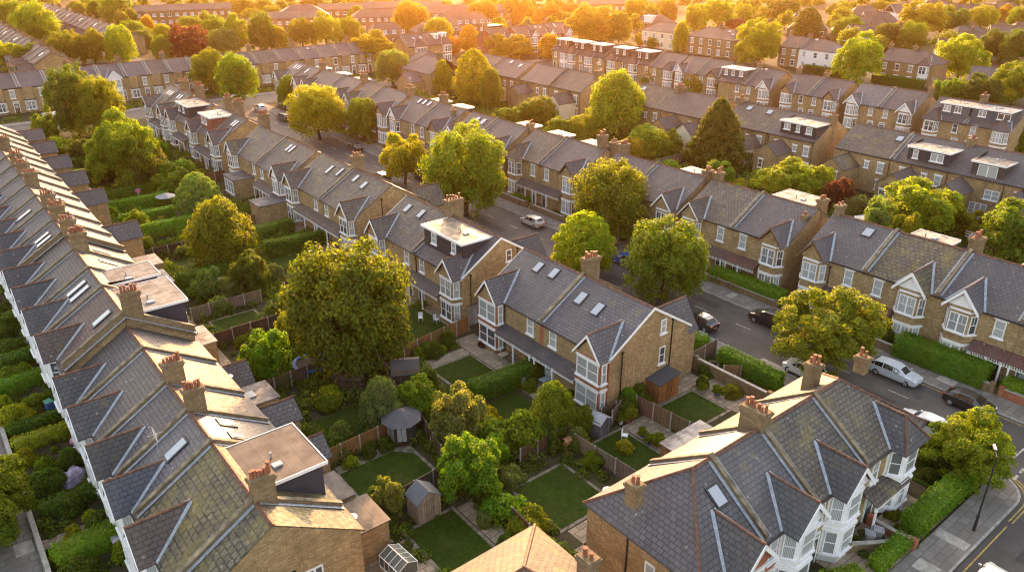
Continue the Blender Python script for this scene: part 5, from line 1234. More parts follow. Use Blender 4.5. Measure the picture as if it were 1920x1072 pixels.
house('rear_facing_house', 'pale roofed rear house touching the far side of the amber tree', (119, 196 - 8, 0), R(90), 9, 9, 5.6, 8.6, rc=(.18, .15, .145), hipR=3, hipL=3, group=GE)

# ------------------------------------------------------------------ next street: bays face us
GF = 'bay fronted houses of the second street'
def vf(*a, **k):
    xx = k.pop('x', 163)
    return villa(a[0], a[1], xx, 11, a[2], a[3], GF, noporch=True, **k)
vf(59.2, 66.8, -1, 'left half of the far wide grey dormer pair with a hipped slate bay', rc=(.115, .105, .115), bay=dict(hip=True), dormers=[dict(x=(-1.6, 3.7), side=-1, top=8.7, set=1.0, c=(.10, .105, .125), rc=(.42, .36, .28), wins=[(-.4, 1.3, 1.1), (1.6, 1.2, 1.1)])], chims=[(3.8, .4, 10.6, 1.3, 1.5, 4)], x=161)
vf(51.3, 59.2, 1, 'right half of the far wide grey dormer pair with a five light bay', rc=(.115, .105, .115), bay=dict(hip=True, lights=3), dormers=[dict(x=(-3.7, 3.0), side=-1, top=8.7, set=1.0, c=(.085, .09, .11), rc=(.46, .46, .48), wins=[(-1.8, 1.3, 1.1), (1.9, 2.2, 1.1)])], x=161)
vf(77, 84.2, -1, 'left of the far twin white gable houses with a blue grey roof', rc=(.155, .158, .18), bay=WG)
vf(69.8, 77, 1, 'right of the far twin white gable houses with a plum roof', rc=(.14, .115, .115), bay=WG, chims=[(3.4, .3, 10.2, .9, 1.3, 4)])
vf(93.2, 100, -1, 'left half of the far pair above the pale leafy tree with a tan gablet', rc=(.135, .11, .108), bay=dict(barge='ridge_clay'), chims=[(-3.2, .3, 10.3, 1., 1.3, 3)])
vf(86.2, 93.2, 1, 'right half of the far pair above the pale leafy tree with purple slates', rc=(.13, .112, .12), bay=dict(barge='ridge_clay'), chims=[(-3.2, .3, 10.3, 1., 1.3, 4)])
vf(110.2, 117.4, -1, 'far house with a grey three window dormer under a white flat roof', rc=(.12, .105, .11), nobay=True, dormers=[dict(x=(-3.5, 3.0), side=-1, top=8.7, set=.9, c=(.10, .10, .105), rc=(.62, .58, .5), wins=[(-2.3, .8, 1.2), (-.3, .8, 1.1), (2., 1., 1.1)])], chims=[(3.4, .4, 10.3, 1, 1.2, 3)])
vf(102.8, 110.2, 1, 'far house with dishes on its roof right of the three window dormer', rc=(.125, .105, .108), bay=WG, dish=[(-2, -1.5, 8.9), (-1, -1.2, 9.)])
vf(126.6, 133.4, -1, 'far house with a white timbered gable left of the small round tree', rc=(.16, .115, .105), bay=WG, x=166)
vf(119.8, 126.6, 1, 'far house with a tan gablet behind the dark rounded tree', rc=(.145, .112, .105), bay=dict(barge='ridge_clay'), x=166)
bx = [(176, 183, .62), (168.8, 175.6, .66), (160.6, 168.4, .44), (151.2, 159.2, .66), (142.8, 150.8, .42)]
bl = ['leftmost of the five far box dormer houses', 'second from the left of the five far box dormer houses', 'middle one of the five far box dormer houses', 'second from the right of the five far box dormer houses', 'rightmost of the five far box dormer houses']
for (a, c, w), t in zip(bx, bl):
    vf(a, c, -1 if a < 170 else 1, t, rc=(.13, .095, .085), x=167, bay=dict(hip=True, white=a > 170), dormers=[dict(x=(-2.7, 2.5), side=-1, top=8.9, set=1.2, c=(.09, .06, .05), rc=(w, w * .92, w * .8), wins=[(-1.5, .8, 1.3), (1.2, .8, 1.3)])])
vf(134.2, 142.2, 1, 'far house with a plain plum roof right of the box dormers', rc=(.15, .115, .108), x=166, bay=dict(hip=True))

# ------------------------------------------------------------------ cross terrace at the far end of the left gardens
GT = 'houses of the far cross terrace'
tb = [11, 17, 23, 28.9, 34.6, 40.6, 46.2, 51.8, 57, 62.7, 68.4, 74, 79.8, 86.6, 92.8, 98.6, 104.4, 109.8, 115.2, 120.6]
tl = ['cut by the left edge', 'first full one from the left edge', 'second from the left edge, beside a red potted stack', 'third from the left edge, with arched doorways', 'hidden behind the tall dark tree', 'with a white timbered front gable beside the tall dark tree', 'right of the white gable, with two white sash windows', 'with a white blotched roof', 'fourth right of the white gable, by a stack', 'half hidden by the left egg-shaped tree', 'behind the two egg-shaped trees', 'between the right egg-shaped tree and a stack', 'just right of the egg-shaped trees with two sash windows', 'second right of the egg-shaped trees, beside a wide stack', 'with a pale rooflight, above the far junction', 'fourth right of the egg-shaped trees', 'fifth right of the egg-shaped trees', 'second last before the yellow clumpy tree', 'last before the yellow clumpy tree']
for i, (a, c) in enumerate(zip(tb, tb[1:])):
    W = c - a
    k = dict(rc=[(.118, .105, .125), (.11, .10, .12), (.12, .11, .13), (.10, .108, .13)][i % 4], roof='slate_lichen' if i in (7, 12) else 'slate', parL=True, wins=[('f', -W * .24, 3.5, 1.15, 1.75, 1, 'lintel'), ('f', W * .24, 3.5, 1.0, 1.75, 1, 'lintel')],
             bays=[dict(x=-W * .22, w=2.3, d=.6, c=.4, low=1, lights=2)], doors=[(W * .28, (.1, .05, .04))], chims=[(-W / 2, .3, 10.2, 1.3, 1.1, 4)] if i in (2, 4, 6, 8, 12, 14, 17) else [])
    if i == 5: k['bays'] = [dict(x=0, w=3.2, d=.6, c=.3, white=True, panel=True, bargew=.35)]; k['wins'] = []
    if i == 14: k['lights'] = [(.8, -1, .8, .9, .9)]
    house('terraced_house', 'cross terrace house ' + tl[i], ((a + c) / 2, 216.5, 0), 0, W, 10, 5.9, 8.5, group=GT, **k)
house('terraced_house', 'left of the two skylight houses right of the cross terrace with two white rooflights', (133.2, 219, 0), 0, 8, 10, 6, 9.2, rc=(.15, .10, .09), group=GT, lights=[(-.3, -1, .6, 1, 1.2), (2.4, -1, .62, 1, 1.2)], bays=[dict(x=.4, w=4.6, d=.7, c=.4, hip=True, lights=3)], chims=[(-4, .2, 10.6, 1.2, 1.1, 4), (3.9, .2, 11, 1.6, 1.2, 5)], parL=True)
house('terraced_house', 'right of the two skylight houses right of the cross terrace with two small dormers', (141.4, 219, 0), 0, 8, 10, 6, 9.2, rc=(.155, .105, .09), group=GT, bays=[dict(x=2, w=3.2, d=.8, c=.4, hip=True, lights=3)], dormers=[dict(x=(-1.2, .4), side=-1, top=8.7, set=2.2, mat='white_paint', wins=[(-.4, .8, 1.)]), dict(x=(1.8, 3.4), side=-1, top=8.9, set=2.2, mat='white_paint', wins=[(2.6, .8, 1.)])])
for i, (x, t) in enumerate(((165.5, 'brown roofed house left of the red gabled houses'), (176, 'left of the red gabled houses glowing under the sun'), (184, 'middle of the red gabled houses with two skylights'), (192, 'right of the red gabled houses with a long skylight'))):
    house('terraced_house', t, (x, 217, 0), 0, 8, 10, 5.9, 9, rc=(.19, .10, .07), wall='red_brick', parL=True, group='red gabled houses under the sun', bays=[dict(x=2.2, w=3, d=.9, c=.4, panel=True)], wins=[('f', -2, 3.4, 1.6, 1.7, 2)], lights=[[], [], [(-2, -1, .75, 1, 1.2), (0, -1, .7, .8, 1.2)], [(-1, -1, .75, .9, 2.)]][i], chims=[(-4, .3, 10.8, 1.4, 1.2, 4)], dormers=[dict(x=(-2, 3), side=1, top=9.6, rc=(.7, .66, .6))] if i == 0 else [])

# ------------------------------------------------------------------ hipped villas and bungalows beyond the second street
GG = 'detached and paired houses beyond the second street'
def hv(x, y, W, D, he, hr, rot, label, rc=(.135, .10, .088), hl=4., hr_=4., wall='stock_brick', wc=(.9, .85, .8), wins=True, **k):
    ws = []
    if wins:
        n = max(2, int(W / 3.4))
        for i in range(n):
            u = -W / 2 + W * (i + .5) / n
            ws.append(('f', u, he - 2.35, 1.15, 1.6, 1, 'lintel'))
            if he > 4.5: ws.append(('f', u, .7, 1.2, 1.6, 1, 'lintel'))
    k.setdefault('chims', [(W * .1, .2, hr + 1.2, 1.3, .9, 3)])
    return house(k.pop('name', 'hipped_house'), label, (x, y, 0), R(rot), W, D, he, hr, 'slate', rc, wall, wc, group=GG, hipL=hl, hipR=hr_, wins=ws, gutter=False, **k)
hv(226.5, 170, 19, 11, 6, 8.8, -90, 'brown hipped paired house left of the golden tree', chims=[(0, .1, 10.2, 1.5, 1.2, 4)], lights=[(4.5, -1, .75, .9, .9), (7, -1, .5, .9, .9)])
hv(226.5, 140, 7, 10, 6, 8.8, -90, 'brown brick house joined to the white one', hl=0., hr_=0., parR=True, chims=[(3.5, .2, 10, 1.1, 1.2, 4)])
hv(226.5, 130.8, 11.4, 10, 6, 8.6, -90, 'white rendered house with a dark hipped roof', wall='white_paint', rc=(.105, .088, .095), hl=.0, hr_=5, lights=[(-3, -1, .9, 1, .9)], chims=[])
hv(224, 102.4, 14.5, 10, 6, 8.8, -90, 'brown brick pair with white quoined windows and a white corner bay', hl=0., hr_=4, bays=[dict(x=5.4, w=2.8, d=.8, c=.4, white=True, hip=True)], chims=[(-.2, .1, 10, 1.3, 1.4, 4), (-7, 0, 10, 1, 1.2, 3)], rc=(.13, .095, .092))
hv(227, 194, 16, 10, 6, 8.6, -90, 'cream fronted hipped house right of the huge yellow tree', wall='cream_render', chims=[])
hv(222, 81, 10, 9, 4.2, 7, -70, 'low grey slate house with one blue rooflight at the right', rc=(.12, .12, .14), hl=0, hr_=0, lights=[(2.5, -1, .6, 1., 1.3)], chims=[(3, 1, 8, .6, .6, 1)], wins=False)
for x, y, W, D, rot, t, c in ((262, 232, 16, 11, -80, 'pale hipped bungalow with a white dormer', 0), (296, 180, 15, 12, -60, 'dark hipped roof left of the dark oval tree', 0), (303, 166, 13, 11, -60, 'hipped roof behind the dark oval tree', 0), (292, 153, 14, 11, -40, 'hipped roof above the white house', 1), (300, 146, 12, 10, -70, 'hipped roof with three skylights left of the twin yellow trees', 2),
    (324, 168, 14, 11, -50, 'white gabled roof at the top right', 1), (345, 176, 14, 11, -50, 'brown roof with a white verge near the top right', 1), (368, 196, 15, 11, -45, 'brown roof in front of the far right top trees', 0), (395, 190, 16, 11, -30, 'roof touching the top edge right of the far gables', 1), (318, 128, 15, 11, -35, 'hipped roof right of the shaded yellow tree', 0), (332, 118, 15, 12, -60, 'brown hipped roof at the right with a white gable', 1),
    (300, 120, 14, 10, -30, 'long low roof behind the orange-topped tree', 0), (335, 104, 15, 11, -60, 'hipped roof at the right edge below the small trees', 0), (275, 112, 13, 9, -60, 'low roof with a pale glass front behind the orange-topped tree', 1), (420, 172, 26, 9, -55, 'long far roof near the top right corner', 3), (440, 196, 16, 10, -45, 'far roof at the very top right', 0), (452, 168, 15, 10, -40, 'farthest roof at the top right corner', 0), (318, 196, 14, 10, -50, 'roof half hidden by the shaded large tree', 0), (380, 172, 15, 11, -35, 'hipped roof between the tallest yellow tree and the corner', 0), (348, 120, 14, 10, -45, 'roof beyond the right edge trees', 0), (362, 152, 14, 10, -50, 'roof behind the tallest yellow tree', 0)):
    o = hv(x, y, W, D, 3.4, 7., rot, t, rc=(.135 * random.uniform(.85, 1.15), .10, .085), hl=0 if c == 1 else 4, hr_=0 if c == 3 else 4, name='bungalow', wall='white_paint' if c == 1 else 'stock_brick', chims=[(1, .2, 8.2, .9, .7, 2)], lights=[(-2, -1, .6, 1, 1.6), (-.3, -1, .6, 1, 1.6), (1.2, -1, .6, 1, 1.6)] if c == 2 else [], gableL=c == 1, dormers=[dict(x=(-2, 2), side=-1, top=6.4, mat='white_paint', rc=(.6, .56, .5))] if t.startswith('pale') else [])

# ------------------------------------------------------------------ far rooftops at the top left and top middle
GH = 'far terrace roofs at the top left'
names = ['nearest', 'second', 'third', 'fourth', 'fifth', 'sixth', 'seventh', 'eighth', 'ninth', 'tenth', 'eleventh', 'twelfth', 'thirteenth', 'fourteenth', 'fifteenth', 'sixteenth', 'seventeenth', 'eighteenth', 'nineteenth', 'twentieth']
for i in range(13):
    house('terraced_house', names[i] + ' house of the lower far roof row at the left edge', (37.8, 258 + 7.5 * i, 0), R(90), 7.5, 10, 5, 8, rc=(.135 * random.uniform(.8, 1.2), .105, .095), parL=True, group=GH, gutter=False, wins=[('b', -2, 3, 1, 1.4), ('b', 1.6, 3, 1, 1.4)], outs=[dict(x=(-3, .2), l=4, e=3.5, r=5)], lights=[(1.5, 1, .6, 1, 1.6)] if i % 3 == 0 else [], chims=[(-3.7, 0, 9.4, 1, 1, 3)] if i % 2 == 0 else [])
for i in range(18):
    house('terraced_house', names[i] + ' house of the upper far roof row at the top left', (68, 300 + 8 * i, 0), R(90), 8, 10, 5.2, 8.2, rc=(.16 * random.uniform(.8, 1.2), .09, .075), parL=True, group=GH, gutter=False, wins=[('b', -2, 3, 1, 1.4), ('b', 1.6, 3, 1, 1.4)], outs=[dict(x=(-3, .2), l=4, e=3.5, r=5, mat='cream_render' if i % 3 == 0 else 'stock_brick')], lights=[(1.5, 1, .6, 1, 1.6)] if i % 3 == 1 else [], chims=[(-3.7, 0, 9.4, 1, 1, 3)] if i % 2 == 0 else [])
GK = 'far brick blocks of flats'
def block(x, y, W, D, rot, label, he=6.4, hr=8.6, hl=0., hr_=0., rc=(.17, .115, .09)):
    ws = []
    n = int(W / 3.2)
    for i in range(n):
        u = -W / 2 + W * (i + .5) / n
        for z in (.9, 3.9): ws.append(('f', u, z, 1.5, 1.3, 2, 'fixed'))
    house('apartment_block', label, (x, y, 0), R(rot), W, D, he, hr, 'slate', rc, 'stock_brick', (.80, .62, .52), cat='apartment building', group=GK, wins=ws, hipL=hl, hipR=hr_, gutter=False, ridge=None, gableL=not hl, gableR=not hr_, barge=None)
block(115, 388, 42, 10, -14, 'long brick block of flats at the top left'); block(138, 322, 26, 10, -20, 'shorter brick wing right of the dark beech'); block(147, 330, 22, 14, -20, 'far hipped brick block right of the wing', 6.4, 10.5, 7, 7)
block(170, 312, 16, 10, -25, 'left of two far roofs split by a white verge', 5.6, 8.4, 4, 0); block(184, 306, 18, 10, -25, 'right of two far roofs split by a white verge', 5.6, 8.4, 0, 4)
block(152, 268, 14, 9, -10, 'low far roof with three timbered gablets', 3.6, 7.5, 3, 3); block(204, 338, 34, 11, -28, 'long far block touching the top edge left of the sun'); block(214, 302, 40, 11, -28, 'long far block glowing just left of the sun', 6, 8.8); block(196, 282, 26, 12, -20, 'low glowing roof below the long block under the sun', 3.6, 7.6, 4, 4); block(172, 262, 20, 11, -10, 'low far roof behind the cone-shaped tree', 4, 7.5, 4, 4)
block(290, 290, 26, 11, -30, 'far brick block above the huge yellow tree'); block(178, 345, 30, 10, -22, 'far brick block behind the bungalow roofs')

# ------------------------------------------------------------------ near terrace along the cross street (bottom right)
GB = 'houses of the near cross street terrace'
def rowB(xa, xb, label, bpos, **k):
    W = xb - xa; xc = (xa + xb) / 2
    d = dict(rc=(.098, .102, .122), bays=[{**dict(x=bpos - xc, w=3.0, d=1.0, c=.7, white=True, rise=1.7, lights=1, style='sash', bargew=.3), **k.pop('bay', {})}], ridge='ridge_clay')
    d.update(k); return house('terraced_house', label, (xc, 22.3, 0), 0, W, 8.8, 5.9, 9.1, group=GB, **d)
rowB(27.3, 33.2, 'hip ended red fronted house at the near corner with one rooflight in dark slates', 31.0, wall='stock_brick', hipL=4.2, lights=[(1.6, -1, .62, .85, 1.2)], chims=[(-2.3, 1.3, 9.2, .8, .9, 2)], wins=[('l', -.9, 3.2, .75, 1.6, 1), ('f', -1.6, 3.5, .9, 1.7)], pipes=[('l', .9, 0, 5.7), ('l', -2.4, 0, 5.7)], bay=dict(mat='red_brick', white=False, rc=(.09, .09, .1)))
rowB(33.2, 38.3, 'red brick house with smooth dark slates and glaring rear slope', 36.4, roof='slate_smooth', wall='red_brick', parL=True, wins=[('f', -1.5, 3.5, .9, 1.7, 1, 'lintel')], doors=[(-1.6, (.2, .03, .03))], bay=dict(rc=(.07, .08, .095)))
rowB(38.3, 44.4, 'house with a lichen speckled roof and six pot stack in the near terrace', 41.7, parL=True, roof='slate_lichen', rc=(.10, .10, .108), chims=[(-3.05, .5, 10.5, 1.0, 2.0, 6)], wins=[('f', -2, 3.5, .9, 1.7, 1, 'lintel')], doors=[(-2.1, (.04, .05, .05))], bay=dict(rc=(.07, .078, .09), roof='slate'), exts=[dict(b=(-2.6, 2, 4.4, 8.2, 2.8), rc=(.36, .34, .32), mat='wood_brown')])
rowB(44.4, 52.4, 'corner house with a brown mossy hipped roof and a hipped white bay', 49.2, parL=True, hipR=4.8, roof='slate_lichen', rc=(.115, .112, .105), chims=[(-1.6, 1.6, 10.2, .9, 1.1, 3), (3.2, .4, 9.6, .8, 1.0, 2)], wins=[('f', -2.2, 3.5, .9, 1.7, 1, 'lintel'), ('r', 1, 3.5, .9, 1.6)], bay=dict(hip=True, rc=(.075, .08, .095), roof='slate'), doors=[(-2, (.05, .06, .07))], porch=dict(x=(-3.6, 1.2), posts=[-3.3, .8], rc=(.1, .09, .085)))
house('terraced_house', 'warm lit hip roof corner with a small stack at the bottom centre', (17.6, 22.2, 0), 0, 11.2, 9.6, 6.0, 9.4, rc=(.17, .125, .085), hipR=4.8, group=GB, chims=[(3.9, -1.4, 9.6, .85, 1.0, 2)], roof='slate_lichen', wins=[('r', 0, 3.2, .9, 1.5)])
# ------------------------------------------------------------------ trees
GRP = {'st': 'street trees along the main road', 'ga': 'garden trees', 'fa': 'far trees behind the rooftops'}
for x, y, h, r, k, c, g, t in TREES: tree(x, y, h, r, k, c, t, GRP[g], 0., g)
# woodland between and beyond the farthest rooftops: a mass nobody could count
def wood():
    global RNG
    RNG = np.random.default_rng(99); P = []; Q = []; Z = []
    blocks = [(o.location.x, o.location.y, 13 if o['category'] == 'house' else 19) for o in COL.objects if o.get('category') in ('house', 'apartment building') and o.location.length > 240]
    trs = [(o.location.x, o.location.y) for o in COL.objects if o.get('category') == 'tree' and o.location.length > 200]
    spots = []; tries = 0
    while len(spots) < 640 and tries < 16000:
        tries += 1
        d = RNG.uniform(300, 800) if len(spots) < 430 else RNG.uniform(500, 850); a = R(51.5) + RNG.uniform(-.66, .66)
        x, y = d * math.cos(a), d * math.sin(a)
        if x < 175 and y < 232: continue
        if any(math.hypot(x - q[0], y - q[1]) < q[2] for q in blocks): continue
        if any(math.hypot(x - q[0], y - q[1]) < 7 for q in trs) or any(math.hypot(x - q[0], y - q[1]) < 5.8 for q in spots): continue
        spots.append((x, y)); far = d > 560
        r = RNG.uniform(3.2, 6); h = RNG.uniform(5, 9.5) if d < 560 else RNG.uniform(7, 13)
        for j in range(5 if far else 11):
            dd = rdir(1)[0]; dd[2] = abs(dd[2])
            p, q, z = blob((x + dd[0] * r * .6, y + dd[1] * r * .6, h * (.25 + .4 * dd[2])), (r * .5, r * .5, h * .38), 60 if far else 150, .62 if far else .36); P.append(p); Q.append(q); Z.append(z)
    o = link('woodland', leaf_mesh('woodland', np.concatenate(P), np.concatenate(Q), np.concatenate(Z)), None, (.105, .125, .018)); o['kind'] = 'stuff'; tag(o, 'woodland between and beyond the farthest rooftops', 'woodland')
wood()
# ------------------------------------------------------------------ hedges
GHG = 'clipped garden hedges'
H = [(33.4, 47.6, 41.0, 47.3, 1.5, 1.9, 'big dark clipped hedge dividing the gardens of the nearest pair', (.045, .085, .012)),
     (71.9, 51.2, 71.9, 41.6, 1.9, 1.75, 'long clipped hedge in front of the purple slate pair', (.065, .125, .014)),
     (56.4, 38.2, 56.4, 31.6, 1.4, 1.7, 'clipped hedge on the near pavement behind the golden street tree', (.06, .115, .014)),
     (56.0, 41.6, 56.2, 39.9, 1.3, 1.9, 'small cube hedge at the near front garden corner', (.065, .12, .016)),
     (71.6, 28.4, 71.8, 20.2, 2.2, 2.2, 'big ragged hedge below the white timbered gables', (.055, .11, .014)),
     (72.0, 18.8, 72.0, 11, 1.7, 1.6, 'bright hedge on the low red wall at the right edge', (.075, .13, .016)),
     (47.4, 15.2, 55.6, 15.1, 1.5, 1.5, 'tall clipped hedge along the corner pavement', (.06, .115, .014)),
     (56.7, 16.6, 56.6, 23.4, 1.3, 1.7, 'dark hedge beside the corner lawn behind the parked white car', (.035, .06, .012)),
     (32.6, 92.2, 40.4, 91.4, 1.4, 1.8, 'garden hedge in front of the third pair', (.055, .10, .014)),
     (20.4, 108.6, 28.6, 108.0, 1.3, 2.0, 'long straight hedge with a sunlit top in the middle gardens', (.07, .13, .016)),
     (20.6, 115.6, 28.0, 115.4, 1.2, 1.6, 'second hedge above the long straight one', (.06, .12, .016)), (20.5, 122.2, 29.4, 122.4, 1.3, 1.8, 'hedge beside the grey garden parasol', (.06, .12, .016)),
     (20.8, 128.4, 29.6, 129.2, 1.3, 1.7, 'shaded hedge behind the pink garden ornament', (.05, .09, .014)), (20, 143.4, 29.4, 144, 1.4, 1.9, 'upper long dark hedge under the largest garden tree', (.045, .09, .014)), (20, 151.6, 29.6, 152.2, 1.4, 2.0, 'farthest dark hedge by the largest garden tree', (.05, .10, .014)),
     (20.6, 88.4, 29.4, 89.6, 1.8, 1.7, 'rounded dark hedge left of the weeping yellow tree', (.05, .095, .014)), (31, 80.8, 39, 80.4, 1.6, 1.6, 'leafy pale hedge below the dome-shaped dull tree', (.075, .11, .03)),
     (26.2, 66.2, 31.6, 67.4, 1.2, 2.0, 'wavy cloud hedge on the pale fence behind the big maple', (.075, .13, .02)),
     (.2, 67.0, 4.4, 67.2, .8, 1.1, 'upper thin front hedge of the left terrace', (.05, .09, .014)), (.2, 64.4, 4.6, 64.6, .9, 1.2, 'yellow-topped front hedge of the left terrace', (.12, .14, .018)),
     (.4, 48.6, 4.8, 49.0, 1.6, 1.4, 'broad rounded front hedge near the bottom of the left terrace', (.075, .13, .016)), (.4, 79.8, 4.4, 80.4, 1.6, 1.3, 'front hedge of the left terrace near the left edge', (.05, .095, .014)), (.3, 75.2, 4.4, 75.6, 1.2, 1.2, 'large leafy front hedge by the left edge', (.06, .12, .014)), (.6, 90.2, 4.4, 90.8, 1.4, 1.3, 'front hedge touching the left edge above the large leafy one', (.055, .10, .014)),
     (.6, 54.6, 4.2, 54.8, 1.0, 1.1, 'low dark front hedge below the lilac sheet', (.045, .08, .014)), (38.2, 16.2, 40.8, 15.2, 1.1, 1.0, 'yellow-green hedge at the bottom edge before the red brick house', (.085, .13, .016)), (42.2, 14.9, 46.0, 14.9, 1.0, 1.0, 'leafy hedge beside the driveway bins', (.07, .13, .016)),
     (159.5, 112, 155, 100, 2, 2., 'long far hedge below the white house', (.05, .08, .014)), (217, 131, 217, 118, 2.2, 2.2, 'far dark hedge in front of the white house', (.04, .07, .014)), (216.5, 109, 216, 95, 2.6, 2.4, 'far bushy hedge before the brown pair', (.055, .09, .016)), (72, 108, 72.2, 96, 1.4, 1.4, 'garden hedge behind the open yellow street tree', (.05, .09, .014)), (72.2, 90.5, 72.2, 86.4, 1.2, 1.1, 'low planted front hedge opposite the silver car', (.055, .1, .014)), (31.2, 98.6, 39.4, 99.4, 1.5, 1.6, 'lumpy hedge beside the flat garden room', (.06, .10, .02))]
for x0, y0, x1, y1, w, h, t, c in H: hedge(x0, y0, x1, y1, w, h, c, t, GHG)
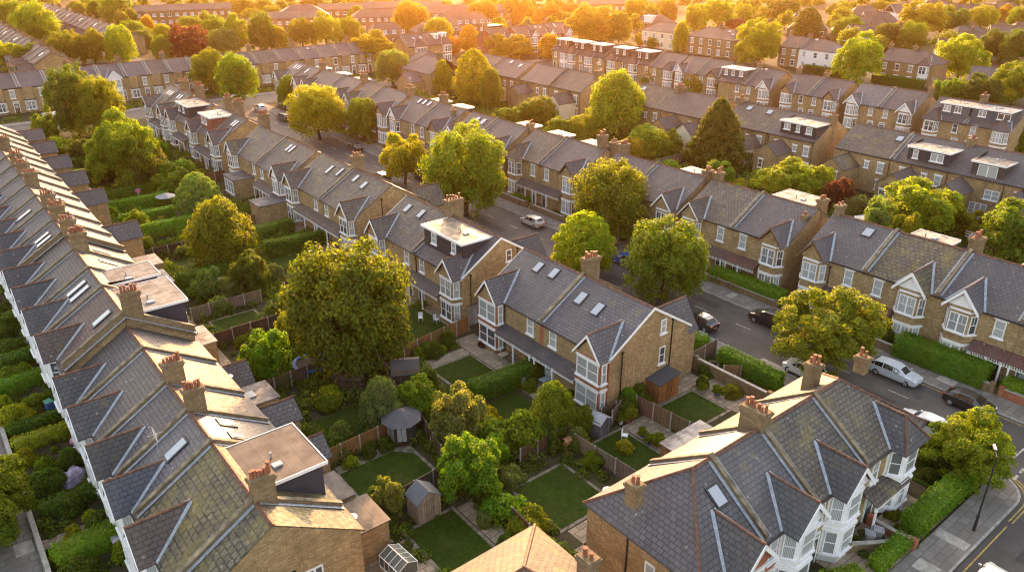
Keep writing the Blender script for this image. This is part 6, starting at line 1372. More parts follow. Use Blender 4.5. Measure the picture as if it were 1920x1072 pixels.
# ------------------------------------------------------------------ shrubs one can tell apart
GS = 'garden shrubs'
SHB = [(21.6, 49.8, 1.15, 1.9, 's', 'round shrub on the lawn behind the orange fence'), (19.2, 47.8, .7, 1.1, 'b', 'bright leafy shrub by the slate roofed rear wing'), (23.5, 55.5, 1.3, 1.7, 'y', 'grassy yellow shrub beside the brown gazebo'), (22.8, 54.6, 1.2, 1.5, 'l', 'green rounded shrub next to the grassy yellow one'),
       (20.6, 46.2, .7, .9, 'y', 'yellow leaved shrub against the orange fence'), (22.3, 46.3, .7, 1.0, 'd', 'dark shrub in the fence border, middle of three'), (23.9, 46.4, .85, 1.2, 'd', 'large dark shrub in the fence border by the summerhouse'), (32.2, 43.6, .9, 1.7, 'y', 'yellow-green egg-shaped conifer behind the near lawn'),
       (30.8, 41.2, 1.9, 2.2, 'b', 'dense glossy shrub forming the high leafy screen'), (32.9, 39.8, 2.0, 2.6, 'l', 'dark leafy shrub joining the leafy screen on its right'), (28.6, 40.0, 1.5, 1.9, 'l', 'shrub at the left end of the leafy screen'), (34.6, 38.9, 1.4, 2.2, 'd', 'dark shrub at the foot of the slim feathery tree'),
       (29.2, 36.8, .9, 1.2, 's', 'white flowering rose bush by the near lawn'), (36.2, 37.0, .9, 1.6, 's', 'pale flowering shrub left of the lawn with white chairs'), (35.6, 34.4, .8, 1.1, 'l', 'low shrub beside the lawn edge under the pale flowering one'), (38.8, 34.2, .95, 1.1, 'y', 'olive rounded shrub standing on the lawn with white chairs'),
       (26.4, 34.0, 1.5, 1.8, 'b', 'sunlit leafy shrub along the boundary beside the bottom lawn'), (26.9, 32.2, 1.3, 1.5, 'y', 'yellow-green shrub behind the lit hip roof'), (25.0, 34.4, .8, 1.3, 's', 'silvery shrub by the bottom lawn'), (24.6, 31.6, .7, 1.2, 'd', 'dark low shrub at the end of the bottom lawn'),
       (42.6, 37.6, 1.2, 2.1, 'd', 'dark climbing shrub against the near brick gable'), (44.8, 38.2, 1.1, 2.2, 'd', 'dark shrub between the gable and the wooden shed'), (41.7, 33.3, .6, 1.0, 'y', 'yellow potted shrub on the paved corner'), (51.4, 36.4, .7, 1.4, 'd', 'dark clipped cone by the garden path'), (52.4, 33.9, 1.0, 1.1, 'l', 'spreading shrub by the pavement side garden'),
       (53.6, 37.6, 1.2, 1.2, 'd', 'dark mound beside the raised beds'), (33.8, 57.0, .8, 1.4, 'b', 'bright shrub against the orange fence of the second pair'), (35.0, 56.9, 1.1, 1.9, 'd', 'dark bush by the orange fence and big maple'), (37.4, 57.4, .9, 2.0, 'd', 'tall dark shrub below the tool shed door'), (36.2, 56.7, .6, .9, 'b', 'small round light shrub in the stone border'),
       (40.2, 55.2, .7, .8, 'p', 'flower border with pink blooms below the far bay'), (39.0, 48.9, .45, .7, 's', 'potted pale shrub at the corner of the clipped hedge'), (38.6, 46.0, .7, 1.0, 'l', 'potted plant beside the orange urn'), (40.2, 42.4, 1.4, .9, 'l', 'leafy clump in front of the near veranda'),
       (1.0, 68.8, 1.5, 2.2, 'y', 'golden bushy shrub by the left pavement'), (.6, 72.6, .8, 1.3, 'y', 'smaller golden shrub above the golden bushy one'), (.7, 62.2, .85, 1.6, 'y', 'yellow-topped clipped ball at the left pavement'), (1.6, 60.6, .7, 1.2, 'l', 'round green bush below the yellow-topped ball'), (3.4, 60.0, 1.2, 1.6, 'd', 'dark shrub beside the lilac sheet'), (1.4, 57.6, 1.6, 1.9, 'd', 'spreading dark shrub over the low left wall'),
       (2.4, 54.0, 1.2, 1.5, 'd', 'round dark bush in the left front gardens'), (3.2, 52.2, .6, .9, 'y', 'yellow flowering shrub in the left front gardens'), (1.9, 51.4, .6, .8, 'y', 'second yellow shrub left of the flowering one'), (3.6, 50.6, 1.2, 1.7, 'd', 'dark rounded shrub against the white bay'), (1.4, 46.6, 1.4, 1.6, 'd', 'dark hedge-like shrub at the bottom left'), (4.2, 46.6, 1.0, 1.9, 'l', 'leafy shrub against the bottom white bay'),
       (2.6, 71.2, 1.2, 1.2, 'l', 'green mound above the blue bin'), (2.2, 77.6, 1.4, 1.6, 'b', 'large bright shrub before the left terrace'), (2.6, 83.4, 1.6, 1.6, 'd', 'dark shrub touching the left edge before the bays'), (2.4, 87.4, 1.2, 1.6, 'd', 'dark leafy shrub near the left edge'), (2.2, 94, 1.6, 1.8, 'd', 'shrub in the highest visible left front garden'),
       (20.4, 120.0, 1.2, 2.0, 'b', 'rounded bright bush at the end of the upper hedge'), (20.6, 105.0, 1.6, 2.2, 'l', 'large clipped ball by the glazed rear extension'), (23.0, 104.2, .6, .8, 'b', 'small clipped ball on the long lawn'), (25.6, 103.0, .8, 1.5, 'y', 'yellow topped round shrub on the long lawn'), (27.4, 102.0, 1.1, 2.0, 's', 'grey-green shrub right of the yellow topped one'), (24.2, 98.6, 1.3, 1.6, 's', 'spiky brownish shrub in the middle gardens'),
       (26.0, 111.8, .6, .9, 'y', 'small yellow shrub between two hedges'), (29.8, 112, 1.2, 2.0, 's', 'palm-like shrub beside the yellow weeping tree'), (22, 79.6, 1.4, 2, 's', 'grey shrub above the small fenced lawn'), (24.6, 69.4, 1.2, 1.5, 's', 'flowering shrub on the fence by the lime tree'), (21.2, 70.8, .9, 1.1, 'b', 'small bright shrub by the shingled outhouse'), (28.8, 72.4, 1.0, 1.6, 's', 'pale spiky shrub beside the small fenced lawn'),
       (30.4, 84.6, 1.6, 2.0, 's', 'silvery bush right of the yellow weeping tree'), (31.4, 62.8, 1.0, 2.2, 'y', 'climber hanging from the fence left of the big maple'), (51.2, 19.4, 1.2, 1.2, 's', 'flowering shrub beside the hipped white bay'), (54.6, 17.2, .8, .9, 'd', 'dark plant under the corner tree'), (48.2, 16.7, .6, .7, 'l', 'small plant before the hipped bay'),
       (73.0, 30.4, 1.4, 2.6, 'd', 'dark climbing evergreen between the white timbered gables'), (72.4, 33.4, 1.5, 1.8, 'd', 'dark shrubs inside the white coped wall'), (72.6, 37.4, 1.2, 2.2, 's', 'pale climber on the smooth slate house'), (100.4, 52, 1.8, 1.6, 'd', 'dark shrub by the grey garden canopy'), (104, 72, 2.2, 2.0, 'y', 'yellow shrub in the back gardens below the conifer'), (103, 85, 2.4, 2.4, 'b', 'green bush left of the big conifer foot'), (99.5, 58.5, 2.0, 1.8, 's', 'grey-green bush left of the purple tree'), (98, 104, 2.2, 2.2, 'y', 'yellow shrub below the weeping birch'), (103, 116, 2.4, 2.4, 'l', 'green mound right of the dome-shaped tree'), (102, 134, 2.2, 2.4, 'y', 'rounded yellow bush behind the golden flat roofs'),
       (28.6, 146.6, 1.6, 2.2, 's', 'grey shrub left of the largest garden tree'), (22.4, 161, 1.8, 2.6, 's', 'silvery rounded bush at the far gardens'), (30, 158.6, 2.0, 2.8, 'd', 'dark bush at the foot of the tall dark tree'), (36, 148, 1.6, 2.0, 'd', 'dark bush before the black dormer villa'), (37, 133, 1.5, 2.0, 'l', 'green bush before the red dormer villa')]
for i, (x, y, r, h, c, t) in enumerate(SHB): shrub(x, y, r, h, c, t, GS, v=i)
for o in list(COL.objects):
    if o.get('category') == 'shrub' and 25.5 < o.location.x < 37 and 30 < o.location.y < 44: o.scale *= 1.22
# loose planting that covers the rest of the garden ground
def undergrowth():
    global RNG
    RNG = np.random.default_rng(5); rr = random.Random(5)
    P = []; Q = []; Z = []
    keep = [(19.1, 25.6, 40.6, 46.8), (19.8, 25.6, 30.2, 37.3), (28.4, 33.9, 28, 36.2), (36.9, 44, 27, 36.6), (33.3, 41, 47.5, 56.2), (32.4, 41, 41.4, 46.6), (45.2, 54, 31.6, 39), (20.3, 25.4, 48.8, 54), (20.1, 25.3, 72, 78), (33, 41, 59.4, 66.4), (31.8, 41, 86, 90.6), (53.2, 57.6, 15.4, 23), (32.3, 41, 69.2, 78.4), (36, 41, 115, 127), (36, 41, 101, 109)]
    def zone(x0, x1, y0, y1, dens, rmax=.9, hmax=1.0):
        for i in range(int((x1 - x0) * (y1 - y0) * dens)):
            x, y = rr.uniform(x0, x1), rr.uniform(y0, y1)
            if any(a < x < b and c < y < d for a, b, c, d in keep): continue
            r = rr.uniform(.25, rmax); p, q, z = blob((x, y, 0), (r, r, rr.uniform(.2, hmax)), int(60 + 90 * r), .10 + .02 * r); P.append(p); Q.append(q); Z.append(z)
    zone(19, 27.5, 27.5, 90, .6); zone(19, 33, 47, 90, .38, 1.3, 1.7); zone(26, 41, 78, 104, .2, 1.3, 1.6); zone(26, 41, 27.5, 60, .5, .7, .8); zone(25.6, 33, 36.5, 47.6, .6, 1.2, 1.7); zone(33.5, 37, 36.5, 41.5, .5, 1.0, 1.5); zone(28, 40.5, 60, 103, .45); zone(19, 40.5, 90, 178, .34, 1.3, 1.5); zone(28.5, 35, 92, 178, .12, 2.2, 3.2); zone(88, 112, 20, 180, .06, 2.8, 3.6); zone(.1, 4.6, 44, 110, .7, .7, .7); zone(41.6, 57.8, 27.2, 38.4, .3, .7, .7); zone(52.8, 57.8, 39.5, 180, .3, .8, .8); zone(71.1, 73.4, 10, 175, .5, .6, .7); zone(51, 58, 15, 26, .3, .5, .5); zone(36, 52, 14.2, 17.4, .25, .5, .6)
    zone(88, 117, 20, 180, .26, 1.7, 1.9); zone(130, 134, 20, 185, .3, 1.2, 1.2); zone(148, 156, 20, 185, .3, 1.3, 1.3); zone(170, 202, 50, 185, .10, 2, 2.2); zone(10, 125, 200.5, 210, .2, 1.1, 1.1)
    o = link('undergrowth', leaf_mesh('undergrowth', np.concatenate(P), np.concatenate(Q), np.concatenate(Z)), None, (.07, .105, .018)); o['kind'] = 'stuff'; tag(o, 'low mixed planting covering the garden borders', 'undergrowth')
undergrowth()
# ------------------------------------------------------------------ fences and walls
OR = (.26, .125, .045); GR = (.20, .16, .12); DK = (.11, .07, .045); PA = (.34, .29, .22)
for x0, y0, x1, y1, h, c, t in ((18.6, 47.0, 25.4, 47.4, 1.7, OR, 'warm brown fence between the near lawn and the shrub lawn'), (15.6, 39.0, 25.8, 39.9, 1.8, (.14, .105, .075), 'long weathered fence behind the pale garden shed'), (26.0, 40.4, 27.6, 47.2, 1.7, DK, 'dark fence running away from the summerhouse'), (26.2, 31.0, 26.4, 35.0, 1.7, DK, 'dark fence left of the lit hip roof'),
        (43.6, 37.4, 44.4, 28.4, 1.7, (.18, .115, .07), 'brown fence dividing the two near right lawns'), (35.8, 36.8, 36.2, 30.4, 1.5, GR, 'grey fence left of the lawn with white chairs'), (32.4, 57.6, 41.0, 58.8, 1.7, OR, 'orange fence in front of the second pair'), (51.4, 39.2, 57.2, 39.4, 1.8, (.2, .145, .10), 'tall slatted fence from the near gable to the pavement'), (40.4, 37.2, 45.0, 38.9, 1.6, GR, 'grey fence at the foot of the near bay'),
        (18.8, 71.6, 26.4, 71.8, 1.7, DK, 'dark fence on the near side of the small fenced lawn'), (18.9, 79.0, 26.6, 79.0, 1.6, (.22, .165, .11), 'tan fence behind the small fenced lawn'), (26.4, 62.2, 27.0, 67.4, 1.8, PA, 'pale vertical board fence behind the big maple'), (18.6, 60.0, 25.2, 60.4, 1.5, DK, 'dark fence behind the slate outhouse'), (27.6, 49.0, 29.6, 58.0, 1.6, DK, 'dark fence behind the grey shed'), (31.0, 37.9, 43.4, 38.0, 1.6, DK, 'shaded fence behind the leafy screen'), (54.4, 36.4, 57.0, 34.4, 1.2, (.28, .17, .08), 'low tan fence beside the pavement hedge'), (29.6, 79.2, 40.6, 79.4, 1.6, DK, 'garden fence of the second and third pairs'), (29.8, 104, 36, 104.2, 1.6, OR, 'reddish fence beside the garden room'), (29.6, 128.6, 40.6, 129, 1.7, (.2, .1, .05), 'brown fence before the red dormer villa'), (19, 99.8, 28, 100, 1.5, DK, 'dark fence at the end of the long lawn'),
        (96, 66.2, 119, 66.2, 1.7, GR, 'back garden fence left of the gabled wing'), (96, 88, 119, 88, 1.7, GR, 'back garden fence beside the conifer'), (94, 45.8, 117, 45.8, 1.7, DK, 'back garden fence by the grey canopy')):
    fence(x0, y0, x1, y1, h, c, t)
brick_wall(71.1, 41.0, 71.1, 33.0, 1.0, 'white coped wall before the smooth slate house', 'old_brick', cope='white_paint'); brick_wall(71.1, 32.4, 71.1, 19.4, .9, 'low brick wall under the big ragged hedge'); brick_wall(71.1, 18.6, 71.1, 6, .9, 'low red brick wall at the right edge', 'red_brick'); brick_wall(71.0, 58, 71.0, 41.8, .8, 'low brick wall under the long clipped hedge'); brick_wall(71.1, 92.4, 71.1, 85.8, .9, 'planted brick wall opposite the silver car'); brick_wall(71.1, 103, 71.1, 93.4, 1.0, 'brick front wall beside the covered motorbike'); brick_wall(71.1, 84.6, 71.1, 77, .9, 'brick front wall of the near house opposite the silver car')
brick_wall(-.15, 84, -.15, 62.6, .7, 'upper low front wall of the left terrace'); brick_wall(-.15, 60, -.15, 42, .7, 'lower low front wall of the left terrace'); brick_wall(42.4, 17.0, 46.0, 14.6, .7, 'low wall between the two white bays', 'old_brick'); brick_wall(46.2, 14.35, 46.2, 17.4, .6, 'short side wall by the corner hedge', 'red_brick'); brick_wall(57.25, 57, 57.25, 41.6, .8, 'front wall of the nearest pair along the pavement'); brick_wall(57.25, 82, 57.25, 61, .8, 'front wall of the second pair along the pavement'); brick_wall(71.1, 127, 71.1, 104, .9, 'front wall behind the open yellow street tree'); brick_wall(57.25, 110, 57.25, 84, .8, 'front wall of the third pair along the pavement'); brick_wall(53.5, 38.9, 53.5, 30.8, 1.2, 'brick garden wall beside the raised beds')
# ------------------------------------------------------------------ cars
A = R(90)
for x, y, rot, c, t, k in ((66.9, 79.3, A, (.42, .39, .35), 'silver hatchback parked by the large round street tree', 'hatch'), (60.9, 44.4, A, (.012, .012, .014), 'black hatchback parked beside the nearest pair', 'hatch'), (67.0, 39.9, A, (.010, .011, .014), 'black people carrier parked left of the golden street tree', 'mpv'), (66.9, 26.2, -A, (.42, .46, .52), 'silver blue estate car parked under the golden street tree', 'estate'), (67.0, 19.6, -A, (.008, .009, .012), 'black hatchback parked farthest right by the red wall', 'hatch'),
        (60.7, 20.4, A, (.62, .62, .64), 'white car half hidden by the corner garden tree', 'estate'), (46.2, 9.6, 0, (.50, .49, .47), 'pale car at the bottom edge near the yellow line', 'hatch'), (60.7, 31.8, A, (.6, .6, .6), 'white car hidden under the golden street tree', 'hatch'), (67.0, 61.0, A, (.02, .08, .42), 'bright blue car between two street trees', 'hatch'), (67.1, 133.0, A, (.015, .015, .018), 'black car parked far up the main road', 'hatch'), (67.1, 166.5, A, (.03, .035, .05), 'dark people carrier near the far junction', 'mpv'), (67.0, 194.6, 0, (.12, .16, .24), 'blue grey car on the far cross street', 'hatch'), (66.9, 179.5, A, (.4, .4, .42), 'small silver car before the far junction', 'hatch'),
        (-4.3, 52.2, A, (.03, .12, .26), 'blue car at the bottom left kerb', 'hatch'), (-4.4, 66.4, A, (.02, .02, .025), 'dark car at the left edge by the pavement patch', 'hatch'), (27.0, 195.6, 0, (.62, .62, .6), 'white van on the far cross street', 'van'), (14.0, 189.6, 0, (.6, .6, .6), 'white car at the left edge of the far cross street', 'hatch'), (60.9, 98.5, A, (.02, .02, .022), 'black car behind the second pair', 'hatch'), (60.9, 112.2, A, (.05, .05, .06), 'dark grey car behind the third pair', 'estate'), (67.1, 108.6, A, (.02, .02, .02), 'black car beyond the open yellow street tree', 'mpv')):
    car(x, y, rot, c, t, k)
# ------------------------------------------------------------------ street lamp, sheds and garden things
def lamp(x, y, rot, label):
    root = empty('street_lamp', (x, y, .12), rot); tag(root, label, 'street lamp', 'street lamps')
    b = MB(); b.cyl((0, 0, 0), .11, .10, 1.3, 12); b.cyl((0, 0, 1.3), .07, .045, 5.0, 12); b.cyl((0, 0, 1.25), .12, .12, .1, 12); b.build('pole', 'black_iron', root)
    b = MB(); b.tube((0, 0, 6.2), (.9, 0, 6.35), .035, .03, 8); b.build('arm', 'black_iron', root)
    b = MB(); b.extrude([(.7, -.10, 6.3), (1.4, -.08, 6.3), (1.4, .08, 6.3), (.7, .10, 6.3)], (0, 0, .09)); h = b.build('lamp_head', 'grey_metal', root)
    MB().box(.85, 1.38, -.08, .08, 6.27, 6.298).build('lens', 'lamp_clear', h)
lamp(51.2, 12.5, R(30), 'black street lamp on the corner pavement'); lamp(70.4, 96.0, R(180), 'street lamp behind the largest street tree')
shed(22.1, 37.9, R(0), 1.9, 1.5, 1.9, .7, 'pale garden shed with a blue grey roof beside the bottom lawn', (.33, .28, .22), (.10, .12, .145))
shed(26.2, 56.2, R(40), 3.0, 2.6, 2.0, .6, 'brown gazebo shed under the big maple', (.07, .045, .032), (.07, .045, .042))
shed(30.4, 54.0, R(60), 3.0, 2.4, 1.9, .6, 'dark grey shed right of the big maple', (.08, .06, .045), (.06, .055, .06))
shed(47.3, 37.9, R(0), 2.6, 1.9, 2.0, .35, 'orange brown tool shed with a felt roof against the near gable', (.30, .14, .045), (.06, .065, .075), 'mono', win=True)
shed(43.0, 60.6, R(-90), 1.8, 2.6, 1.9, .5, 'lean-to side store between the two nearest pairs', (.45, .45, .45), (.12, .10, .09), 'mono')
shed(31.6, 70.6, R(10), 2.4, 2.0, 1.9, .3, 'flat pale shed behind the big maple', (.2, .18, .16), (.30, .31, .34), 'mono')
shed(24.8, 140.6, R(5), 3.2, 2.2, 2.0, .3, 'low brown shed in the far hedged gardens', (.13, .08, .05), (.11, .07, .06), 'mono')
shed(38.9, 37.2, R(10), 1.5, 1.2, 1.5, .4, 'grey plastic storage shed by the leafy screen', (.16, .17, .2), (.33, .33, .37))
shed(99, 50.5, R(20), 3, 2.4, 2., .5, 'brown shed in the gardens behind the purple slate pair', (.14, .11, .09), (.1, .095, .1))
# octagonal summerhouse
root = empty('summerhouse', (25.7, 46.9, 0), R(-30)); tag(root, 'dark octagonal summerhouse at the corner of the near lawn', 'summerhouse')
oc = lambda r, z: [(r * math.cos(R(22.5 + 45 * i)), r * math.sin(R(22.5 + 45 * i)), z) for i in range(8)]
MB().extrude(oc(1.35, 0), (0, 0, 2.0)).build('wall', 'fence_boards', root, (.06, .04, .03))
b = MB(); lo, ap = oc(1.75, 2.0), (0, 0, 2.75)
for i in range(8): b.face([lo[i], lo[(i + 1) % 8], ap])
b.face(list(reversed(lo))); b.build('roof', 'felt', root, (.085, .085, .10))
for a in (-90, -45, -135):
    q = Vector((math.cos(R(a)), math.sin(R(a)), 0)) * 1.26; pn = MB().box(-.36, .36, -.03, .03, .5, 1.8).build('window', 'pane_glass', root, None, q, R(a + 90))
    MB().box(-.03, .03, -.05, .05, .5, 1.8).build('mullion', 'wood_dark', pn)
for a in (): window(root, 1.25 * math.cos(R(a + 22.5)) * 1.01, 1.25 * math.sin(R(a + 22.5)) * 1.01, .6, R(a + 112.5), .7, 1.1, 1, 'fixed')
# trampoline
root = empty('trampoline', (24.6, 61.6, 0)); tag(root, 'round trampoline with a blue padded rim on the shaded lawn', 'trampoline')
b = MB(); n = 28
for i in range(n):
    f = lambda r, a, z: (r * math.cos(a), r * math.sin(a), z); a0, a1 = 2 * math.pi * i / n, 2 * math.pi * (i + 1) / n
    b.extrude([f(1.5, a0, .84), f(1.85, a0, .84), f(1.85, a1, .84), f(1.5, a1, .84)], (0, 0, .08))
b.build('rim_pad', 'blue_plastic', root); MB().cyl((0, 0, .83), 1.5, 1.5, .02, 28).build('mat', 'black_rubber', root)
for i in range(4): a = R(45 + 90 * i); MB().tube((1.7 * math.cos(a), 1.7 * math.sin(a), 0), (1.7 * math.cos(a), 1.7 * math.sin(a), .84), .03, .03).build('leg', 'grey_metal', root)
# greenhouse of white framed cold glass at the bottom
root = empty('greenhouse', (17.9, 34.4, 0), R(5)); root.scale = (.75, .75, .62); tag(root, 'small white framed greenhouse beside the bottom lawn', 'greenhouse')
b = MB(); b.extrude([(-1, -1.4, .4), (1, -1.4, .4), (1, -1.4, 1.7), (0, -1.4, 2.3), (-1, -1.4, 1.7)], (0, 2.8, 0)); b.build('glazing', 'dark_glass', root)
b = MB()
for y in (-1.42, -.7, 0, .7, 1.42):
    for s in (-1, 1): b.tube((s * 1.01, y, 0), (s * 1.01, y, 1.72), .03, .03, 5); b.tube((s * 1.01, y, 1.72), (0, y, 2.34), .03, .03, 5)
for s in (-1, 1): b.box(s * 1.02 - .03, s * 1.02 + .03, -1.45, 1.45, 1.69, 1.75); b.box(s * 1.02 - .04, s * 1.02 + .04, -1.4, 1.4, 0, .4)
b.box(-.04, .04, -1.45, 1.45, 2.31, 2.38); b.build('frame', 'white_paint', root)
# pent-roofed wood store
shed(17.4, 37.4, R(80), 2.2, 1.8, 1.7, .5, 'weathered lean-to store beside the greenhouse', (.22, .19, .16), (.24, .22, .2), 'mono')
bin_(3.6, 69.4, R(20), 'blue_plastic', 'blue bin with a green lid in the left front gardens', 'green_plastic'); bin_(72.2, 39.2, R(90), 'black_rubber', 'black bin with a bright blue lid by the brick flank', 'blue_plastic'); bin_(18.4, 37.9, R(10), 'blue_plastic', 'blue bin behind the long weathered fence'); bin_(44.2, 16.5, R(35), 'grey_metal', 'left of two grey bins in the corner driveway', 'grey_cover', 'driveway bins'); bin_(45.0, 16.3, R(30), 'grey_metal', 'right of two grey bins in the corner driveway', 'grey_cover', 'driveway bins'); bin_(46.4, 38.6, R(0), 'black_rubber', 'black bin beside the orange brown tool shed'); bin_(38.9, 86.0, R(0), 'grey_metal', 'pale bin on the patio of the third pair'); bin_(4.0, 47.8, R(0), 'grey_metal', 'grey bin by the bottom white bay')
def sheet_cover(name, x, y, w, d, h, mat, label, cat, seed=1):
    r = random.Random(seed); n = 9; b = MB(); g = []
    for i in range(n):
        row = []
        for j in range(n):
            u, v = i / (n - 1) * 2 - 1, j / (n - 1) * 2 - 1; e = max(abs(u), abs(v))
            row.append((u * w / 2 + r.uniform(-.04, .04), v * d / 2 + r.uniform(-.04, .04), h * max(0., 1 - e ** 4) * r.uniform(.75, 1.1) + .02))
        g.append(row)
    for i in range(n - 1):
        for j in range(n - 1): b.face([g[i][j], g[i + 1][j], g[i + 1][j + 1], g[i][j + 1]])
    o = b.build(name, mat, None, None, (x, y, .0), r.uniform(0, 1)); tag(o, label, cat)
    for p in o.data.polygons: p.use_smooth = True
sheet_cover('tarpaulin', 3.1, 57.9, 2.2, 1.5, .9, 'lilac_sheet', 'crumpled lilac sheet over things in a left front garden', 'cover'); sheet_cover('motorbike_cover', 72.4, 96.2, 2.0, 1.0, 1.15, 'lilac_sheet', 'covered motorbike behind the brick front wall', 'cover', 3); sheet_cover('barbecue_cover', 38.6, 46.9, .8, .7, 1.1, 'grey_cover', 'grey covered barbecue beside the clipped hedge', 'cover', 4); sheet_cover('tarpaulin', 17.8, 38.9, 1.6, .7, .5, 'blue_plastic', 'blue sheet along the long weathered fence', 'cover', 6)
def chair(x, y, rot, mat, label, group='garden chairs'):
    root = empty('garden_chair', (x, y, .04), rot); tag(root, label, 'chair', group)
    MB().box(-.24, .24, -.24, .24, .42, .46).build('seat', mat, root); MB().box(-.24, .24, .22, .26, .46, .95).build('backrest', mat, root)
    for sx in (-.21, .21):
        for sy in (-.21, .22): MB().box(sx - .02, sx + .02, sy - .02, sy + .02, 0, .42).build('leg', mat, root)
def table(x, y, rot, w, d, mat, label):
    root = empty('garden_table', (x, y, .04), rot); tag(root, label, 'table', 'garden tables')
    MB().box(-w / 2, w / 2, -d / 2, d / 2, .68, .73).build('tabletop', mat, root)
    for sx in (-1, 1):
        for sy in (-1, 1): MB().box(sx * (w / 2 - .08) - .03, sx * (w / 2 - .08) + .03, sy * (d / 2 - .08) - .03, sy * (d / 2 - .08) + .03, 0, .68).build('leg', mat, root)
chair(39.9, 35.2, R(30), 'white_paint', 'white garden chair on the lawn with the olive shrub'); chair(40.6, 53.0, R(-60), 'white_paint', 'white chair in front of the far bay veranda'); chair(39.3, 62.4, R(20), 'white_paint', 'white chair at the edge of the second pair lawn'); chair(40.6, 62.0, R(100), 'black_iron', 'black and white chair by the second pair bay'); chair(38.2, 63.8, R(-30), 'white_paint', 'white stool-like chair left of the second pair patio'); chair(39.7, 44.9, R(180), 'white_paint', 'white chair under the near veranda'); chair(27.2, 44.3, R(10), 'white_paint', 'white chair frame beside the long dark fence')
table(24.4, 86.6, R(20), 1.5, .9, 'lead', 'pale blue garden table in the middle gardens'); table(40.0, 51.6, R(0), 1.0, .7, 'wood_pale', 'small table under the far veranda'); table(24.0, 69.0, R(15), 1.4, .6, 'wood_pale', 'pale bench table beside the lime green tree'); table(40.2, 45.6, R(0), 1.1, .7, 'lead', 'blue cloth table under the near veranda'); table(38.6, 87.4, R(0), 1.2, .8, 'black_iron', 'dark table on the patio of the third pair')
def urn(x, y, r, h, mat, label, cat='pot', top=None):
    root = empty('plant_pot', (x, y, .03)); tag(root, label, cat, 'garden pots')
    b = MB(); b.cyl((0, 0, 0), r * .7, r, h, 14); b.cyl((0, 0, h), r * 1.12, r * 1.12, .06, 14); b.build('pot', mat, root)
    o = link('foliage', shrub_mesh(2), root, LEAFC[top or 'l'], (0, 0, h * .9)); o.scale = (r * 1.6, r * 1.6, r * 2.2)
for a in ((38.9, 45.9, .32, .5, 'terracotta', 'orange urn by the grey covered barbecue'), (42.1, 36.9, .55, .6, 'terracotta', 'wide clay pot under the thin palm-like tree'), (41.3, 37.0, .25, .4, 'white_paint', 'white pot beside the grey plastic shed'), (41.4, 34.6, .28, .35, 'blue_plastic', 'left of two blue pots on the paved corner'), (41.1, 33.7, .28, .3, 'blue_plastic', 'right of two blue pots on the paved corner'), (41.6, 32.9, .35, .4, 'terracotta', 'pot holding the yellow plant by the fence'), (50.8, 35.9, .3, .35, 'concrete', 'pale stone pot beside the curved lawn'), (51.4, 34.8, .3, .4, 'blue_plastic', 'blue pot by the curved lawn'), (51.5, 34.2, .3, .4, 'white_paint', 'white pot by the curved lawn'), (19.6, 41.2, .28, .4, 'concrete', 'stone pot at the corner of the near lawn'), (18.7, 40.3, .3, .4, 'terracotta', 'dark pot on the near patio')): urn(*a)
# garden parasol, ornament, bird table, bicycle, canopy
root = empty('parasol', (28.2, 119.6, 0)); tag(root, 'grey garden parasol among the hedges', 'parasol')
MB().tube((0, 0, 0), (0, 0, 2.4), .03, .03).build('pole', 'wood_pale', root)
b = MB(); lo = [(1.5 * math.cos(R(45 * i)), 1.5 * math.sin(R(45 * i)), 1.95) for i in range(8)]
for i in range(8): b.extrude([lo[i], lo[(i + 1) % 8], (0, 0, 2.45)], (0, 0, -.03))
b.build('canopy', 'grey_cover', root)
root = empty('parasol', (101.5, 47.8, 0)); tag(root, 'large grey blue canopy in the far back garden', 'parasol')
MB().tube((0, 0, 0), (0, 0, 2.3), .04, .04).build('pole', 'grey_metal', root)
b = MB(); lo = [(2.3 * math.cos(R(45 * i)), 2.3 * math.sin(R(45 * i)), 1.9) for i in range(8)]
for i in range(8): b.extrude([lo[i], lo[(i + 1) % 8], (0, 0, 2.5)], (0, 0, -.03))
b.build('canopy', 'lead', root)
root = empty('bird_table', (34.5, 36.4, 0)); tag(root, 'wooden bird table in the dark border by the near lawn', 'bird table')
MB().box(-.05, .05, -.05, .05, 0, 1.4).build('post', 'wood_brown', root); MB().box(-.3, .3, -.22, .22, 1.4, 1.45).build('tray', 'wood_brown', root)
b = MB(); b.slab([(-.35, -.3, 1.75), (.35, -.3, 1.75), (.35, 0, 2.0), (-.35, 0, 2.0)], .03); b.slab([(-.35, 0, 2.0), (.35, 0, 2.0), (.35, .3, 1.75), (-.35, .3, 1.75)], .03)
for sx in (-.28, .28): b.box(sx - .02, sx + .02, -.02, .02, 1.45, 1.98)
b.build('roof', 'wood_brown', root)
root = empty('garden_ornament', (25.6, 124.6, 0)); tag(root, 'pink windmill ornament above a garden hedge', 'ornament')
MB().tube((0, 0, 0), (0, 0, 2.1), .03, .03).build('pole', 'white_paint', root)
b = MB()
for i in range(6):
    a = R(60 * i); b.extrude([(0, 0, 2.1), (.42 * math.cos(a), 0, 2.1 + .42 * math.sin(a)), (.36 * math.cos(a + .7), 0, 2.1 + .36 * math.sin(a + .7))], (0, -.04, 0))
b.build('petals', 'pink_plastic', root)
o = MB().cyl((0, 0, 0), .22, .3, .02).build('ball', 'pink_plastic', None, None, (2.9, 62.6, .0)); bpy.data.objects.remove(o)
b = MB(); n = 10
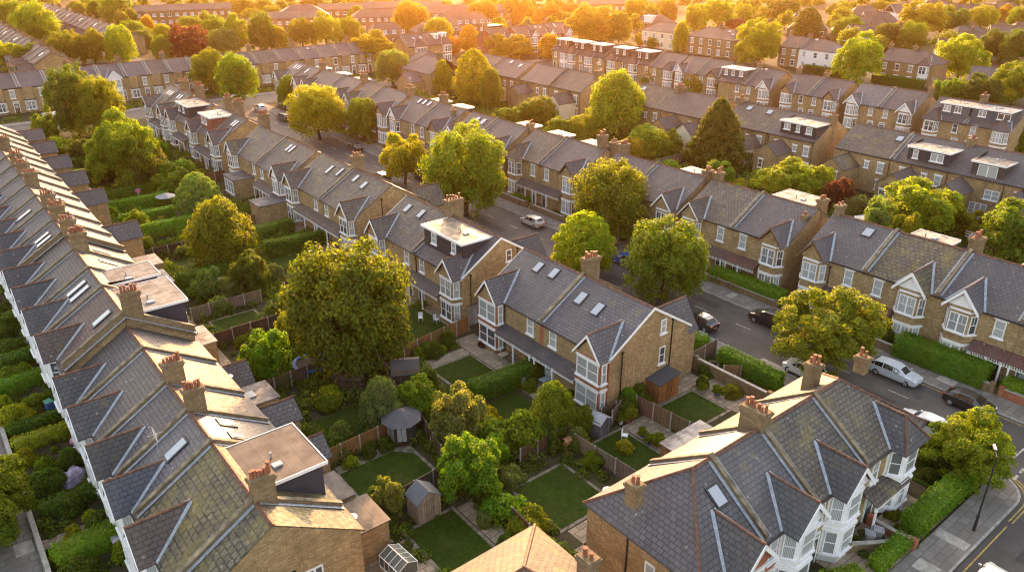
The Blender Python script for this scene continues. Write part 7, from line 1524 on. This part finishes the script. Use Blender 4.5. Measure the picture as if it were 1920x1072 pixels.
for i in range(n):
    for j in range(16):
        f = lambda i, j: (.32 * math.sin(math.pi * i / n) * math.cos(2 * math.pi * j / 16), .32 * math.sin(math.pi * i / n) * math.sin(2 * math.pi * j / 16), .32 - .32 * math.cos(math.pi * i / n))
        b.face([f(i, j), f(i, j + 1), f(i + 1, j + 1), f(i + 1, j)] if 0 < i < n - 1 else ([f(i, j), f(i + 1, j + 1), f(i + 1, j)] if i == 0 else [f(i, j), f(i, j + 1), f(i + 1, j)]))
o = b.build('play_ball', 'pink_plastic', None, None, (4.2, 62.8, .02)); tag(o, 'pink ball by the yellow-topped front hedge', 'ball')
def bike(x, y, rot, label):
    root = empty('bicycle', (x, y, .04), rot); tag(root, label, 'bicycle', 'bicycles')
    for sx in (-.52, .52):
        b = MB(); 
        for i in range(18):
            a0, a1 = 2 * math.pi * i / 18, 2 * math.pi * (i + 1) / 18
            b.tube((sx + .33 * math.cos(a0), 0, .34 + .33 * math.sin(a0)), (sx + .33 * math.cos(a1), 0, .34 + .33 * math.sin(a1)), .025, .025, 5)
        for i in range(6): b.tube((sx, 0, .34), (sx + .33 * math.cos(i), 0, .34 + .33 * math.sin(i)), .006, .006, 4)
        b.build('wheel', 'black_rubber', root)
    b = MB()
    for p, q in (((-.52, 0, .34), (-.12, 0, .32)), ((-.12, 0, .32), (-.2, 0, .82)), ((-.2, 0, .78), (.38, 0, .78)), ((-.12, 0, .32), (.38, 0, .74)), ((.38, 0, .85), (.52, 0, .34)), ((-.52, 0, .34), (-.2, 0, .78))): b.tube(p, q, .022, .022, 6)
    b.build('frame', 'lead', root); MB().box(-.32, -.1, -.06, .06, .84, .9).build('saddle', 'black_rubber', root); MB().tube((.36, -.26, .98), (.36, .26, .98), .016, .016).build('handlebar', 'black_iron', root)
bike(25.3, 55.0, R(70), 'bicycle leaning by the brown gazebo'); bike(40.5, 50.6, R(110), 'pale bicycle under the far veranda'); bike(20.6, 67.4, R(40), 'bicycle by the dark fence near the shingled outhouse'); bike(48.8, 38.0, R(0), 'bicycle behind the orange brown tool shed')
# shingled flat outhouse, raised beds
for x, y, w, d, t in ((54.6, 37.9, 2.2, .9, 'timber raised bed nearer the slatted fence'), (55.0, 35.9, 1.8, .8, 'timber raised bed beside the low tan fence')):
    root = empty('raised_bed', (x, y, 0), R(20)); tag(root, t, 'raised bed', 'raised beds')
    b = MB(); b.box(-w / 2, w / 2, -d / 2, -d / 2 + .06, 0, .35); b.box(-w / 2, w / 2, d / 2 - .06, d / 2, 0, .35); b.box(-w / 2, -w / 2 + .06, -d / 2 + .06, d / 2 - .06, 0, .35); b.box(w / 2 - .06, w / 2, -d / 2 + .06, d / 2 - .06, 0, .35); b.build('frame', 'wood_pale', root)
    MB().box(-w / 2 + .06, w / 2 - .06, -d / 2 + .06, d / 2 - .06, 0, .28).build('soil', 'soil', root)

# ================================================================== light, air and camera
SUN_AZ, SUN_EL = 39.0, SUN_ELEV   # azimuth clockwise from +y
W = bpy.data.worlds.new('World'); S.world = W; W.use_nodes = True; nt = W.node_tree; nt.nodes.clear()
wo = nt.nodes.new('ShaderNodeOutputWorld'); bg = nt.nodes.new('ShaderNodeBackground'); sky = nt.nodes.new('ShaderNodeTexSky')
sky.sky_type = 'NISHITA'; sky.sun_disc = False; sky.sun_elevation = R(SUN_EL); sky.sun_rotation = R(SUN_AZ); sky.altitude = 50; sky.air_density = 1.2; sky.dust_density = 4.; sky.ozone_density = 1.
bg.inputs[1].default_value = SKY; hs = N(nt, 'ShaderNodeHueSaturation'); hs.inputs['Saturation'].default_value = .72; L(nt, sky.outputs[0], hs.inputs['Color']); L(nt, mixc(nt, 1., hs.outputs[0], (1.10, .985, .90), 'MULTIPLY'), bg.inputs[0]); nt.links.new(bg.outputs[0], wo.inputs[0])
sd = bpy.data.lights.new('sun', 'SUN'); sd.energy = SUN; sd.angle = R(.6); sd.color = (1., .45, .14)
so = bpy.data.objects.new('sun', sd); COL.objects.link(so)
d = Vector((math.sin(R(SUN_AZ)) * math.cos(R(SUN_EL)), math.cos(R(SUN_AZ)) * math.cos(R(SUN_EL)), math.sin(R(SUN_EL))))
so.rotation_euler = d.to_track_quat('Z', 'Y').to_euler()
m, nt, out = new_mat('air'); 
pv = nt.nodes.new('ShaderNodeVolumePrincipled'); pv.inputs['Color'].default_value = (1, .51, .17, 1); pv.inputs['Density'].default_value = HAZE; pv.inputs['Anisotropy'].default_value = HAZE_G
nt.links.new(pv.outputs[0], out.inputs['Volume'])
hz = MB().box(-620, 920, -420, 920, -1, 41).build('haze', 'air'); hz['kind'] = 'stuff'
cam = bpy.data.cameras.new('camera'); co = bpy.data.objects.new('camera', cam); COL.objects.link(co); S.camera = co
cam.sensor_width = 36; cam.lens = 1439 / 1920 * 36; cam.clip_end = 3000; cam.clip_start = .5
co.location = (0, 0, 38); co.rotation_euler = (R(90 - 24.639), 0, R(-38.516))
S.view_settings.view_transform = 'Standard'; S.view_settings.look = 'None'; S.view_settings.gamma = 1; S.view_settings.exposure = EXPO
c = S.cycles; c.filter_width = 1.15; c.use_denoising = True; c.max_bounces = 5; c.diffuse_bounces = 3; c.glossy_bounces = 2; c.transmission_bounces = 3; c.volume_bounces = 0; c.sample_clamp_indirect = 4
